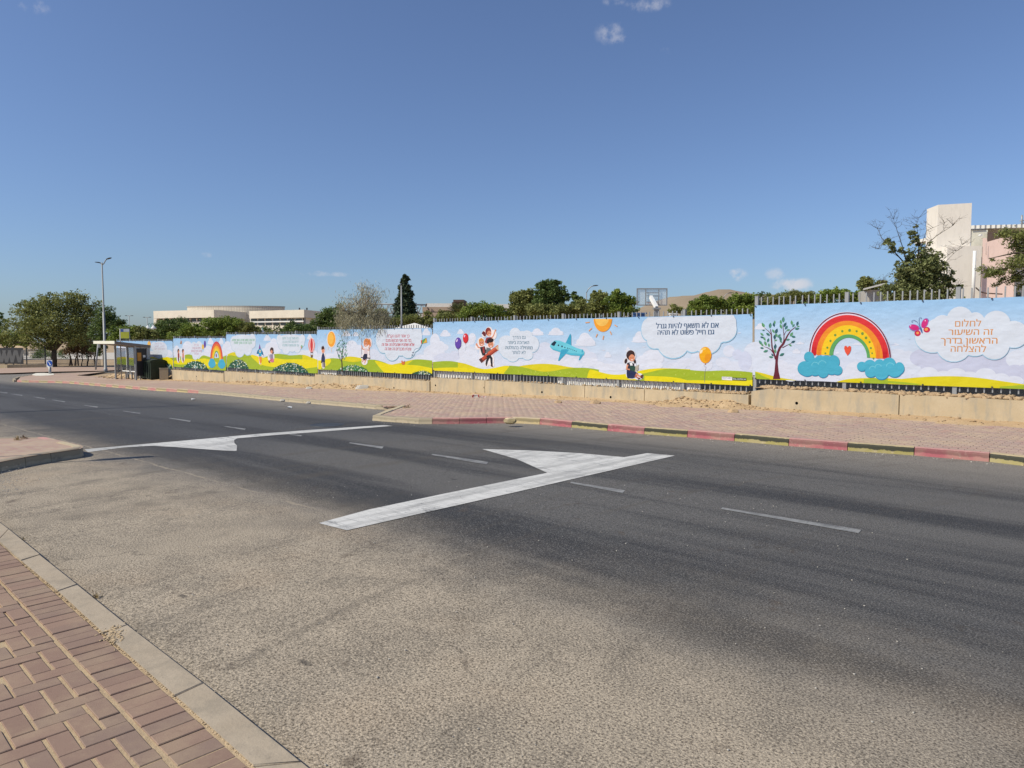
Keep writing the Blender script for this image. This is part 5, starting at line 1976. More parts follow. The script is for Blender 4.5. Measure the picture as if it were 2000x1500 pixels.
    # small kite
    b.poly('printed_kite', [(1340, 420), (1362, 392), (1380, 420), (1356, 472)], (130, 190, 150))
    b.poly('printed_kite', [(1340, 420), (1358, 430), (1356, 472)], (226, 110, 90))
    b.done()


def banner_pair():
    s = SEC[4]
    b = Banner(s['c'], s['q'], 'small looking banner with two standing children, purple balloon and a far rainbow on blue clouds', SKY)
    b.view(180, 620, 7.1429)
    b.cloud('printed_cloud', [(1330, 420, 70, 90), (1250, 500, 80, 70), (1180, 480, 40, 90)], WHT)
    b.cloud('printed_cloud', [(1620, 480, 60, 90), (1560, 540, 60, 60), (1840, 480, 30, 110)], WHT)
    little_cloud(b, 1650, 330, 90, 90)
    little_cloud(b, 1800, 330, 70, 90)
    b.hill('printed_hill', [(1138, 560), (1200, 555), (1290, 520), (1370, 512), (1430, 545), (1500, 590)], GRN)
    b.hill('printed_hill', [(1480, 590), (1540, 520), (1620, 545), (1700, 570), (1790, 560), (1868, 530)], GRN)
    b.hill('printed_hill', [(1138, 605), (1200, 600), (1290, 572), (1380, 580), (1450, 600), (1530, 570), (1600, 575), (1680, 600), (1760, 640)], YEL)
    b.hill('printed_hill', [(1138, 640), (1220, 660), (1300, 650), (1400, 660), (1500, 680), (1600, 690)], GRN)
    b.hill('printed_hill', [(1600, 720), (1680, 670), (1760, 640), (1868, 560)], GRN)
    flower_bush(b, 1270, 1620, 610, 45, 13)
    b.ell('printed_speech_cloud', 1452, 460, 78, 105, BUB)
    b.ell('printed_speech_cloud', 1420, 400, 40, 60, BUB)
    b.ell('printed_speech_cloud', 1490, 400, 44, 70, BUB)
    b.ell('printed_speech_cloud', 1440, 540, 40, 50, BUB)
    for s_, x0, x1, y in (('אין לנו', 1422, 1485, 388), ('חלום או מטרה', 1395, 1512, 430), ('שלא ניתן להגשים', 1382, 1530, 470), ('אם נרצה', 1422, 1486, 508)):
        b.text(s_, x0, x1, y, 25, (200, 150, 170))
    b.fresh('printed_balloon')
    b.ell('printed_balloon', 1546, 410, 16, 36, (240, 196, 90))
    b.fresh('printed_balloon')
    b.ell('printed_balloon', 1573, 374, 15, 52, (104, 72, 168))
    for x, c in ((1204, (150, 60, 60)), (1268, (214, 140, 120))):
        K = 'printed_child'
        b.fresh(K)
        b.ell(K, x, 540, 26, 92, HL2)
        b.ell(K, x, 468, 14, 30, HAIR)
        b.ell(K, x + 4, 476, 9, 18, SKIN)
        b.poly(K, [(x - 10, 500), (x + 12, 498), (x + 16, 560), (x - 8, 565)], c)
        b.line(K, [(x, 560), (x + 4, 612)], 16, (60, 46, 60))
        b.line(K, [(x + 6, 600), (x + 10, 630)], 9, SKIN_D)
    b.poly('printed_kite', [(1224, 370), (1238, 318), (1250, 330), (1252, 372)], (170, 140, 110))
    b.poly('printed_kite', [(1238, 318), (1250, 330), (1246, 372)], (214, 120, 90))
    for l, r, t, il, ir, it, c in ((1648, 1824, 335, 1660, 1812, 365, (214, 74, 74)), (1659, 1813, 363, 1672, 1800, 398, (232, 112, 50)), (1671, 1801, 396, 1686, 1786, 432, (246, 176, 40)), (1685, 1787, 430, 1698, 1776, 466, (244, 214, 50)), (1697, 1777, 464, 1704, 1770, 482, (120, 170, 90))):
        b.ring('printed_rainbow', 1735, 600, l, r, t, il, ir, it, c, .03)
    b.ell('printed_heart', 1732, 530, 8, 26, (160, 50, 70), n=10)
    for x, y in ((1672, 630), (1808, 640)):
        b.cloud('printed_blue_cloud', [(x, y, 40, 60), (x - 22, y + 15, 28, 38), (x + 22, y + 15, 28, 40), (x, y + 35, 36, 34)], (70, 176, 214), (50, 150, 196), (0, 5), 1)
    b.done()


def banner_shelter():
    s = SEC[5]
    b = Banner(s['c'], s['q'], 'last banner, half hidden behind the bus shelter, with an orange sun and hills', SKY)
    b.view(180, 620, 7.1429)
    b.cloud('printed_cloud', [(420, 430, 60, 50), (700, 480, 80, 60), (850, 520, 90, 50), (1050, 500, 70, 50)], WHT)
    b.hill('printed_hill', [(345, 560), (420, 545), (520, 560), (640, 570), (760, 560), (830, 545), (900, 560), (1000, 560), (1128, 560)], YEL2)
    b.hill('printed_hill', [(345, 590), (450, 570), (560, 590), (700, 570), (800, 560), (900, 575), (1000, 600), (1060, 560), (1128, 570)], GRN)
    b.hill('printed_hill', [(920, 600), (1000, 560), (1060, 545), (1128, 600)], YEL)
    flower_bush(b, 960, 1128, 640, 24, 17)
    l = [(940, 420, 105, 85), (900, 490, 50, 70), (990, 480, 60, 70), (860, 400, 40, 60), (930, 530, 40, 40)]
    l = [(x, y, rx, min(ry, y - b.hem(x, True) - 6)) for x, y, rx, ry in l]
    b.cloud('printed_speech_cloud', l, BUB, (190, 212, 232), (0, 5), 2)
    for s_, x0, x1, y in (('ללמוד לחיות', 872, 1008, 368), ('ללמוד לאהוב', 872, 1012, 406), ('ללמוד לתת לשני', 868, 1022, 442)):
        b.text(s_, x0, x1, y, 22, (206, 190, 206))
    b.ell('printed_sun', 795, 385, 24, 56, (244, 176, 70))
    b.ell('printed_sun', 790, 378, 16, 42, (250, 200, 100))
    b.done()


banner_rainbow()
banner_plane()
banner_swing()
banner_rocket()
banner_pair()
banner_shelter()

# ------------------------------------------------------------------ foliage
GREENS = {
    'pale': leaf_material('leaf_pale_olive', (.10, .12, .045), (.19, .215, .08), (.31, .33, .14)),
    'fresh': leaf_material('leaf_fresh_green', (0.080, 0.125, 0.024), (0.175, 0.241, 0.044), (0.322, 0.377, 0.080)),
    'olive': leaf_material('leaf_olive_green', (0.112, 0.134, 0.040), (0.211, 0.231, 0.069), (0.358, 0.368, 0.130)),
    'deep': leaf_material('leaf_deep_green', (0.050, 0.083, 0.024), (0.107, 0.160, 0.044), (0.201, 0.262, 0.076)),
    'cypress': leaf_material('leaf_cypress_green', (0.027, 0.046, 0.024), (0.058, 0.088, 0.044), (0.122, 0.141, 0.072), .1),
    'grey': leaf_material('leaf_grey_green', (0.230, 0.216, 0.130), (0.400, 0.365, 0.239), (0.604, 0.549, 0.377), .2),
    'dry': leaf_material('leaf_dusty_brown', (0.107, 0.068, 0.037), (0.201, 0.125, 0.068), (0.322, 0.206, 0.110), .15),
    'palm': leaf_material('leaf_palm_green', (0.122, 0.137, 0.050), (0.242, 0.241, 0.101), (0.404, 0.365, 0.180), .15),
}


def leaf_mesh(name, centres, sizes, aspect, mat, parent, tone, droop=0.0, up=0.0, kind=None):
    """one small bent leaf face per centre"""
    n = len(centres)
    if droop:
        a = np.tile(np.array([0, 0, -1.0]), (n, 1)) + rng.normal(0, 1 - droop, (n, 3))
    else:
        a = rng.normal(0, 1, (n, 3))
        a[:, 2] *= .7
    a /= np.linalg.norm(a, axis=1)[:, None] + 1e-9
    b = np.cross(a, rng.normal(0, 1, (n, 3)) + np.array([0, 0, up]))
    b /= np.linalg.norm(b, axis=1)[:, None] + 1e-9
    s = sizes[:, None]
    V = np.empty((n, 4, 3))
    V[:, 0] = centres - a * s * .5
    V[:, 1] = centres + b * s * .5 * aspect
    V[:, 2] = centres + a * s * .5
    V[:, 3] = centres - b * s * .5 * aspect
    Fq = np.arange(n * 4).reshape(n, 4)
    o = mesh_np(name, V.reshape(-1, 3), Fq, mat, parent, tone=np.clip(tone, 0, 1))
    return o


def clump_points(blobs, n, clusters, tight=.16, shell=.55):
    """leaf positions gathered into clumps that fill the blobs unevenly"""
    w = np.array([b[1] * b[2] * b[3] for b in blobs]) ** .62
    w /= w.sum()
    cs, rad = [], []
    for _ in range(clusters):
        b = blobs[rng.choice(len(blobs), p=w)]
        d = rng.normal(0, 1, 3)
        d /= np.linalg.norm(d)
        r = shell + (1 - shell) * rng.random() ** .6 if rng.random() < .8 else rng.random() * shell
        cs.append(np.array(b[0]) + d * r * np.array(b[1:4]))
        rad.append(np.mean(b[1:4]) * tight * (.6 + .9 * rng.random()) + .03)
    cs, rad = np.array(cs), np.array(rad)
    pick = rng.integers(0, clusters, n)
    d = rng.normal(0, 1, (n, 3))
    d /= np.linalg.norm(d, axis=1)[:, None]
    P = cs[pick] + d * (rng.random(n) ** .5 * rad[pick] * 1.7)[:, None] * np.array([1, 1, .75])
    tone = rng.random(clusters)[pick] * .55 + rng.random(n) * .45
    return P, tone, cs


def px_blobs(bl, Y):
    out = []
    for q in bl:
        px, py, rx, ry = q[:4]
        dY = q[4] if len(q) > 4 else 0
        c = at(px, py, Y + dY)
        k = (Y + dY) / F
        out.append((np.array(c), rx * k, max(rx, ry) * k * .85, ry * k))
    return out


def tree(name, label, Y, blobs, n, leaf, green, base=None, trunk_r=.14, group=None, clusters=None, tight=.16, aspect=.55, droop=0.0, bark='bark', zbase=None, fork=None, limbs=True, shell=.55, cat='tree'):
    B = px_blobs(blobs, Y)
    cx = sum(b[0] * b[1] for b in B) / sum(b[1] for b in B)
    if base is None:
        base = Vector((cx[0], cx[1], zbase if zbase is not None else .5))
    t = thing(name, base, label, cat, group)
    bm = bmesh.new()
    top = Vector(cx)
    fk = Vector(fork) if fork else base.lerp(Vector((base.x, base.y, top.z)), .62)
    mid = base.lerp(fk, .5) + Vector((random.uniform(-.1, .1), random.uniform(-.1, .1), 0))
    tube(bm, [base + Vector((0, 0, -.2)), base + Vector((0, 0, .25)), mid, fk], [trunk_r * 1.35, trunk_r * 1.1, trunk_r, trunk_r * .85], 8)
    obj('trunk', bm, M[bark], t)
    if limbs:
        bm = bmesh.new()
        for b in B:
            c = Vector(b[0])
            m = fk.lerp(c, .5) + Vector((0, 0, .06 * (c - fk).length)) + Vector((random.gauss(0, .1), random.gauss(0, .1), 0))
            tube(bm, [fk - Vector((0, 0, .05)), m, c], [trunk_r * .6, trunk_r * .38, trunk_r * .12], 5)
            for _ in range(3):
                d = rng.normal(0, 1, 3)
                d /= np.linalg.norm(d)
                e = Vector(np.array(b[0]) + d * .85 * np.array(b[1:4]))
                tube(bm, [m.lerp(c, random.uniform(.2, .9)), c.lerp(e, .5), e], [trunk_r * .22, trunk_r * .14, trunk_r * .05], 4)
        obj('limb', bm, M[bark], t)['kind'] = 'stuff'
    n = int(n * 1.5)
    P, tone, _ = clump_points(B, n, clusters or max(40, n // 55), tight, shell)
    sz = leaf * .8 * (.6 + .8 * rng.random(n))
    leaf_mesh('crown', P, sz, aspect, GREENS[green], t, tone, droop)
    return t


def build_trees():
    far = 'trees standing beyond the school fence'
    lft = 'trees at the far left end of the road'
    # --- far left: the big spreading tree and its neighbours
    b = G(105, 716)
    fk = at(106, 684, b.y)
    tree('spreading_tree', 'big spreading dark green tree with a forked trunk at the left end of the road', b.y,
         [(112, 600, 48, 28), (70, 618, 42, 30), (158, 598, 30, 26), (40, 645, 34, 26), (110, 630, 55, 30), (165, 630, 30, 30), (85, 655, 45, 24), (140, 658, 40, 24), (60, 598, 22, 18), (132, 585, 26, 14), (20, 668, 22, 16), (182, 612, 14, 18), (90, 585, 24, 14)],
         15000, .30, 'olive', base=b, trunk_r=.30, group=lft, tight=.22, fork=fk, clusters=420)
    b = G(205, 719)
    tree('spreading_tree', 'tall loose tree standing behind the street lamp at the left', b.y,
         [(205, 620, 24, 22), (222, 630, 22, 16), (200, 650, 24, 22), (238, 632, 8, 8), (190, 680, 14, 14)], 5000, .26, 'deep', base=b, trunk_r=.16, group=lft, tight=.22)
    b = G(8, 712)
    tree('leafy_tree', 'dark tree cut by the left edge of the photograph', b.y + 25, [(-6, 630, 22, 22), (-25, 650, 30, 30), (5, 655, 14, 16)], 2600, .4, 'deep', base=at(-8, 705, b.y + 25), trunk_r=.2, group=lft)
    b = G(15, 712)
    tree('leafy_tree', 'bright green low tree above the zigzag fence at the far left', b.y + 3, [(15, 660, 26, 16), (45, 664, 22, 12), (-10, 662, 20, 14)], 4200, .28, 'fresh', base=at(12, 712, b.y + 3), trunk_r=.14, group=lft)
    for (x, y, lab, bl, nn) in [(160, 714, 'brownish thicket of thin stems left of the street lamp', [(160, 672, 28, 20), (145, 685, 18, 14), (176, 680, 20, 18), (165, 655, 20, 14)], 5200),
                                (128, 700, 'dark low bush behind the trunk of the big spreading tree', [(85, 692, 22, 10), (120, 694, 16, 10), (70, 700, 16, 8)], 2200)]:
        b = G(x, y)
        t = tree('thicket', lab, b.y, bl, nn, .22, 'dry' if x == 160 else 'deep', base=b, trunk_r=.05, group=None, tight=.25, cat='bush')
        if x == 160:
            for sx in (136, 141, 147, 153, 170, 186):
                bm = bmesh.new()
                p = G(sx, 713.5)
                q = at(sx + random.uniform(-7, 7), 688, p.y)
                tube(bm, [p - Vector((0, 0, .1)), p.lerp(q, .5) + Vector((random.uniform(-.15, .15), 0, 0)), q, at(160 + (sx - 160) * 1.1, 665, p.y)], [.09, .08, .06, .03], 6)
                obj('stem', bm, M['bark'], t)
    # --- green belt between the shelter and the long building
    belt = [
        (240, 640, [(228, 655, 16, 18), (246, 650, 16, 14), (262, 652, 16, 14), (240, 662, 24, 10)], 'fresh', 'bright green tree behind the bus stop sign'),
        (275, 650, [(276, 652, 14, 14), (292, 656, 14, 12), (265, 662, 16, 8)], 'olive', 'duller green tree behind the twin park lamp'),
        (340, 640, [(330, 640, 26, 14), (350, 634, 20, 12), (318, 652, 18, 10)], 'deep', 'dark rounded tree in front of the long pale building, its left end'),
        (385, 640, [(372, 644, 22, 12), (395, 652, 22, 10), (352, 656, 22, 8)], 'fresh', 'light green tree above the banner with two standing children'),
        (430, 640, [(415, 636, 22, 14), (440, 632, 22, 14), (462, 638, 20, 14), (425, 650, 30, 8)], 'fresh', 'broad green tree in front of the tiled drum'),
        (480, 645, [(482, 642, 18, 12), (500, 648, 12, 8)], 'olive', 'small olive tree beside the teal park lamp'),
        (540, 650, [(532, 652, 10, 6), (518, 654, 12, 5)], 'olive', 'little shrub under the row of windows'),
        (590, 640, [(575, 642, 18, 12), (598, 646, 20, 10), (560, 650, 14, 6)], 'deep', 'dark green tree at the right end of the windowed wing'),
        (650, 620, [(640, 618, 22, 16), (668, 612, 24, 18), (628, 632, 20, 12), (655, 636, 30, 12)], 'deep', 'round dark green tree left of the feathery grey tree'),
        (725, 620, [(742, 626, 18, 14), (760, 632, 16, 12), (720, 640, 22, 8), (745, 612, 12, 8)], 'olive', 'olive green tree at the foot of the cypress, left side'),
        (800, 630, [(790, 628, 20, 10), (812, 626, 18, 10), (830, 634, 12, 10), (775, 634, 14, 8)], 'olive', 'low green tree right of the mast and under the cypress'),
        (860, 620, [(850, 628, 14, 8), (872, 620, 16, 8), (900, 622, 18, 8)], 'olive', 'low tree around the foot of the palm'),
        (940, 610, [(925, 606, 22, 12), (945, 600, 22, 10), (968, 606, 20, 12), (915, 616, 24, 8), (985, 614, 14, 10)], 'fresh', 'wide flat green tree between the palm and the tall clump'),
    ]
    for i, (x, y, bl, g, lab) in enumerate(belt):
        Y = 62 if x < 600 else 50
        if x == 340 or x == 540:
            Y = 70
        tree('leafy_tree', lab, Y, bl, 6500, .17 * Y / 60, g, zbase=.2 if x < 600 else .5, trunk_r=.12, group=far, tight=.2)
    # --- low dense bushes that close the view under the crowns
    for x0, x1, y0, Y, g, lab in ((700, 790, 628, 64, 'deep', 'dark low bush behind the swing banner, left of the mast'), (835, 905, 620, 60, 'olive', 'low bush under the palm and brown building'), (905, 1000, 612, 62, 'deep', 'dark low bush under the wide flat tree'),
                                (1000, 1065, 610, 60, 'olive', 'low bush under the olive half of the highest clump'), (1065, 1145, 608, 60, 'deep', 'dark low bush beside the curved street light'), (1145, 1240, 604, 60, 'deep', 'dark low bush left of the farther basketball board'),
                                (1345, 1410, 602, 62, 'deep', 'dark low bush under the round light green tree'), (1410, 1480, 600, 62, 'olive', 'low bush behind the step of the two large banners'), (1480, 1600, 586, 62, 'deep', 'dark low bush behind the left half of the rainbow banner'), (1600, 1700, 584, 60, 'deep', 'dark low bush left of the shed'),
                                (240, 330, 655, 80, 'deep', 'dark low bush right of the bus stop sign'), (330, 470, 650, 80, 'olive', 'low bush below the tiled drum'), (470, 640, 646, 80, 'deep', 'dark low bush below the windowed wing')):
        w = (x1 - x0) / 6
        tree('bush', lab, Y, [(x0 + w * (k + .5) + random.uniform(-4, 4), y0 + random.uniform(-2, 8), w * .8, 12 + random.uniform(-2, 4)) for k in range(6)] + [(x0 + w * (k + .5), y0 + 16, w * .8, 10) for k in range(6)],
             5200, .2 * Y / 60, g, zbase=.2 if x0 > 640 else -.6, trunk_r=.06, group=None, tight=.22, cat='bush', limbs=False)
    # --- middle and right
    tree('tall_tree', 'tall olive tree, left half of the highest green clump', 50, [(1020, 592, 22, 20), (1008, 582, 14, 12), (1035, 580, 16, 14), (1012, 606, 18, 14)], 6000, .2, 'olive', zbase=.6, trunk_r=.16, group=far, tight=.2)
    tree('tall_tree', 'tallest dense dark green tree, right half of the highest green clump', 49, [(1072, 572, 24, 22), (1084, 560, 18, 15), (1060, 562, 16, 12), (1090, 585, 18, 18), (1060, 590, 20, 18), (1100, 578, 10, 14), (1080, 604, 24, 12)], 8500, .19, 'deep', zbase=.6, trunk_r=.18, group=far, tight=.19)
    tree('leafy_tree', 'low rounded green tree under the tallest dense tree', 44, [(1050, 606, 24, 12), (1088, 608, 22, 12), (1118, 604, 22, 12), (1130, 596, 14, 10)], 5000, .17, 'olive', zbase=.7, trunk_r=.12, group=far, tight=.2)
    tree('pointed_tree', 'small pointed tree left of the curved street light', 56, [(1125, 586, 12, 10), (1122, 578, 8, 7), (1132, 590, 10, 10)], 1800, .2, 'deep', zbase=.6, trunk_r=.1, group=far, tight=.2)
    tree('leafy_tree', 'bushy green tree right of the curved street light', 52, [(1172, 588, 20, 18), (1165, 576, 12, 8), (1160, 602, 22, 12), (1185, 604, 20, 10)], 4800, .19, 'olive', zbase=.6, trunk_r=.14, group=far, tight=.2)
    tree('pointed_tree', 'green tree with a pointed tip left of the basketball board', 48, [(1206, 580, 12, 14), (1203, 568, 5, 9), (1218, 584, 14, 14), (1195, 590, 18, 14), (1232, 592, 12, 12), (1215, 602, 24, 10)], 5200, .18, 'fresh', zbase=.6, trunk_r=.14, group=far, tight=.2)
    tree('leafy_tree', 'round light green tree in front of the bare hill', 50, [(1366, 592, 18, 12), (1382, 586, 16, 11), (1402, 592, 14, 14), (1375, 602, 26, 8)], 5200, .18, 'fresh', zbase=.7, trunk_r=.12, group=far, tight=.2)
    tree('leafy_tree', 'green tree right of the thin lamp, above the end of the long banner', 50, [(1428, 596, 14, 12), (1444, 584, 18, 12), (1462, 582, 14, 10), (1474, 592, 10, 14), (1450, 602, 26, 8)], 5200, .18, 'fresh', zbase=.7, trunk_r=.12, group=far, tight=.2)
    tree('shrub', 'small shrub at the foot of the hoop post', 45, [(1320, 604, 16, 8), (1332, 610, 14, 6)], 1600, .15, 'olive', zbase=.8, trunk_r=.05, cat='shrub')
    tree('feathery_tree', 'feathery pale green tree above the left half of the rainbow banner', 44, [(1530, 582, 18, 8), (1552, 576, 16, 8), (1512, 586, 16, 6), (1575, 578, 14, 8), (1592, 582, 12, 6)], 5200, .22, 'olive', zbase=.8, trunk_r=.1, group=far, tight=.22, aspect=.22)
    tree('leafy_tree', 'green tree left of the shed roof', 42, [(1620, 576, 18, 9), (1645, 572, 18, 9), (1668, 578, 16, 9), (1600, 582, 14, 6), (1690, 582, 12, 7)], 5000, .16, 'fresh', zbase=.8, trunk_r=.12, group=far, tight=.2)
    tree('leafy_tree', 'dull round tree behind the shed roof', 70, [(1690, 555, 14, 13), (1706, 562, 10, 9), (1722, 556, 10, 8)], 3000, .25, 'olive', zbase=.8, trunk_r=.14, group=far, tight=.22)
    # --- cypress
    bl = []
    for k in range(15):
        f = k / 14
        r = 3.5 + 17 * f ** .8
        bl.append((790 + random.uniform(-2, 2) * (1 + f), 540 + f * 82, r, 7))
    tree('cypress', 'dark cone shaped cypress rising above the other trees', 66, bl, 9000, .30, 'cypress', zbase=.5, trunk_r=.2, tight=.3, clusters=300, limbs=False, shell=.6)


build_trees()


def feathery():
    """grey feathery tamarisk whose twigs hang over the fence"""
    Y = 30.0
    base = at(705, 640, Y + 1.0)
    base.z = .1
    t = thing('tamarisk', base, 'grey feathery tamarisk hanging over the banner with the swing', 'tree')
    fk = at(702, 628, Y + .9)
    bm = bmesh.new()
    tube(bm, [base, fk], [.13, .09], 7)
    obj('trunk', bm, M['pale_bark'], t)
    tips = []
    bm = bmesh.new()
    ends = [(735, 566), (722, 580), (728, 592), (690, 582), (712, 560), (738, 580), (668, 600), (682, 600), (705, 600), (745, 612), (758, 618), (722, 612), (662, 606), (695, 615), (735, 600), (768, 630), (750, 626), (672, 618), (708, 590), (715, 575)]
    for x, y in ends:
        e = at(x, y, Y + random.uniform(-.5, 1.6))
        m = fk.lerp(e, .5) + Vector((random.gauss(0, .12), random.gauss(0, .15), .15))
        tube(bm, [fk, m, e], [.045, .028, .008], 5)
        for _ in range(4):
            s = m.lerp(e, random.random())
            q = s + Vector((random.gauss(0, .22), random.gauss(0, .22), random.uniform(.02, .38)))
            tube(bm, [s, q], [.012, .004], 4)
            tips.append(q)
        tips += [e, m.lerp(e, .5), m.lerp(e, .8)]
    obj('limb', bm, M['pale_bark'], t)['kind'] = 'stuff'
    P, T = [], []
    for q in tips:
        n = 34
        d = rng.normal(0, 1, (n, 3)) * np.array([.14, .14, .13])
        P.append(np.array(q) + d)
        T.append(np.full(n, random.random() * .6) + rng.random(n) * .4)
    # drooping sprays
    B = px_blobs([(700, 630, 46, 18), (725, 622, 30, 16), (680, 625, 24, 16), (750, 632, 20, 12), (712, 605, 18, 16)], Y + .5)
    Q, tone, _ = clump_points(B, 6500, 130, .22)
    P.append(Q)
    T.append(tone * .8)
    # long strands hanging in front of the hem
    for k in range(60):
        x = random.uniform(655, 745)
        y0 = random.uniform(618, 636)
        ln = random.uniform(10, 34)
        yb = WP(x, 640, VB - .12)
        for j in range(14):
            u, z = WP(x + j * .12, y0 + ln * j / 13, VB - random.uniform(.05, .3))
            P.append(np.array([UV3(u, VB - random.uniform(.05, .25), z)]))
            T.append(np.array([random.random() * .5]))
    P, T = np.vstack(P), np.concatenate(T)
    leaf_mesh('crown', P, .11 * (.6 + rng.random(len(P))), .13, GREENS['grey'], t, T, droop=.55)


feathery()


def twiggy():
    """half bare tree in front of the white tower"""
    Y = 25.5
    base = at(1790, 600, Y)
    base.z = .45
    t = thing('half_bare_tree', base, 'half bare tree with thin twigs in front of the white tower', 'tree')
    bm = bmesh.new()
    fk = at(1788, 560, Y)
    tube(bm, [base, base.lerp(fk, .5) + Vector((.06, 0, 0)), fk], [.13, .11, .09], 7)
    obj('trunk', bm, M['bark'], t)
    bm = bmesh.new()
    tips = []
    paths = [
        ([(1788, 560), (1772, 520), (1745, 490), (1722, 465), (1714, 446)], .055),
        ([(1772, 520), (1762, 480), (1752, 450), (1745, 428)], .035),
        ([(1788, 560), (1792, 510), (1795, 470), (1790, 440)], .055),
        ([(1792, 510), (1812, 475), (1830, 460), (1862, 440)], .04),
        ([(1788, 560), (1815, 530), (1838, 520), (1868, 490)], .04),
        ([(1795, 480), (1785, 452), (1795, 425)], .03),
        ([(1788, 560), (1826, 560), (1850, 570), (1872, 565)], .035),
        ([(1788, 560), (1760, 555), (1735, 552), (1722, 548)], .04),
        ([(1792, 500), (1810, 450), (1845, 435)], .025),
        ([(1760, 505), (1735, 488), (1716, 486)], .02),
        ([(1815, 530), (1850, 500), (1880, 478)], .02),
    ]
    for pts, r in paths:
        dY = random.uniform(-.8, .8)
        q = [at(x, y, Y + dY * i / len(pts)) for i, (x, y) in enumerate(pts)]
        tube(bm, q, [r * .6 * (1 - .85 * i / (len(q) - 1)) for i in range(len(q))], 5)
        for a, c in zip(q[1:], q[2:] + [q[-1]]):
            for _ in range(5):
                s = a.lerp(c, random.random())
                e = s + Vector((random.gauss(0, .22), random.gauss(0, .2), random.uniform(-.02, .38)))
                m = s.lerp(e, .5) + Vector((random.gauss(0, .04), 0, random.gauss(0, .04)))
                tube(bm, [s, m, e], [.006, .004, .0015], 4)
                tips.append((e, m))
                for _ in range(2):
                    f = m.lerp(e, random.random())
                    tube(bm, [f, f + Vector((random.gauss(0, .12), random.gauss(0, .1), random.uniform(0, .16)))], [.004, .0015], 3)
    obj('limb', bm, M['bark'], t)['kind'] = 'stuff'
    B = px_blobs([(1795, 520, 24, 34), (1812, 500, 18, 22), (1780, 500, 14, 18), (1800, 555, 42, 24), (1770, 560, 30, 22), (1830, 560, 24, 24), (1790, 470, 14, 14), (1750, 562, 26, 14), (1845, 568, 20, 12), (1815, 530, 22, 18), (1735, 470, 9, 14), (1740, 486, 10, 8), (1805, 578, 50, 12), (1765, 575, 34, 12), (1870, 560, 10, 6), (1760, 490, 9, 9), (1800, 535, 40, 30), (1825, 510, 16, 22), (1852, 545, 12, 14), (1765, 530, 20, 22), (1755, 575, 34, 12), (1785, 455, 9, 12)], Y)
    B = [(c_, x_ * 1.22, y_ * 1.2, z_ * 1.22) for c_, x_, y_, z_ in B]
    P, tone, _ = clump_points(B, 17000, 640, .12, .15)
    leaf_mesh('crown', P, .095 * (.6 + .8 * rng.random(len(P))), .6, GREENS['pale'], t, tone)


twiggy()


def side_pine():
    Y = 23.0
    base = at(2075, 600, Y)
    base.z = .4
    t = thing('acacia', base, 'dark leaning tree reaching in from the right edge, tufts in front of the pink wall', 'tree')
    bm = bmesh.new()
    a = at(2060, 500, Y)
    tube(bm, [base, base.lerp(a, .5), a, at(2045, 440, Y)], [.2, .17, .12, .08], 8)
    obj('trunk', bm, M['bark'], t)
    bm = bmesh.new()
    bl = [(1990, 462, 28, 12, 0), (1962, 456, 18, 7, .3), (1985, 480, 18, 14, .2), (2000, 500, 20, 20, 0), (1975, 516, 30, 10, -.2), (1940, 528, 24, 9, -.3), (1932, 505, 10, 5, -.3), (1985, 540, 18, 14, 0), (1995, 560, 14, 14, .2), (1960, 548, 10, 5, 0), (2020, 470, 30, 30, 0), (2030, 530, 30, 30, 0), (1930, 534, 12, 6, -.3), (1955, 532, 16, 7, -.2), (1948, 556, 8, 5, 0)]
    B = px_blobs(bl, Y)
    for b in B:
        c = Vector(b[0])
        s = at(2055, random.uniform(480, 540), Y)
        tube(bm, [s, s.lerp(c, .6) + Vector((0, 0, .12)), c], [.06, .03, .008], 5)
    obj('limb', bm, M['bark'], t)['kind'] = 'stuff'
    P, tone, _ = clump_points(B, 9000, 230, .26, .3)
    leaf_mesh('crown', P, .10 * (.6 + .8 * rng.random(len(P))), .28, GREENS['olive'], t, tone * .8)


side_pine()


def palm():
    Y = 58
    base = at(893, 640, Y)
    base.z = .4
    top = at(893, 614, Y)
    t = thing('palm_tree', base, 'low palm with stiff grey green fronds in front of the brown building', 'palm tree')
    bm = bmesh.new()
    tube(bm, [base, base.lerp(top, .5), top], [.32, .28, .3], 9)
    obj('trunk', bm, M['bark'], t)
    for k in range(22):
        az = 2 * math.pi * k / 22 + random.uniform(-.1, .1)
        el = random.uniform(.25, 1.25)
        ln = random.uniform(1.2, 1.65)
        d = Vector((math.cos(az) * math.cos(el), math.sin(az) * math.cos(el), math.sin(el)))
        bm = bmesh.new()
        pts = [top + d * ln * s + Vector((0, 0, -.45 * s * s)) for s in (0, .25, .5, .75, 1)]
        tube(bm, pts, [.025, .02, .015, .01, .004], 4)
        side = d.cross(Vector((0, 0, 1))).normalized()
        for j in range(2, 18):
            s = j / 18
            p = top + d * ln * s + Vector((0, 0, -.45 * s * s))
            for sg in (-1, 1):
                q = p + side * sg * .34 * math.sin(math.pi * min(1, s * 1.05)) ** .6 + d * .22 + Vector((0, 0, random.uniform(-.05, .06)))
                w = d * .035
                v = [bm.verts.new(p - w), bm.verts.new(p + w), bm.verts.new(q)]
                bm.faces.new(v)
        obj('frond', bm, GREENS['palm'], t)


palm()

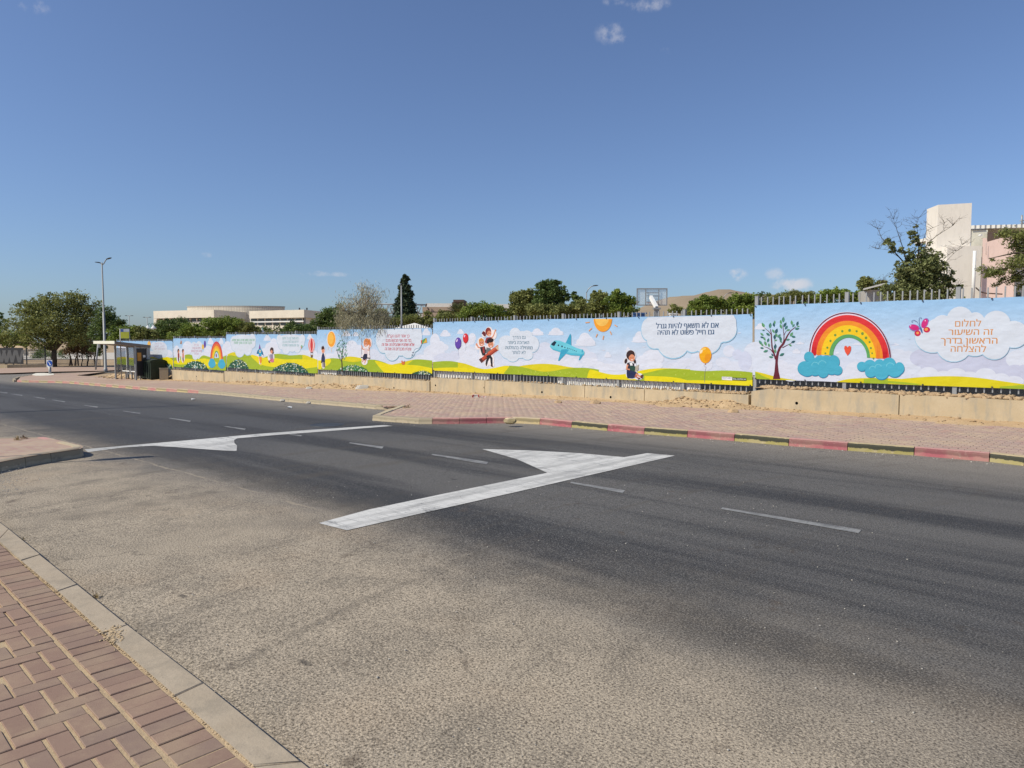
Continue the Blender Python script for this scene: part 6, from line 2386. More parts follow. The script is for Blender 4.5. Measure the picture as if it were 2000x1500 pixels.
# ------------------------------------------------------------------ hill and far buildings
def hill():
    bm = bmesh.new()
    n, m = 60, 10
    rows = []
    for j in range(m + 1):
        row = []
        for i in range(n + 1):
            px = 700 + 1400 * i / n
            Y = 300 + 260 * j / m
            x = (px - 1000) / F * 480
            prof = max(0, math.exp(-((px - 1420) / 300) ** 2) * 38 - 1)
            z = prof * math.sin(math.pi * .5 * min(1, j / (m * .7))) + 1.2 * math.sin(i * 1.3 + j) * (prof > 4) - 2
            row.append(bm.verts.new((x * (Y / 480), Y, z)))
        rows.append(row)
    for a, b in zip(rows, rows[1:]):
        for i in range(n):
            bm.faces.new((a[i], a[i + 1], b[i + 1], b[i]))
    m_ = soil_material('dry_hillside', (.27, .215, .15), (.34, .27, .19), .02, .2)
    tag(obj('hill', bm, m_, smooth=True), kind='structure')


hill()
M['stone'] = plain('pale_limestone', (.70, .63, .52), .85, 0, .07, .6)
M['tower'] = concrete_material('painted_plaster', (.70, .655, .585), (.74, .69, .62), (.65, .605, .54), .5)
M['pink'] = concrete_material('pink_plaster', (.74, .555, .49), (.78, .59, .52), (.69, .52, .46), .6)
M['brown'] = plain('brown_cladding', (.42, .32, .235), .85, 0, .07, .5)
M['shade_grey'] = plain('grey_and_shaded_stone', (.36, .35, .33), .85, 0, .07, .6)  # plain grey trim; on the side block this colour carries the shade
M['roof_white'] = plain('white_roof_sheet', (.72, .70, .64), .6, 0, .05, 2)
M['glass'] = plain('dark_window_glass', (.02, .025, .03), .12, 0, .1, 3, .6)
M['dark_wood'] = plain('dark_brown_metal', (.11, .075, .06), .7, 0, .2, 5)


def tile_material():
    m, nt, b, N, L = nodemat('tiled_stone', .8, .25)
    tc = N('ShaderNodeTexCoord')
    br = N('ShaderNodeTexBrick')
    br.offset = 0
    br.inputs['Scale'].default_value = 1
    br.inputs['Brick Width'].default_value = .6
    br.inputs['Row Height'].default_value = .6
    br.inputs['Mortar Size'].default_value = .03
    br.inputs['Color1'].default_value = (.66, .59, .48, 1)
    br.inputs['Color2'].default_value = (.60, .54, .44, 1)
    br.inputs['Mortar'].default_value = (.33, .30, .25, 1)
    L(tc.outputs['UV'], br.inputs['Vector'])
    L(br.outputs[0], b.inputs['Base Color'])
    return m


M['tiles'] = tile_material()


def slab_px(bm, x0, y0, x1, y1, Y, depth, skew=0.0, zlow=None):
    """a block whose front face covers the given pixels at distance Y; skew pushes its right end back"""
    a, b = at(x0, y1, Y), at(x1, y1, Y + skew)
    zt = at(x0, y0, Y).z
    zb = zlow if zlow is not None else a.z
    prism(bm, [(a.x, a.y), (b.x, b.y), (b.x + depth * .15, b.y + depth), (a.x + depth * .15, a.y + depth)], zb, zt)


def long_building():
    Y = 150
    def sp(bm, x0, y0, x1, y1, Y_, depth, zlow=None):
        k = -.055
        slab_px(bm, x0, y0, x1, y1, Y_ + k * (x0 - 450), depth, k * (x1 - x0), zlow)
    base = at(460, 690, Y)
    t = thing('long_building', Vector((base.x, base.y, -.5)), 'long low pale stone building with a round tiled drum and flat parapets', 'building')
    bm = bmesh.new()
    sp(bm, 300, 607.5, 418, 622, Y - 4, 20)
    obj('parapet', bm, M['stone'], t)
    bm = bmesh.new()
    sp(bm, 301, 622, 307, 660, Y - 3.9, 20, zlow=-2)
    sp(bm, 307, 629, 418, 660, Y - 3, 18, zlow=-2)
    obj('wall', bm, M['stone'], t)
    bm = bmesh.new()
    sp(bm, 307, 622.1, 418, 628.9, Y - 1.5, 10)
    obj('window_band', bm, M['glass'], t)
    for x in (318, 331, 344, 357, 370, 383, 396, 409):
        bm = bmesh.new()
        sp(bm, x, 622.1, x + 2, 628.9, Y - 3, .4)
        obj('mullion', bm, M['stone'], t)
    # the drum
    c = at(462, 640, Y + 14)
    r = 94 * (Y + 14) / F
    zt = at(455, 597.5, Y + 9).z
    bm = bmesh.new()
    uvl = bm.loops.layers.uv.new('UVMap')
    n = 48
    lo = [bm.verts.new((c.x + r * math.cos(2 * math.pi * k / n), c.y + r * .34 * math.sin(2 * math.pi * k / n), -2)) for k in range(n)]
    hi = [bm.verts.new((v.co.x, v.co.y, zt)) for v in lo]
    for k in range(n):
        f = bm.faces.new((lo[k], lo[(k + 1) % n], hi[(k + 1) % n], hi[k]))
        ang = 2 * math.pi * r / n
        for lp, q in zip(f.loops, ((k * ang, 0), ((k + 1) * ang, 0), ((k + 1) * ang, zt + 2), (k * ang, zt + 2))):
            lp[uvl].uv = q
    bm.faces.new(hi)
    obj('drum', bm, M['tiles'], t)
    bm = bmesh.new()
    for r0, r1 in ((r + .12, r - .3),):
        a = [[bm.verts.new((c.x + q * math.cos(2 * math.pi * k / n), c.y + q * .34 * math.sin(2 * math.pi * k / n), z)) for k in range(n)] for q, z in ((r0, zt - .05), (r0, zt + .12), (r1, zt + .12), (r1, zt - .05))]
        for s0, s1 in zip(a, a[1:]):
            for k in range(n):
                bm.faces.new((s0[k], s0[(k + 1) % n], s1[(k + 1) % n], s1[k]))
    obj('drum_coping', bm, M['shade_grey'], t)
    # right wing
    bm = bmesh.new()
    sp(bm, 487, 607.5, 594, 622, Y - 12, 22)
    obj('parapet', bm, M['stone'], t)
    bm = bmesh.new()
    sp(bm, 489, 622, 592.5, 660, Y - 11, 18, zlow=-2)
    obj('wall', bm, M['stone'], t)
    for row, (y0, y1) in enumerate(((622.8, 627.2), (630.6, 634.8))):
        for k in range(7):
            x = 479.5 + k * 15 if False else 488.5 + k * 14.6
            f = bm = bmesh.new()
            sp(bm, x + .8, y0 - .4, x + 13.2, y1 + .5, Y - 11.12, .1)
            fr = obj('window', bm, M['shade_grey'], t)
            bm = bmesh.new()
            sp(bm, x + 1.5, y0, x + 12.5, y1, Y - 11.2, .1)
            g = obj('pane', bm, M['glass'], fr)
    bm = bmesh.new()
    sp(bm, 488, 627.8, 592.6, 630.2, Y - 11.5, .6)
    obj('ledge', bm, M['white_paint'], t)
    # right block, its shade put into the darker stone colour
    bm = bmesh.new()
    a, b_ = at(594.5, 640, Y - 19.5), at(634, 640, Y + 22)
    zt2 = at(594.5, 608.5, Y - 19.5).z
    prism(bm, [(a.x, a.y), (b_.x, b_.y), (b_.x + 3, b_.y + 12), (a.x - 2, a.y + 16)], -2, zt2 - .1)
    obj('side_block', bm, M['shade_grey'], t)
    for x in (585, 599.5):
        bm = bmesh.new()
        p = at(x, 606, Y - 6)
        tube(bm, [p - Vector((0, 0, .8)), p + Vector((0, 0, .5))], .06, 6)
        box(bm, (p.x - .12, p.y - .12, p.z + .1), (p.x + .12, p.y + .12, p.z + .5))
        obj('roof_lamp', bm, M['dark_steel'], t)


long_building()


def brown_building():
    Y = 112
    b = at(870, 680, Y)
    t = thing('brown_building', Vector((b.x, b.y, -.5)), 'brown stepped building with a pale roof, behind the palm', 'building')
    bm = bmesh.new()
    slab_px(bm, 833, 592.5, 888, 599.5, Y + 1, 16)
    obj('roof', bm, M['roof_white'], t)
    bm = bmesh.new()
    slab_px(bm, 825, 599.5, 905, 608.7, Y, 18)
    slab_px(bm, 825, 610.3, 866, 620.5, Y - .4, 12)
    slab_px(bm, 830, 608.7, 905, 640, Y + 1, 12, zlow=-1)
    obj('wall', bm, M['brown'], t)
    bm = bmesh.new()
    slab_px(bm, 826, 608.8, 866, 610.2, Y + .3, 4)
    obj('window_band', bm, M['glass'], t)
    bm = bmesh.new()
    a, c = at(883, 597, Y), at(910, 597, Y)
    zt, zm = at(883, 585.5, Y).z, at(883, 590, Y).z
    prism(bm, [(a.x, a.y), (c.x, a.y), (c.x, a.y + 4), (a.x, a.y + 4)], a.z, zm)
    obj('roof_box', bm, M['dark_wood'], t)
    bm = bmesh.new()
    prism(bm, [(a.x + .2, a.y - .3), (c.x - .3, a.y - .3), (c.x - .1, a.y + 4.2), (a.x + .1, a.y + 4.2)], zm, zt)
    obj('roof_cap', bm, M['dark_wood'], t)
    bm = bmesh.new()
    slab_px(bm, 908, 594, 1002, 602, Y + 8, 10)
    obj('side_roof', bm, M['roof_white'], t)
    bm = bmesh.new()
    p, q = at(831, 600, Y - .3), at(836, 606, Y - .3)
    for x0, y0, x1, y1 in ((834, 600, 838, 606), (833, 593, 831.5, 599)):
        tube(bm, [at(x0, y0, Y - .4), at(x1, y1, Y - .4)], .12, 5)
    obj('brace', bm, M['dark_wood'], t)
    # roof truss on the left
    t2 = thing('steel_truss', at(770, 625, Y + 6), 'long thin steel roof truss behind the cypress', 'truss')
    Yt = Y + 6
    bm = bmesh.new()
    tube(bm, [at(716, 593.5, Yt), at(834, 595.5, Yt)], .12, 6)
    obj('top_chord', bm, M['grey_steel'], t2)
    bm = bmesh.new()
    tube(bm, [at(716, 612, Yt), at(834, 612, Yt)], .10, 6)
    obj('bottom_chord', bm, M['grey_steel'], t2)
    for k in range(9):
        x = 720 + k * 13
        bm = bmesh.new()
        tube(bm, [at(x, 593.8, Yt), at(x + 6.5, 612, Yt)], .08, 5)
        tube(bm, [at(x + 6.5, 612, Yt), at(x + 13, 594, Yt)], .08, 5)
        obj('web', bm, M['grey_steel'], t2)
    for x in (724, 830):
        bm = bmesh.new()
        tube(bm, [at(x, 612, Yt), at(x, 640, Yt)], .16, 6)
        obj('column', bm, M['grey_steel'], t2)
    bm = bmesh.new()
    slab_px(bm, 808, 614, 826, 622, Y + 14, 8)
    slab_px(bm, 812, 622, 826, 650, Y + 14, 8, zlow=-1)
    tag(obj('blue_grey_block', bm, M['roof_white']), 'small pale block seen under the truss beside the brown building', 'building')
    bm = bmesh.new()
    p = at(812, 634, 40)
    prism(bm, [(p.x - 1.0, p.y), (p.x + .6, p.y), (p.x + .6, p.y + 2), (p.x - 1.0, p.y + 2)], p.z - 1.5, p.z - .2)
    a = [bm.verts.new(v) for v in ((p.x - 1.2, p.y - .2, p.z - .2), (p.x + .8, p.y - .2, p.z - .2), (p.x + .8, p.y + 2.2, p.z - .2), (p.x - 1.2, p.y + 2.2, p.z - .2), (p.x - .2, p.y + 1, p.z + .12))]
    for q in ((0, 1, 4), (1, 2, 4), (2, 3, 4), (3, 0, 4)):
        bm.faces.new([a[i] for i in q])
    tag(obj('kiosk', bm, M['roof_white']), 'low kiosk with a pale pointed roof just over the fence beside the mast', 'kiosk')


brown_building()


def white_building():
    def P(x, Y):
        p = at(x, 667, Y)
        return (p.x, p.y)
    def Z(y, Y):
        return at(1000, y, Y).z
    base = at(1870, 640, 60)
    t = thing('school_building', Vector((base.x, base.y, .5)), 'white building with a square tower, a pink side wall and a ribbed roof edge', 'building')
    # tower: narrow bright left side, wide front
    A, B, Cc = P(1801.5, 62), P(1823, 60), P(1888, 59.2)
    bk = (Cc[0] + .6, Cc[1] + 2.6)
    bm = bmesh.new()
    prism(bm, [A, B, Cc, bk], .2, Z(400, 60))
    obj('tower', bm, M['tower'], t)
    bm = bmesh.new()
    ins = lambda p, q, k: (p[0] + (q[0] - p[0]) * k, p[1] + (q[1] - p[1]) * k)
    # lower block in front
    L0, L1, L2 = P(1843.5, 58.4), P(1910.5, 57.8), P(1911, 61)
    prism(bm, [P(1822, 59.4), L0, L1, (L1[0] + .5, L1[1] + 4), (B[0], B[1] + 3)], .2, Z(481.2, 58.2))
    obj('lower_block', bm, M['tower'], t)
    # recessed cream wall under the roof
    bm = bmesh.new()
    prism(bm, [P(1888.3, 59.25), P(1921, 59.0), P(1921, 66), P(1888.3, 66)], .2, Z(449, 59.1))
    obj('upper_wall', bm, M['cream_paint'], t)
    # ribbed roof edge
    bm = bmesh.new()
    n = 46
    x0, x1 = P(1888.4, 59.2), P(2120, 57.9)
    pts = [(x0[0] + (x1[0] - x0[0]) * k / n, x0[1] + (x1[1] - x0[1]) * k / n - (.09 if k % 2 else 0)) for k in range(n + 1)]
    prism(bm, pts + [(x1[0] + .4, x1[1] + 9), (x0[0] + .4, x0[1] + 9)], Z(448, 59.5), Z(441.5, 59.5))
    obj('roof', bm, M['roof_white'], t)
    bm = bmesh.new()
    prism(bm, [P(1889, 59.12), P(1915, 58.95), P(1915, 59.0), P(1889, 59.2)], Z(449.8, 59.5), Z(448.2, 59.5))
    obj('gutter', bm, M['galv'], t)
    # pink wall, its top slopes up to the right; dark open gable above
    bm = bmesh.new()
    a, b = P(1911.5, 57.85), P(1976.5, 57.0)
    c, d = (b[0] + .4, b[1] + 6), (a[0] + .4, a[1] + 6)
    prof = [(1911.5, 465), (1919, 465), (1921, 472.5), (1952, 463.5), (1976, 456)]
    lo, hi = [], []
    for x, y in prof:
        Y = 57.85 - .85 * (x - 1911.5) / 65
        p = P(x, Y)
        lo.append(bm.verts.new((p[0], p[1], .2)))
        hi.append(bm.verts.new((p[0], p[1], Z(y, Y))))
    for i in range(len(prof) - 1):
        bm.faces.new((lo[i], lo[i + 1], hi[i + 1], hi[i]))
    lb = [bm.verts.new((v.co.x + .03, v.co.y + .3, v.co.z)) for v in hi]
    for i in range(len(prof) - 1):
        bm.faces.new((hi[i], hi[i + 1], lb[i + 1], lb[i]))
    p = bm.verts.new((c[0], c[1], .2))
    q = bm.verts.new((c[0], c[1], hi[-1].co.z))
    bm.faces.new((lo[-1], p, q, hi[-1]))
    obj('pink_wall', bm, M['pink'], t)
    bm = bmesh.new()
    prism(bm, [P(1920, 58.7), P(1953, 58.3), P(1953, 58.5), P(1920, 58.9)], Z(473, 58.3), Z(452, 58.3))
    obj('gable', bm, M['dark_wood'], t)
    bm = bmesh.new()
    for x in (1917, 1954.5):
        p = at(x, 459, 58)
        tube(bm, [p, p + Vector((0, .3, 0))], .08, 10)
    obj('vent_pipe', bm, M['white_paint'], t)
    # lavender shaded wing at the right edge and its window
    bm = bmesh.new()
    e, f = P(1977, 60.5), P(2150, 60.0)
    prism(bm, [e, f, (f[0], f[1] + 6), (e[0], e[1] + 6)], .2, Z(448.5, 60))
    obj('side_wing', bm, M['tower'], t)
    bm = bmesh.new()
    prism(bm, [P(1978.5, 60.42), P(1990.5, 60.38), P(1990.5, 60.5), P(1978.5, 60.5)], Z(579, 60), Z(570.5, 60))
    fr = obj('window', bm, M['grey_steel'], t)
    bm = bmesh.new()
    prism(bm, [P(1979.3, 60.36), P(1989.7, 60.33), P(1989.7, 60.4), P(1979.3, 60.4)], Z(578.5, 60), Z(571.3, 60))
    obj('pane', bm, M['glass'], fr)
    # drain pipe
    bm = bmesh.new()
    p0, p1 = at(1903.8, 490, 57.3), at(1899.8, 600, 57.3)
    p1.x = p0.x
    p1.y = p0.y
    tube(bm, [p1, p0], .12, 10)
    obj('drain_pipe', bm, M['white_paint'], t)
    # conduit and dish outline on the pink wall
    bm = bmesh.new()
    tube(bm, [at(1906, 562, 57.4), at(1915, 570, 57.6), at(1925, 572.5, 57.5), at(1958, 574.5, 56.8)], .05, 5)
    tube(bm, [at(1922.5, 540, 57.9), at(1922.5, 572, 57.9)], .015, 4)
    obj('conduit', bm, M['dark_wood'], t)
    bm = bmesh.new()
    tube(bm, [at(1926, 474, 57.6), at(1926, 498, 57.6)], .012, 4)
    obj('cable', bm, M['grey_steel'], t)
    bm = bmesh.new()
    tube(bm, [at(1996, 440, 61), at(1996, 420, 61)], .07, 6)
    tube(bm, [at(1992, 431, 61), at(2003, 431, 61)], .05, 5)
    tube(bm, [at(1993, 436, 61), at(2001, 436, 61)], .05, 5)
    obj('aerial', bm, M['galv'], t)
    # shed roof left of the half bare tree
    Y = 40
    s = at(1705, 590, Y)
    ts = thing('shed', Vector((s.x, s.y, .6)), 'small shed with a sloping pale roof left of the half bare tree', 'shed')
    bm = bmesh.new()
    a, b, c, d = at(1686, 563.5, Y - .4), at(1728, 552.5, Y - .4), at(1728, 552.5, Y + 3), at(1686, 563.5, Y + 3)
    for k in (0, -.09):
        pass
    v = [bm.verts.new(p + Vector((0, 0, dz))) for dz in (-.09, 0) for p in (a, b, c, d)]
    for q in ((3, 2, 1, 0), (4, 5, 6, 7), (0, 1, 5, 4), (1, 2, 6, 5), (2, 3, 7, 6), (3, 0, 4, 7)):
        bm.faces.new([v[i] for i in q])
    obj('roof', bm, M['roof_white'], ts)
    bm = bmesh.new()
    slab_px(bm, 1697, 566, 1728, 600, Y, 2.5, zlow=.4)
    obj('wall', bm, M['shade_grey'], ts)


white_building()


# ------------------------------------------------------------------ lamps, masts, hoops
def lamp_post(name, x, ytop, ybase, label, arms, Y=None, r=(.10, .05), mat='grey_steel', base=None, head=.5):
    p = base if base is not None else G(x, ybase)
    Y = p.y if Y is None else Y
    top = Vector((p.x, p.y, at(x, ytop, Y).z))
    t = thing(name, p, label, 'street lamp')
    bm = bmesh.new()
    h = top.z - p.z
    tube(bm, [p, p + Vector((0, 0, .35)), p + Vector((0, 0, .36)), p + Vector((0, 0, h * .55)), p + Vector((0, 0, h * .551)), top], [r[0] * 1.5, r[0] * 1.5, r[0] * 1.15, r[0], r[0] * .75, r[1]], 10)
    obj('pole', bm, M[mat], t)
    for pts in arms:
        q = [Vector((p.x + dx, p.y + dy, top.z + dz)) for dx, dy, dz in pts]
        bm = bmesh.new()
        tube(bm, q, r[1] * .8, 6)
        obj('arm', bm, M[mat], t)
        d = (q[-1] - q[-2])
        d.z *= .3
        d.normalize()
        e = q[-1]
        n = Vector((-d.y, d.x, 0)).normalized()
        bm = bmesh.new()
        for s0, w0, h0 in ((0, .06, .05),):
            pass
        secs = [(-.05, .05, .05), (head * .25, .13, .07), (head * .7, .15, .06), (head, .07, .03)]
        rows = []
        for s, w, hh in secs:
            c = e + d * s
            rows.append([bm.verts.new(c + n * a * w + Vector((0, 0, b * hh))) for a, b in ((-1, -.4), (1, -.4), (1, .4), (.5, 1), (-.5, 1), (-1, .4))])
        for a, b in zip(rows, rows[1:]):
            for k in range(6):
                bm.faces.new((a[k], a[(k + 1) % 6], b[(k + 1) % 6], b[k]))
        bm.faces.new(rows[0])
        bm.faces.new(rows[-1][::-1])
        bmesh.ops.recalc_face_normals(bm, faces=bm.faces)
        obj('lamp_head', bm, M['dark_steel'], t)
    return t


def mast_and_lamps():
    b = G(206.5, 727)
    k = b.y / F
    lamp_post('street_lamp', 202.5, 513, 727, 'tall grey street lamp with two curved arms, behind the bus shelter roof', [
        [(0, 0, -.25), (4 * k, 0, -.05), (7 * k, 0, .2), (9.5 * k, 0, .32)], [(0, 0, -.2), (-2 * k, 0, -.06), (-4 * k, 0, -.02)]], r=(.11, .055), base=b, head=.45)
    # its twin, out of the frame to the left, throws the long thin shadow over the far lane
    tip = G(475, 788)
    hgt = 10.0
    s2 = Vector((to_sun.x, to_sun.y)).normalized() * (hgt / math.tan(SUN_EL))
    b2 = Vector((tip.x + s2.x, tip.y + s2.y, zg(uv(tip.x + s2.x, tip.y + s2.y)[0])))
    t = lamp_post('street_lamp', 0, 0, 0, 'grey street lamp beyond the left edge whose thin shadow crosses the far lane', [[(0, 0, -.25), (.4, .1, .1), (.8, .2, .25)]], Y=1, r=(.09, .05), base=b2) if False else None
    t = thing('street_lamp', b2, 'grey street lamp beyond the left edge whose thin shadow crosses the far lane', 'street lamp')
    bm = bmesh.new()
    tube(bm, [b2, b2 + Vector((0, 0, 5)), b2 + Vector((0, 0, hgt))], [.12, .09, .06], 10)
    obj('pole', bm, M['grey_steel'], t)
    # small sign post just outside the frame: its shadow lies across the mouth of the side road
    tip = G(298, 892.5)
    hgt = 2.9
    s2 = Vector((to_sun.x, to_sun.y)).normalized() * (hgt / math.tan(SUN_EL))
    b3 = Vector((tip.x + s2.x, tip.y + s2.y, .0))
    t = thing('sign_post', b3, 'thin sign post beyond the left edge whose shadow points across the side road', 'sign')
    bm = bmesh.new()
    tube(bm, [b3, b3 + Vector((0, 0, hgt))], [.03, .028], 8)
    obj('post', bm, M['galv'], t)
    bm = bmesh.new()
    d = Vector((math.cos(1.2), math.sin(1.2), 0))
    n = Vector((-d.y, d.x, 0)) * .012
    c = b3 + Vector((0, 0, hgt - .5))
    ring = [c + d * .16 * math.cos(R(a)) + Vector((0, 0, .42 * math.sin(R(a)))) for a in range(0, 360, 30)]
    f = [bm.verts.new(q + n + Vector((0, .045, 0))) for q in ring]
    g = [bm.verts.new(q - n + Vector((0, .045, 0))) for q in ring]
    bm.faces.new(f)
    bm.faces.new(g[::-1])
    for i in range(12):
        bm.faces.new((f[i], f[(i + 1) % 12], g[(i + 1) % 12], g[i]))
    obj('plate', bm, M['galv'], t)
    # plain mast behind the fence, in front of the cypress
    Y = 45
    p = at(784.5, 640, Y)
    t = thing('mast', Vector((p.x, p.y, .5)), 'thin bare mast in front of the cypress', 'mast')
    bm = bmesh.new()
    tube(bm, [Vector((p.x, p.y, .4)), Vector((p.x, p.y, at(784, 555, Y).z))], [.07, .035], 8)
    obj('pole', bm, M['galv'], t)
    bm = bmesh.new()
    q = Vector((p.x, p.y, at(784, 557, Y).z))
    tube(bm, [q, q + Vector((0, 0, .12))], [.06, .05], 8)
    obj('cap', bm, M['dark_steel'], t)
    # curved street lights behind the fence
    for x, yt, Y, lab, dx in ((1145, 572, 62, 'thin street light with one curved arm, above the printed aeroplane', 16), (1412, 583, 80, 'thin street light with one curved arm, right of the basketball board', 12)):
        k = Y / F
        p = at(x, 640, Y)
        lamp_post('street_lamp', x, yt, 0, lab, [[(0, 0, 0), (dx * .25 * k, 0, .35), (dx * .6 * k, 0, .55), (dx * .85 * k, 0, .6)]], Y=Y, r=(.07, .045), base=Vector((p.x, p.y, .5)), head=.4, mat='galv')
    # far lamps above the green belt
    for x, yt, Y, lab in ((253.5, 617, 120, 'far T shaped lamp post, leftmost of the two above the green belt'), (288.5, 620, 120, 'far T shaped lamp post just left of the long building')):
        p = at(x, 660, Y)
        lamp_post('park_lamp', x, yt, 0, lab, [[(0, 0, 0), (.35, 0, .02)], [(0, 0, 0), (-.35, 0, .02)]], Y=Y, r=(.08, .05), base=Vector((p.x, p.y, -1)), head=.35, mat='galv')
    # teal park lamps with round lanterns
    teal = M['teal'] = plain('teal_painted_steel', (.10, .26, .23), .45, 0, .1, 5)
    for x, ytop, Y, lab, sides in ((296, 633, 66, 'twin teal park lamp with two round lanterns behind the shelter', (-1, 1)), (514, 640, 62, 'single teal park lamp in front of the windowed wing', (-.3,)), (84.5 * 2, 655, 100, 'teal park lamp in the dark trees left of the street lamp', (-1,)), (86 * 2 + 6, 655, 96, 'angled grey floodlight post in the dark trees left of the street lamp', ())):
        k = Y / F
        p = at(x, 690, Y)
        bz = max(-1.2, at(x, 700, Y).z) if x < 200 else -.4
        t = thing('park_lamp', Vector((p.x, p.y, bz)), lab, 'park lamp')
        top = Vector((p.x, p.y, at(x, ytop, Y).z))
        bm = bmesh.new()
        tube(bm, [Vector((p.x, p.y, bz)), top], [.07, .045], 8)
        obj('pole', bm, teal if sides else M['galv'], t)
        for sd in sides:
            e = top + Vector((sd * 5.5 * k, 0, -.1))
            bm = bmesh.new()
            tube(bm, [top + Vector((0, 0, -.1)), top + Vector((sd * 3 * k, 0, .12)), e], .03, 6)
            obj('arm', bm, teal, t)
            bm = bmesh.new()
            rows = []
            for z, r in ((0, .04), (-.1, .1), (-.22, .22), (-.3, .25), (-.36, .2)):
                rows.append([bm.verts.new(e + Vector((r * math.cos(a * math.pi / 5), r * math.sin(a * math.pi / 5), z))) for a in range(10)])
            for a, b in zip(rows, rows[1:]):
                for i in range(10):
                    bm.faces.new((a[i], a[(i + 1) % 10], b[(i + 1) % 10], b[i]))
            bm.faces.new(rows[-1])
            obj('lantern', bm, M['white_paint'] if sd else teal, t)
        if not sides:
            bm = bmesh.new()
            tube(bm, [top, top + Vector((.5, 0, .02))], .04, 6)
            obj('arm', bm, M['galv'], t)


mast_and_lamps()


def net_panel(bm, o, ex, ez, nx, nz, r=.008):
    for i in range(nx + 1):
        tube(bm, [o + ex * (i / nx), o + ex * (i / nx) + ez], r, 3, cap=False)
    for j in range(nz + 1):
        tube(bm, [o + ez * (j / nz), o + ez * (j / nz) + ex], r, 3, cap=False)


def hoops():
    # nearer one, seen from behind
    Y = 41.6
    k = Y / F
    x0, x1, y0, y1 = 1243, 1303, 563, 597
    a, b = at(x0, y1, Y), at(x1, y1, Y)
    zt = at(x0, y0, Y).z
    c = at(1282, 640, Y + -1.1)
    t = thing('basketball_hoop', Vector((c.x, c.y, .95)), 'basketball board seen from behind on a thick arm above the long banner', 'basketball hoop')
    m_, nt, bs, N, L = nodemat('acrylic_board', .2, .5)
    bs.inputs['Base Color'].default_value = (.70, .74, .76, 1)
    bs.inputs['Alpha'].default_value = .30
    M['acrylic'] = m_
    bm = bmesh.new()
    box(bm, (a.x + .02, a.y, a.z + .02), (b.x - .02, a.y + .02, zt - .02))
    obj('backboard', bm, m_, t)
    bm = bmesh.new()
    s = .03
    for z in (a.z, zt - 2 * s):
        box(bm, (a.x, a.y - .05, z), (b.x, a.y - .001, z + 2 * s))
    for x in (a.x, b.x - 2 * s):
        box(bm, (x, a.y - .05, a.z + 2 * s), (x + 2 * s, a.y - .001, zt - 2 * s))
    obj('board_frame', bm, M['galv'], t)
    bm = bmesh.new()
    for px, w in ((1260.5, .05), (1286, .04)):
        p = at(px, y1, Y)
        box(bm, (p.x - w / 2, a.y - .08, a.z + .06), (p.x + w / 2, a.y - .052, zt - .06))
    for py in (572, 578, 590):
        p = at(1250, py, Y)
        box(bm, (at(1261, py, Y).x + .03, a.y - .08, p.z - .02), (at(1286, py, Y).x - .03, a.y - .052, p.z + .02))
    obj('bracing', bm, M['grey_steel'], t)
    zc = at(1272, 580, Y).z
    base = Vector((c.x, c.y, .95))
    bm = bmesh.new()
    zp = at(1282, 601, Y - 1.1).z
    box(bm, (c.x - .12, c.y - .12, .6), (c.x + .12, c.y + .12, zp))
    box(bm, (c.x - .2, c.y - .2, zp - .1), (c.x + .2, c.y + .2, zp))
    obj('post', bm, M['galv'], t)
    bm = bmesh.new()
    e = at(1271, 580, Y - .08)
    s_ = Vector((c.x, c.y, zp))
    d = (e - s_).normalized()
    n = Vector((0, 0, 1)).cross(d).normalized() * .085
    w = d.cross(n).normalized() * .10
    v = [bm.verts.new(q) for q in (s_ - n - w, s_ + n - w, s_ + n + w, s_ - n + w, e - n - w, e + n - w, e + n + w, e - n + w)]
    for q in ((3, 2, 1, 0), (4, 5, 6, 7), (0, 1, 5, 4), (1, 2, 6, 5), (2, 3, 7, 6), (3, 0, 4, 7)):
        bm.faces.new([v[i] for i in q])
    bmesh.ops.recalc_face_normals(bm, faces=bm.faces)
    obj('arm', bm, M['white_paint'], t)
    bm = bmesh.new()
    rc = Vector(((a.x + b.x) / 2, a.y + .42, a.z + .18))
    ring = [rc + Vector((.225 * math.cos(R(q)), .225 * math.sin(R(q)), 0)) for q in range(0, 361, 20)]
    tube(bm, ring, .012, 5)
    obj('rim', bm, plain('orange_paint', (.5, .12, .03), .5), t)
    # farther one: pale framed board with an inner square
    Y = 66
    a, b = at(1203.5, 623, Y), at(1241, 623, Y)
    zt = at(1203.5, 600.5, Y).z
    t = thing('basketball_hoop', Vector(((a.x + b.x) / 2, a.y, .9)), 'farther basketball board with a white frame and inner square, low over the printed sun', 'basketball hoop')
    bm = bmesh.new()
    box(bm, (a.x, a.y, a.z), (b.x, a.y + .03, zt))
    obj('backboard', bm, m_, t)
    bm = bmesh.new()
    s = .05
    for (p0, p1, q0, q1) in ((a.x, b.x, a.z, a.z + s), (a.x, b.x, zt - s, zt), (a.x, a.x + s, a.z + s, zt - s), (b.x - s, b.x, a.z + s, zt - s)):
        box(bm, (p0, a.y - .02, q0), (p1, a.y - .002, q1))
    i0, i1 = at(1216.5, 620, Y), at(1229.5, 620, Y)
    z1 = at(1216.5, 610, Y).z
    for (p0, p1, q0, q1) in ((i0.x, i1.x, z1 - s, z1), (i0.x, i0.x + s, i0.z, z1 - s), (i1.x - s, i1.x, i0.z, z1 - s)):
        box(bm, (p0, a.y - .02, q0), (p1, a.y - .002, q1))
    obj('board_frame', bm, M['white_paint'], t)
    bm = bmesh.new()
    tube(bm, [Vector(((a.x + b.x) / 2, a.y + 1.2, .9)), Vector(((a.x + b.x) / 2, a.y + 1.2, a.z + .5)), Vector(((a.x + b.x) / 2, a.y + .05, a.z + .7))], .09, 8)
    obj('post', bm, M['galv'], t)
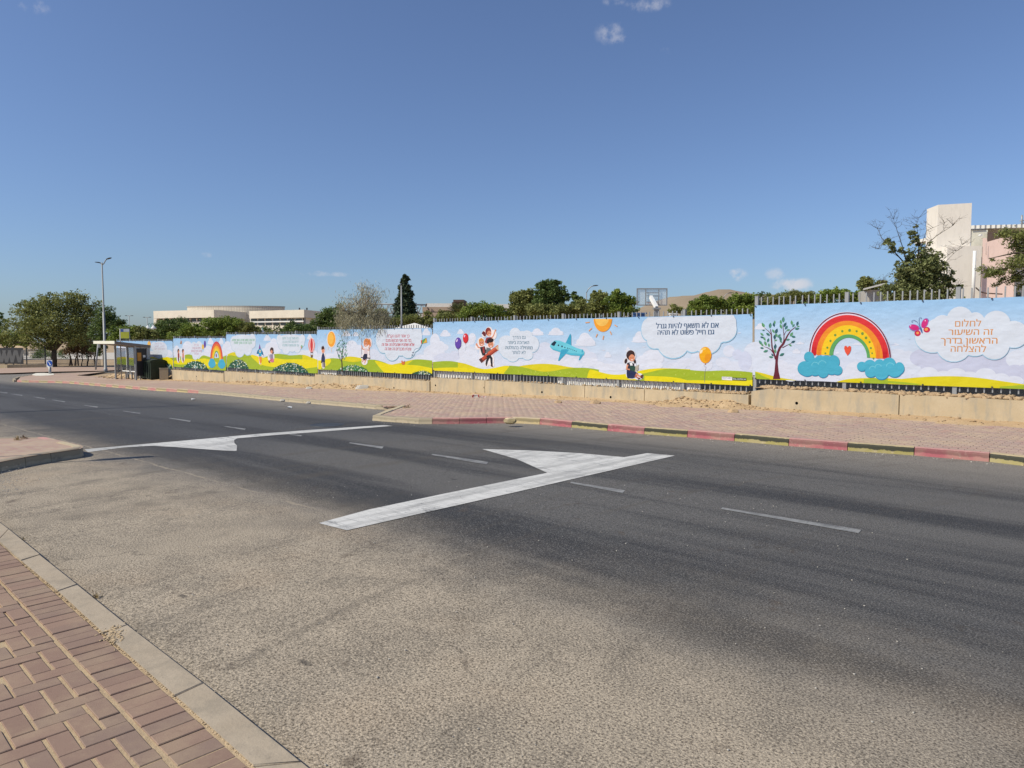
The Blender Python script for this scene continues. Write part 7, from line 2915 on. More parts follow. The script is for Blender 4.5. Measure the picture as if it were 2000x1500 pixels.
    # blue and white boxes on the court, just showing over the hem
    for x0, x1, y0, lab, mt in ((1238, 1262, 613, 'blue and white court barrier left of the hoop post', 'blue'), (1310, 1322, 614, 'white court barrier right of the hoop post', 'white')):
        p, q = at(x0, 622, 36), at(x1, 622, 36)
        bm = bmesh.new()
        z = at(x0, y0, 36).z
        box(bm, (p.x, p.y, .9), (q.x, p.y + .4, z))
        box(bm, (p.x - .04, p.y - .04, z), (q.x + .04, p.y + .44, z + .06))
        tag(obj('court_barrier', bm, plain('court_' + mt, (.05, .12, .3) if mt == 'blue' else (.7, .7, .68), .5)), lab, 'barrier')


hoops()

# ------------------------------------------------------------------ bus shelter and its neighbours
def bus_shelter():
    c = G(266, 742.5, PV)
    u0, v0 = uv(c.x, c.y)
    zb = zg(u0) + PV
    ln, dp = 3.5, .72
    t = thing('bus_shelter', UV3(u0, v0, zb), 'glass bus shelter with a flat roof at the left end of the banners', 'bus shelter')
    zr = H + .02
    steel = M['shelter_steel'] = plain('shelter_grey_steel', (.34, .35, .35), .45, .1, .08, 4)
    g, nt, b, N, L = nodemat('shelter_glass', .08, .5)
    b.inputs['Base Color'].default_value = (.10, .13, .14, 1)
    b.inputs['Alpha'].default_value = .42
    M['shelter_glass'] = g
    u1 = u0 + ln
    # roof: front edge overhangs the kerb side, falls to the back
    vf, vb = v0 - 1.15, v0 + dp + .12
    def roofz(v, top):
        return zr + (.0 if top else -.15) - .24 * (v - vf) / (vb - vf)
    bm = bmesh.new()
    P = [(u0 - .12, vf), (u1 + .12, vf), (u1 + .12, vb), (u0 - .12, vb)]
    lo = [bm.verts.new(UV3(u, v, roofz(v, 0))) for u, v in P]
    hi = [bm.verts.new(UV3(u, v, roofz(v, 1))) for u, v in P]
    for q in ((lo[0], lo[1], lo[2], lo[3]), (hi[3], hi[2], hi[1], hi[0])):
        bm.faces.new(q)
    for i in range(4):
        bm.faces.new((lo[i], hi[i], hi[(i + 1) % 4], lo[(i + 1) % 4]))
    bmesh.ops.recalc_face_normals(bm, faces=bm.faces)
    obj('roof', bm, plain('shelter_roof_brown', (.22, .19, .16), .6, 0, .1, 3), t)
    bm = bmesh.new()
    ubox(bm, u0 - .14, u1 + .14, vf - .03, vf - .002, zr - .16, zr + .015)
    obj('fascia', bm, M['cream_paint'], t)
    zt = zr - .42
    for u, v, w, name in ((u0, v0, .045, 'post'), (u1, v0, .045, 'post'), (u0, v0 + dp, .09, 'post'), (u1, v0 + dp, .06, 'post')):
        bm = bmesh.new()
        ubox(bm, u - w, u + w, v - w, v + w, zg(u) - .1, roofz(v, 0) - .002)
        obj(name, bm, steel, t)
    # end panels: near one carries the poster
    for u, nm in ((u0, 'end_panel'), (u1, 'end_panel')):
        bm = bmesh.new()
        ubox(bm, u - .008, u + .008, v0 + .06, v0 + dp - .1, zb + .25, zt)
        e = obj(nm, bm, g if u == u1 else plain('dark_panel', (.03, .03, .032), .3), t)
    bm = bmesh.new()
    ubox(bm, u0 - .03, u0 - .01, v0 + .1, v0 + .32, zb + 1.15, zb + 1.65)
    obj('poster', bm, plain('orange_poster', (.55, .26, .05), .5), t)
    bm = bmesh.new()
    ubox(bm, u0 - .03, u0 - .01, v0 + .42, v0 + .56, zb + 1.36, zb + 1.5)
    obj('notice', bm, M['white_paint'], t)
    # back wall in three glass panes
    for k in range(3):
        ua, ub = u0 + .08 + (ln - .16) * k / 3 + .03, u0 + .08 + (ln - .16) * (k + 1) / 3 - .03
        bm = bmesh.new()
        ubox(bm, ua, ub, v0 + dp - .006, v0 + dp + .006, zb + .3, zt)
        obj('pane', bm, g, t)
        if k:
            bm = bmesh.new()
            um = u0 + .08 + (ln - .16) * k / 3
            ubox(bm, um - .025, um + .025, v0 + dp - .03, v0 + dp + .03, zb, roofz(v0 + dp, 0) - .002)
            obj('mullion', bm, steel, t)
    bm = bmesh.new()
    ubox(bm, u0 + .1, u1 - .06, v0 + dp - .02, v0 + dp + .02, zt + .004, zt + .06)
    ubox(bm, u0 + .1, u1 - .06, v0 + dp - .02, v0 + dp + .02, zb + .22, zb + .296)
    obj('rail', bm, steel, t)
    # bench in two seats
    for ua, ub in ((u0 + .35, u0 + 1.5), (u0 + 1.75, u0 + 3.0)):
        bm = bmesh.new()
        ubox(bm, ua, ub, v0 + .22, v0 + .6, zb + .45, zb + .5)
        s = obj('seat', bm, M['white_paint'], t)
        bm = bmesh.new()
        for q in (ua + .1, ub - .1):
            ubox(bm, q - .03, q + .03, v0 + .36, v0 + .44, zb - .1, zb + .449)
        obj('bench_leg', bm, steel, s)
        bm = bmesh.new()
        for q in (ua, ub):
            ubox(bm, q - .02, q + .02, v0 + .2, v0 + .62, zb + .66, zb + .69)
            ubox(bm, q - .02, q + .02, v0 + .21, v0 + .25, zb + .5, zb + .66)
        obj('armrest', bm, steel, s)
    # bus stop flag on top of the near front corner of the roof
    p = G(235, 741, PV)
    us, vs = uv(p.x, p.y)
    Y = p.y
    fl = at(235, 662, Y)
    ts = thing('bus_stop_sign', Vector((fl.x, fl.y, zr - .2)), 'square bus stop sign, yellow green below a blue and white strip, above the shelter roof', 'sign')
    bm = bmesh.new()
    tube(bm, [Vector((fl.x, fl.y, zg(us))), Vector((fl.x, fl.y, at(235, 642, Y).z))], .03, 8)
    obj('pole', bm, M['galv'], ts)
    k = Y / F
    def plate(y0, y1, x0, x1, mt, nm, dy):
        bm = bmesh.new()
        a, b_ = at(x0, y1, Y), at(x1, y1, Y)
        z = at(x0, y0, Y).z
        d = Vector((.96, -.10, 0))
        box(bm, (a.x, Y - dy, a.z), (b_.x, Y - dy + .05, z))
        obj(nm, bm, mt, ts)
    plate(642.2, 661.3, 235.6, 253.5, M['galv'], 'backing', .02)
    plate(648.5, 660.8, 236.3, 252.8, plain('olive_yellow_print', (.40, .40, .04), .5), 'lower_plate', .03)
    plate(642.8, 648.0, 236.3, 241.5, plain('blue_print', (.05, .09, .28), .5), 'blue_plate', .03)
    plate(642.8, 648.0, 241.8, 252.8, plain('grey_print', (.42, .43, .45), .5), 'upper_plate', .03)
    # leaning pole left of the shelter
    p = G(186.5, 724.5)
    tl = thing('leaning_pole', p, 'leaning grey pole with a small bracket between the street lamp and the thicket', 'pole')
    q = at(191.5, 672, p.y)
    bm = bmesh.new()
    tube(bm, [p - Vector((0, 0, .1)), q], [.08, .07], 8)
    obj('pole', bm, M['grey_steel'], tl)
    bm = bmesh.new()
    r = at(194, 676, p.y)
    box(bm, (q.x + .02, q.y - .1, r.z - .15), (q.x + .2, q.y + .1, r.z + .2))
    obj('bracket', bm, M['galv'], tl)


bus_shelter()


def container_and_bin():
    # dark green container with ribbed side behind the shelter
    c = G(309, 741.5, PV)
    u, v = uv(c.x, c.y)
    v = 15.95
    zb = zg(u) + .05
    k = c.y / F
    t = thing('rubbish_container', UV3(u, v, zb), 'dark green rubbish container between the shelter and the concrete litter bin', 'container')
    green = plain('dark_green_paint', (.018, .028, .018), .5, 0, .2, 4)
    ua, ub, va, vb = u - .55, u + 1.2, v + .1, v + 1.0
    h = 1.22
    bm = bmesh.new()
    ubox(bm, ua, ub, va, vb, zb + .16, zb + h - .1)
    obj('body', bm, green, t)
    bm = bmesh.new()
    n = 8
    prof = [(va - .03, h - .1), (va - .03, h - .02), (va + .1, h + .05), ((va + vb) / 2, h + .1), (vb - .1, h + .05), (vb + .03, h - .02), (vb + .03, h - .1)]
    rows = [[bm.verts.new(UV3(w, a, zb + z)) for a, z in prof] for w in (ua - .03, ub + .03)]
    for i in range(len(prof)):
        j = (i + 1) % len(prof)
        bm.faces.new((rows[0][i], rows[0][j], rows[1][j], rows[1][i]))
    bm.faces.new(rows[0])
    bm.faces.new(rows[1][::-1])
    bmesh.ops.recalc_face_normals(bm, faces=bm.faces)
    obj('lid', bm, green, t)
    for q in (.2, .5, .8, 1.1, 1.4):
        bm = bmesh.new()
        ubox(bm, ua + q - .03, ua + q + .03, va - .04, va - .001, zb + .2, zb + h - .14)
        obj('rib', bm, green, t)
    for q in (ua + .15, ub - .15):
        for w in (va + .12, vb - .12):
            bm = bmesh.new()
            cc = UV3(q, w, zb + .08)
            tube(bm, [cc - Vector((N2.x, N2.y, 0)) * .03, cc + Vector((N2.x, N2.y, 0)) * .03], .08, 10)
            obj('wheel', bm, M['black'], t)
    # concrete litter bin
    c = G(314, 742.8, PV)
    u, v = uv(c.x, c.y)
    zb = zg(u) + PV
    t = thing('litter_bin', UV3(u, v, zb), 'short square concrete litter bin right of the dark green container', 'litter bin')
    s = .46
    h = .72
    bm = bmesh.new()
    ang = .42
    ca, sa = math.cos(ang), math.sin(ang)
    def sq(w):
        return [(c.x + .1 + (x * ca - y * sa) * w, c.y + .2 + (x * sa + y * ca) * w) for x, y in ((-.5, -.5), (.5, -.5), (.5, .5), (-.5, .5))]
    prism(bm, sq(s), zb - .1, zb + h - .06)
    obj('body', bm, M['kerb_plain'], t)
    bm = bmesh.new()
    ring_o, ring_i = sq(s + .03), sq(s - .14)
    vo = [[bm.verts.new((x, y, z)) for x, y in ring_o] for z in (zb + h - .06, zb + h)]
    vi = [[bm.verts.new((x, y, z)) for x, y in ring_i] for z in (zb + h, zb + h - .25)]
    rows = [vo[0], vo[1], vi[0], vi[1]]
    for a, b in zip(rows, rows[1:]):
        for i in range(4):
            bm.faces.new((a[i], a[(i + 1) % 4], b[(i + 1) % 4], b[i]))
    bm.faces.new(rows[-1])
    bm.faces.new(vo[0][::-1])
    bmesh.ops.recalc_face_normals(bm, faces=bm.faces)
    obj('rim', bm, M['kerb_plain'], t)


container_and_bin()


def left_end():
    # traffic island with white kerb and keep sign
    c = G(80, 735.3)
    bm = bmesh.new()
    k = c.y / F
    pts = [G(x, y).to_2d() for x, y in [(63, 735), (70, 733), (86, 732.6), (104, 733.2), (106, 734.8), (90, 736.2), (70, 736.4)]]
    z = zg(uv(c.x, c.y)[0])
    prism(bm, [(p.x, p.y) for p in pts], z - .1, z + .13)
    isl = tag(obj('traffic_island', bm, M['kerb_white']), kind='structure')
    p = G(98, 733.5)
    k = p.y / F
    t = thing('traffic_sign', p, 'round blue traffic sign with a white arrow on a short post at the road fork', 'sign')
    bm = bmesh.new()
    tube(bm, [p - Vector((0, 0, .1)), Vector((p.x, p.y, at(98, 716, p.y).z))], [.11, .10], 10)
    obj('post', bm, M['galv'], t)
    bm = bmesh.new()
    a, b = at(92.3, 717, p.y), at(103.5, 717, p.y)
    zt = at(98, 703, p.y).z
    box(bm, (a.x, p.y - .08, a.z), (b.x, p.y - .05, zt))
    obj('board', bm, M['white_paint'], t)
    cen = at(98.4, 709.6, p.y)
    def disc(r, dy, mt, nm):
        bm = bmesh.new()
        f = [bm.verts.new((cen.x + r * math.cos(R(q)), p.y - dy, cen.z + r * math.sin(R(q)) * 1.15)) for q in range(0, 360, 20)]
        g = [bm.verts.new((v.co.x, p.y - dy + .02, v.co.z)) for v in f]
        bm.faces.new(f)
        bm.faces.new(g[::-1])
        for i in range(18):
            bm.faces.new((f[i], g[i], g[(i + 1) % 18], f[(i + 1) % 18]))
        bmesh.ops.recalc_face_normals(bm, faces=bm.faces)
        return obj(nm, bm, mt, t)
    disc(5.0 * k, .11, plain('traffic_blue', (.02, .09, .42), .4), 'disc')
    bm = bmesh.new()
    y = p.y - .125
    S_ = k
    pts = [(-2.4, 3.2), (-1.0, 3.6), (1.6, -1.6), (2.6, -1.0), (2.2, -4.0), (-.6, -2.8), (.4, -2.2)]
    fr = [bm.verts.new((cen.x + x * S_, y, cen.z + z * S_)) for x, z in pts]
    bk = [bm.verts.new((v.co.x, y + .01, v.co.z)) for v in fr]
    bm.faces.new(fr)
    bm.faces.new(bk[::-1])
    for i in range(len(fr)):
        bm.faces.new((fr[i], bk[i], bk[(i + 1) % len(fr)], fr[(i + 1) % len(fr)]))
    bmesh.ops.recalc_face_normals(bm, faces=bm.faces)
    obj('arrow', bm, M['white_paint'], t)
    # pavement and low wall across the side road, then the fences behind it
    far = [G(x, y, .12).to_2d() for x, y in [(-90, 729), (0, 729), (24, 728.6), (62, 727.0), (120, 725.6), (200, 724.2), (240, 722), (240, 716.5), (110, 717), (0, 719), (-90, 720.5)]]
    tag(sheet('pavement', far, .12, M['far_paving']), kind='structure')
    for (x0, y0, x1, y1, lab, hpx) in [(-60, 720, 14, 720.2, 'low tan wall under the zigzag fence, its nearer left piece', 7), (14.5, 719.6, 100, 718.3, 'low tan wall at the foot of the big spreading tree', 7)]:
        a, b = G(x0, y0), G(x1, y1)
        bm = bmesh.new()
        h = hpx * a.y / F
        prism(bm, [(a.x, a.y), (b.x, b.y), (b.x, b.y + .35), (a.x, a.y + .35)], zg(90) - .3, a.z + h)
        tag(obj('concrete_wall', bm, M['wall']), lab, 'wall')
    # mesh fence with zigzag sheets
    Y = G(30, 717).y + .6
    k = Y / F
    zb = at(30, 712.5, Y).z
    ztp = at(30, 679, Y).z
    t = thing('mesh_fence', Vector((at(30, 712, Y).x, Y, zb)), 'dark mesh fence with a light zigzag sheet at the far left', 'fence')
    for x in (-30, -2, 26.5, 52.5, 89):
        bm = bmesh.new()
        q = at(x, 712, Y)
        box(bm, (q.x - .05, Y - .05, zb - .4), (q.x + .05, Y + .05, ztp + .12))
        obj('post', bm, M['dark_steel'], t)
    bm = bmesh.new()
    a, b = at(-30, 712, Y), at(89, 712, Y)
    for i in range(61):
        x = a.x + (b.x - a.x) * i / 60
        tube(bm, [Vector((x, Y, zb)), Vector((x, Y, ztp if i < 42 else ztp - .2))], .012, 3, cap=False)
    for j in range(5):
        z = zb + (ztp - .25 - zb) * j / 4
        tube(bm, [Vector((a.x, Y, z)), Vector((b.x, Y, z))], .016, 3, cap=False)
    obj('wire_mesh', bm, M['dark_steel'], t)['kind'] = 'stuff'
    bm = bmesh.new()
    a, b = at(-30, 712, Y), at(47, 712, Y)
    box(bm, (a.x, Y - .085, zb + .12), (b.x, Y - .06, ztp - .02))
    sh = obj('sheet', bm, plain('dark_print', (.055, .055, .058), .7), t)
    for x0 in (-26, -14, -2, 8, 19, 32):
        bm = bmesh.new()
        w = 6 if x0 < 30 else 7
        for x, dx in ((x0, 0), (x0 + w, 0)):
            p0, p1 = (at(x, 684, Y), at(x + w, 708, Y)) if x == x0 else (at(x + 0, 708, Y), at(x + w, 684, Y))
            n = Vector((.17, 0, 0))
            f = [bm.verts.new(Vector((q.x, Y - dd, q.z))) for dd in (.09 if x == x0 else .093,) for q in (p0 - n, p0 + n, p1 + n, p1 - n)]
            bm.faces.new(f)
            g = [bm.verts.new(v.co + Vector((0, .003, 0))) for v in f]
            bm.faces.new(g[::-1])
        obj('zigzag_stripe', bm, plain('pale_grey_print', (.15, .15, .15), .7), t)
    # low railing further right under the trees
    Y2 = Y + 1.5
    zb2, zt2 = at(150, 713, Y2).z, at(150, 702, Y2).z
    t = thing('railing', Vector((at(150, 713, Y2).x, Y2, zb2)), 'low dark railing under the trees left of the street lamp', 'railing')
    a, b = at(92, 712, Y2), at(196, 712, Y2)
    bm = bmesh.new()
    for i in range(48):
        x = a.x + (b.x - a.x) * i / 47
        box(bm, (x - .015, Y2 - .015, zb2 - .3), (x + .015, Y2 + .015, zt2))
    obj('bar', bm, M['dark_steel'], t)['kind'] = 'stuff'
    for z in (zb2 + .12, zt2):
        bm = bmesh.new()
        box(bm, (a.x, Y2 - .02, z), (b.x, Y2 + .02, z + .04))
        obj('rail', bm, M['dark_steel'], t)
    # pale road and bright ground behind the railing
    p = [at(-80, 712, 118), at(240, 712, 118), at(260, 704, 190), at(-120, 704, 190)]
    bm = bmesh.new()
    bm.faces.new([bm.verts.new((q.x, q.y, zg(99) - .02)) for q in p])
    tag(obj('path', bm, plain('pale_paving', (.50, .46, .40), .9)), kind='structure')
    # sandy mound that the fence and trees rise from, seen between them
    bm = bmesh.new()
    rows = []
    for j in range(5):
        row = []
        for i in range(14):
            x = 15 + 75 * i / 13
            Yq = 150 + j * 14
            zz = zg(99) + (4.2 * max(0.0, math.sin(math.pi * i / 13)) ** .8 * math.sin(math.pi * .5 * j / 4)) + random.uniform(-.1, .1)
            q = at(x, 700, Yq)
            row.append(bm.verts.new((q.x, Yq, zz)))
        rows.append(row)
    for a, b in zip(rows, rows[1:]):
        for i in range(13):
            bm.faces.new((a[i], a[i + 1], b[i + 1], b[i]))
    tag(obj('hill', bm, M['earth'], smooth=True), kind='structure')
    bm = bmesh.new()
    for (x0, y0, x1, y1, Yh) in ((56, 688, 70, 699, 140), (38, 684, 47, 697, 150)):
        slab_px(bm, x0, y0, x1, y1, Yh, 5, zlow=-1.4)
        slab_px(bm, x0 - .6, y0 - 1.2, x1 + .6, y0 - .01, Yh - .3, 5.6)
        tag(obj('small_house', bm, M['stone']), 'small pale house half hidden behind the mesh fence, %s' % ('nearer the big trunk' if x0 == 56 else 'beside the zigzag sheet'), 'house')
        bm = bmesh.new()
    bm.free()


left_end()


# ------------------------------------------------------------------ soil, stones, litter
def rocks(name, spots, mat, parent=None, kind='stuff', flat=.7):
    """many small angular stones in one mesh: (x, y, z, size)"""
    ico = bmesh.new()
    bmesh.ops.create_icosphere(ico, subdivisions=1, radius=1)
    base = np.array([v.co[:] for v in ico.verts])
    fq = np.array([[v.index for v in f.verts] for f in ico.faces])
    ico.free()
    n = len(spots)
    sp = np.array(spots)
    V = base[None] * (1 + rng.normal(0, .22, (n, len(base), 1)))
    sc = sp[:, 3][:, None, None] * np.stack([.8 + .7 * rng.random(n), .7 + .6 * rng.random(n), flat * (.6 + .6 * rng.random(n))], -1)[:, None, :]
    V = V * sc
    a = rng.random(n) * 6.28
    x = V[:, :, 0] * np.cos(a)[:, None] - V[:, :, 1] * np.sin(a)[:, None]
    y = V[:, :, 0] * np.sin(a)[:, None] + V[:, :, 1] * np.cos(a)[:, None]
    V = np.stack([x, y, V[:, :, 2]], -1) + sp[:, None, :3]
    Fq = (fq[None] + (np.arange(n) * len(base))[:, None, None]).reshape(-1, 3)
    o = mesh_np(name, V.reshape(-1, 3), Fq, mat, parent, tone=np.repeat(rng.random(n), len(fq)))
    if kind:
        o['kind'] = kind
    return o


def ridge(name, u0, u1, v0, v1, zfun, mat, nu=None, nv=6, label=None):
    nu = nu or int(abs(u1 - u0) / .07)
    bm = bmesh.new()
    g = []
    for j in range(nv + 1):
        row = []
        for i in range(nu + 1):
            u = u0 + (u1 - u0) * i / nu
            v = v0 + (v1 - v0) * j / nv
            row.append(bm.verts.new(UV3(u, v, zfun(u, v, j / nv))))
        g.append(row)
    for a, b in zip(g, g[1:]):
        for i in range(nu):
            bm.faces.new((a[i], a[i + 1], b[i + 1], b[i]))
    bmesh.ops.recalc_face_normals(bm, faces=bm.faces)
    o = obj(name, bm, mat, smooth=True)
    if o.data.polygons[0].normal.z < 0:
        o.data.flip_normals()
    o['kind'] = 'stuff'
    return o


def hash_noise(u, v, s=1.0):
    return (math.sin(u * 2.1 * s + 1.3 * math.sin(v * 3.7 * s)) + math.sin(u * 5.3 * s + v * 4.1 * s + 2) * .6 + math.sin(u * 11.7 * s - v * 7.3 * s) * .4 + math.sin(u * 23.1 * s + v * 17 * s) * .25) / 2.25


def soil_and_stones():
    # soil on the wall top, under the fence; added bank behind darkens the gap
    for i, s in enumerate(SEC):
        if i == 5:
            ridge('soil', s['ur'], s['ul'], VW - .3, VB + 1.2, lambda u, v, f: zg(u) + .06 + .5 * min(1, f * 3) * (.8 + .2 * hash_noise(u, v)), M['clod'])
            continue
        u0 = -3.5 if i == 0 else s['ur']
        w = s['wall']
        amp = .07 if i in (0,) else .05
        ridge('soil', u0, s['ul'] - .03, VW + .08, VB + 1.6, lambda u, v, f: w - .02 + amp * (.3 + .5 * hash_noise(u, v)) * min(1, f * 5) + .36 * max(0.0, min(1.0, (v - VB - .12) / .9)) + (.02 if i == 0 else .0), M['clod'], nv=9)
    spots = []
    s = SEC[0]
    for k in range(900):
        u = random.uniform(-1.5, s['ul'] - .25)
        v = random.uniform(VW + .07, VW + .36)
        spots.append((*xy(u, v), s['wall'] + .0 + .03 * min(1, (v - VW) / .3) + random.uniform(-.01, .015), random.choice([.025, .035, .045, .055, .075])))
    s = SEC[1]
    for k in range(420):
        u = s['ur'] + .1 + abs(random.gauss(0, 1.0))
        if u > s['ur'] + 3:
            continue
        v = random.uniform(VW + .05, VW + .45)
        spots.append((*xy(u, v), s['wall'] + .0 + .05 * min(1, (v - VW) / .3), random.choice([.015, .02, .028, .035, .045])))
    for i in (1, 2, 3, 4):
        s = SEC[i]
        for k in range(260):
            u = random.uniform(s['ur'], s['ul'])
            v = random.uniform(VW + .04, VW + .4)
            spots.append((*xy(u, v), s['wall'] + .02, random.choice([.015, .02, .025, .035])))
    rocks('soil_clods', spots, M['clod'])
    # sand drifted along the foot of the wall
    def drift(u, v, f):
        foot = zg(u) + PV
        wid = .55 + .25 * hash_noise(u * .35, 0)
        d = (VW + .02 - v)
        k = max(0.0, 1 - d / wid)
        heap = 0
        for uc, hh, ww in ((8.6, .17, .9), (9.5, .10, .7), (24.0, .16, 1.6), (26.5, .14, 1.5), (31, .16, 2.2), (34, .1, 1.5), (46, .22, 1.6), (3.5, .05, 2), (14, .05, 2.5)):
            heap += hh * math.exp(-((u - uc) / ww) ** 2) * max(0, 1 - d / (wid + .35)) ** .8
        return foot - .012 + k * .05 + heap * (.75 + .5 * hash_noise(u, v, 2)) + .012 * hash_noise(u, v, 2.3) * (k > 0 or heap > .01)
    ridge('sand_drift', -3, 48, VW + .03, VW - 1.25, drift, M['sand'], nu=900, nv=14)
    spots = []
    for uc, n, w in ((8.7, 150, .9), (9.6, 60, .6), (24.0, 120, 1.5), (26.5, 90, 1.4), (31, 160, 2.2), (34, 60, 2), (47, 140, 2.0), (3, 60, 2.5), (13, 60, 4), (19, 70, 4), (40, 80, 4)):
        for k in range(n):
            u = random.gauss(uc, w)
            v = VW - abs(random.gauss(.1, .33)) - .03
            if v < VW - 1.2 or u < -3:
                continue
            spots.append((*xy(u, v), drift(u, v, 0) + .008, random.choice([.012, .016, .02, .026, .04])))
    rocks('stones', spots, M['clod'])
    # earth heap round the bus shelter
    c = G(222, 741)
    uc, vc = uv(c.x, c.y)
    def heap2(u, v, f):
        r = math.hypot((u - uc - .6) / 3.4, (v - vc - 1.4) / 1.5)
        return zg(u) + PV - .03 + max(0, 1 - r) ** .8 * .55 * (.75 + .4 * hash_noise(u, v))
    ridge('soil', uc - 3.2, uc + 4.6, vc - .4, vc + 3.4, heap2, M['sand'], nu=70, nv=34)
    spots = []
    for k in range(160):
        u, v = random.gauss(uc - 1.0, 2.2), random.gauss(vc + .4, .5)
        spots.append((*xy(u, v), max(heap2(u, v, 0), zg(u) + PV) + .02, random.choice([.03, .05, .07, .1])))
    rocks('stones', spots, M['clod'])
    # grit in the gutter along the far kerb and on the near side road
    spots = []
    for a, b in list(zip(kr, kr[1:])) + list(zip(kl, kl[1:])):
        for k in range(int((b - a).length * 14)):
            p = a.lerp(b, random.random()) - N2 * abs(random.gauss(.02, .18))
            spots.append((p.x, p.y, zg(uv(*p)[0]) + .003, random.choice([.004, .006, .008, .012])))
    for k in range(420):
        x, y = random.uniform(-3.5, 3.5), random.uniform(2.4, 9)
        spots.append((x, y, .002, random.choice([.002, .003, .003, .004, .006])))
    rocks('grit', spots, M['grey_concrete'])
    # single stones and litter one can point at
    one = [((709, 761.5), .24, 'concrete_lump', 'grey lump of broken concrete at the foot of the wall under the swing banner', 'rock', 'grey_concrete'),
           ((1163, 789), .12, 'stone', 'pale stone at the foot of the wall under the printed aeroplane', 'stone', 'clod'),
           ((1090, 787.2), .09, 'stone', 'small flat stone at the wall foot left of the pale stone', 'stone', 'clod'),
           ((997, 824), .11, 'stone', 'broken yellowish stone against the kerb at the end of its red paint', 'stone', 'kerb_gold'),
           ((1432, 806), .10, 'stone', 'tan stone in the soil spilled by the big wall step', 'stone', 'sand'),
           ((604, 760), .12, 'slate', 'thin dark slab of stone in the soil under the hot air balloon', 'stone', 'grey_concrete'),
           ((552, 783), .07, 'stone', 'small grey stone on the kerb of the bus bay, left one', 'stone', 'grey_concrete'),
           ((603, 787.5), .06, 'stone', 'small grey stone on the kerb of the bus bay, right one', 'stone', 'grey_concrete')]
    for (px, py), s, nm, lab, cat, mt in one:
        p = G(px, py, PV)
        bm = bmesh.new()
        bmesh.ops.create_icosphere(bm, subdivisions=2, radius=1)
        for v in bm.verts:
            q = v.co.copy()
            for ax in (Vector((1, .3, .2)).normalized(), Vector((-.5, .8, .4)).normalized(), Vector((.1, -.9, .5)).normalized(), Vector((-.8, -.4, .3)).normalized(), Vector((0, .1, 1))):
                dd = q.dot(ax)
                if dd > .62:
                    q -= ax * (dd - .62)
            v.co = Vector((q.x * s * 1.5, q.y * s, q.z * s * .8)) + p + Vector((0, 0, s * .32))
            v.co += Vector((random.gauss(0, s * .03), random.gauss(0, s * .03), random.gauss(0, s * .03)))
        tag(obj(nm, bm, M[mt]), lab, cat)
    # crushed red and white carton
    p = G(935, 776.5, PV)
    bm = bmesh.new()
    for dx, w, h_ in ((-.1, .22, .09), (.13, .18, .05)):
        vv = box(bm, (p.x + dx - w / 2, p.y - .06, p.z), (p.x + dx + w / 2, p.y + .07, p.z + h_))
        for v in vv:
            v.co += Vector((random.gauss(0, .012), random.gauss(0, .012), random.gauss(0, .01)))
    m_, nt, b, N, L = nodemat('printed_carton', .6)
    n = noise_node(nt, 9, 2, .5)
    L(ramp(nt, n, .47, .5, (.62, .58, .52), (.45, .07, .06)), b.inputs['Base Color'])
    tag(obj('crushed_carton', bm, m_), 'crushed red and white carton at the wall foot below the giant pencil', 'litter')
    for px, py, lab in ((376.5, 781.5, 'scrap of white paper on the dark road in front of the bus bay'), (565, 797.8, 'crumpled white scrap near the kerb of the bus bay')):
        p = G(px, py)
        bm = bmesh.new()
        bmesh.ops.create_icosphere(bm, subdivisions=1, radius=.06)
        for v in bm.verts:
            v.co = Vector((v.co.x * 1.4, v.co.y, v.co.z * .45)) + p + Vector((random.gauss(0, .012), random.gauss(0, .012), .03 + random.gauss(0, .008)))
        tag(obj('paper_scrap', bm, M['white_paint']), lab, 'litter')
    # white plastic sheet bunched behind the foot of the long fence
    for x0, x1, lab in ((852, 958, 'white plastic sheet behind the fence foot, below the balloons and pencil'), (1092, 1372, 'long white plastic sheet behind the fence foot, below the printed reading girl'), (625, 662, 'short white plastic sheet behind the fence foot under the schoolboy'), (510, 540, 'white plastic strip behind the fence foot under the rocket')):
        s = SEC[1] if x0 > 800 else SEC[2] if x0 > 600 else SEC[3]
        ua, ub = WP(x1, 740, VB + .2)[0], WP(x0, 740, VB + .2)[0]
        bm = bmesh.new()
        n = int((ub - ua) / .05)
        rows = []
        for j in range(5):
            row = []
            for i in range(n + 1):
                u = ua + (ub - ua) * i / n
                z = s['wall'] + .0 + (.30 + .03 * hash_noise(u, 1)) * j / 4
                v = VB + .10 + .012 * hash_noise(u, j * .2, 3) + .03 * (1 - j / 4)
                row.append(bm.verts.new(UV3(u, v - .02 * (j == 0), z + (.03 * hash_noise(u, 4, 2) if j == 0 else 0))))
            rows.append(row)
        for a, b in zip(rows, rows[1:]):
            for i in range(n):
                bm.faces.new((a[i], a[i + 1], b[i + 1], b[i]))
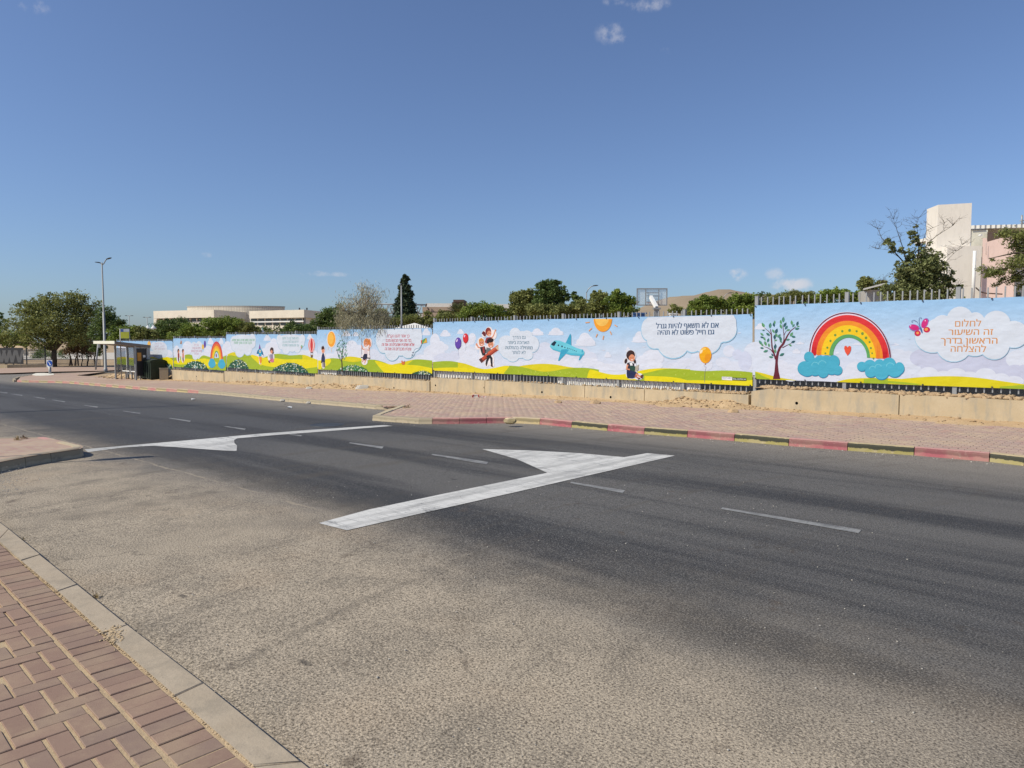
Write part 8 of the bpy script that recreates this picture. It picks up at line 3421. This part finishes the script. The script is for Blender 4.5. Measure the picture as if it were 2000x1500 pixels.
        tag(obj('plastic_sheet', bm, M['white_cloth'], smooth=True), lab, 'plastic sheet')
    # dry weeds: tufts at the near kerb and on the corner pavement
    def tuft(px, py, dz, n, h, lab, mat='dry'):
        p = G(px, py, dz)
        P, T = [], []
        c = np.array(p)
        pts = c + np.column_stack([rng.normal(0, h * .6, n), rng.normal(0, h * .5, n), np.abs(rng.normal(0, h * .5, n))])
        t = thing('weed', p, lab, 'weed')
        leaf_mesh('blades', pts, h * (.5 + rng.random(n)), .14, GREENS[mat], t, rng.random(n), droop=.3)['kind'] = 'stuff'
    M_w = leaf_material('straw', (.20, .13, .05), (.32, .23, .10), (.42, .33, .16), .1)
    GREENS['straw'] = M_w
    tuft(187, 1168, 0.0, 50, .03, 'dry brown weed in the gutter of the near kerb', 'straw')
    tuft(43, 1056, 0.0, 40, .03, 'dry weed at the upper end of the near kerb', 'straw')
    tuft(34, 859, .15, 60, .055, 'straw coloured weed on the corner pavement, left tuft', 'straw')
    tuft(46, 856.5, .15, 50, .055, 'darker weed on the corner pavement, right tuft', 'dry')
    tuft(795, 797, PV, 50, .08, 'small straw tuft on the pavement behind the white kerb', 'straw')
    # grit washed onto the near corner of the side road
    spots = []
    for k in range(300):
        p = G(random.gauss(10, 24), random.gauss(945, 16))
        spots.append((p.x, p.y, .006, random.choice([.003, .004, .006, .008])))
    rocks('grit', spots, M['grey_concrete'])
    # sand squeezed from the brick joints along the near kerb
    inner = [(42, 1098), (114, 1157), (203, 1238), (343, 1359.6), (497, 1497)]
    spots = []
    for (x0, y0), (x1, y1) in zip(inner, inner[1:]):
        for k in range(170):
            f = random.random()
            p = G(x0 + (x1 - x0) * f + random.gauss(-1, 2), y0 + (y1 - y0) * f, .05)
            spots.append((p.x, p.y, .045, random.choice([.004, .006, .008])))
    for k in range(240):
        p = G(random.gauss(222, 9), random.gauss(1242, 9), .05)
        spots.append((p.x, p.y, .05, random.choice([.004, .006, .01])))
    rocks('joint_grit', spots, M['joint_sand'], flat=.5)


soil_and_stones()
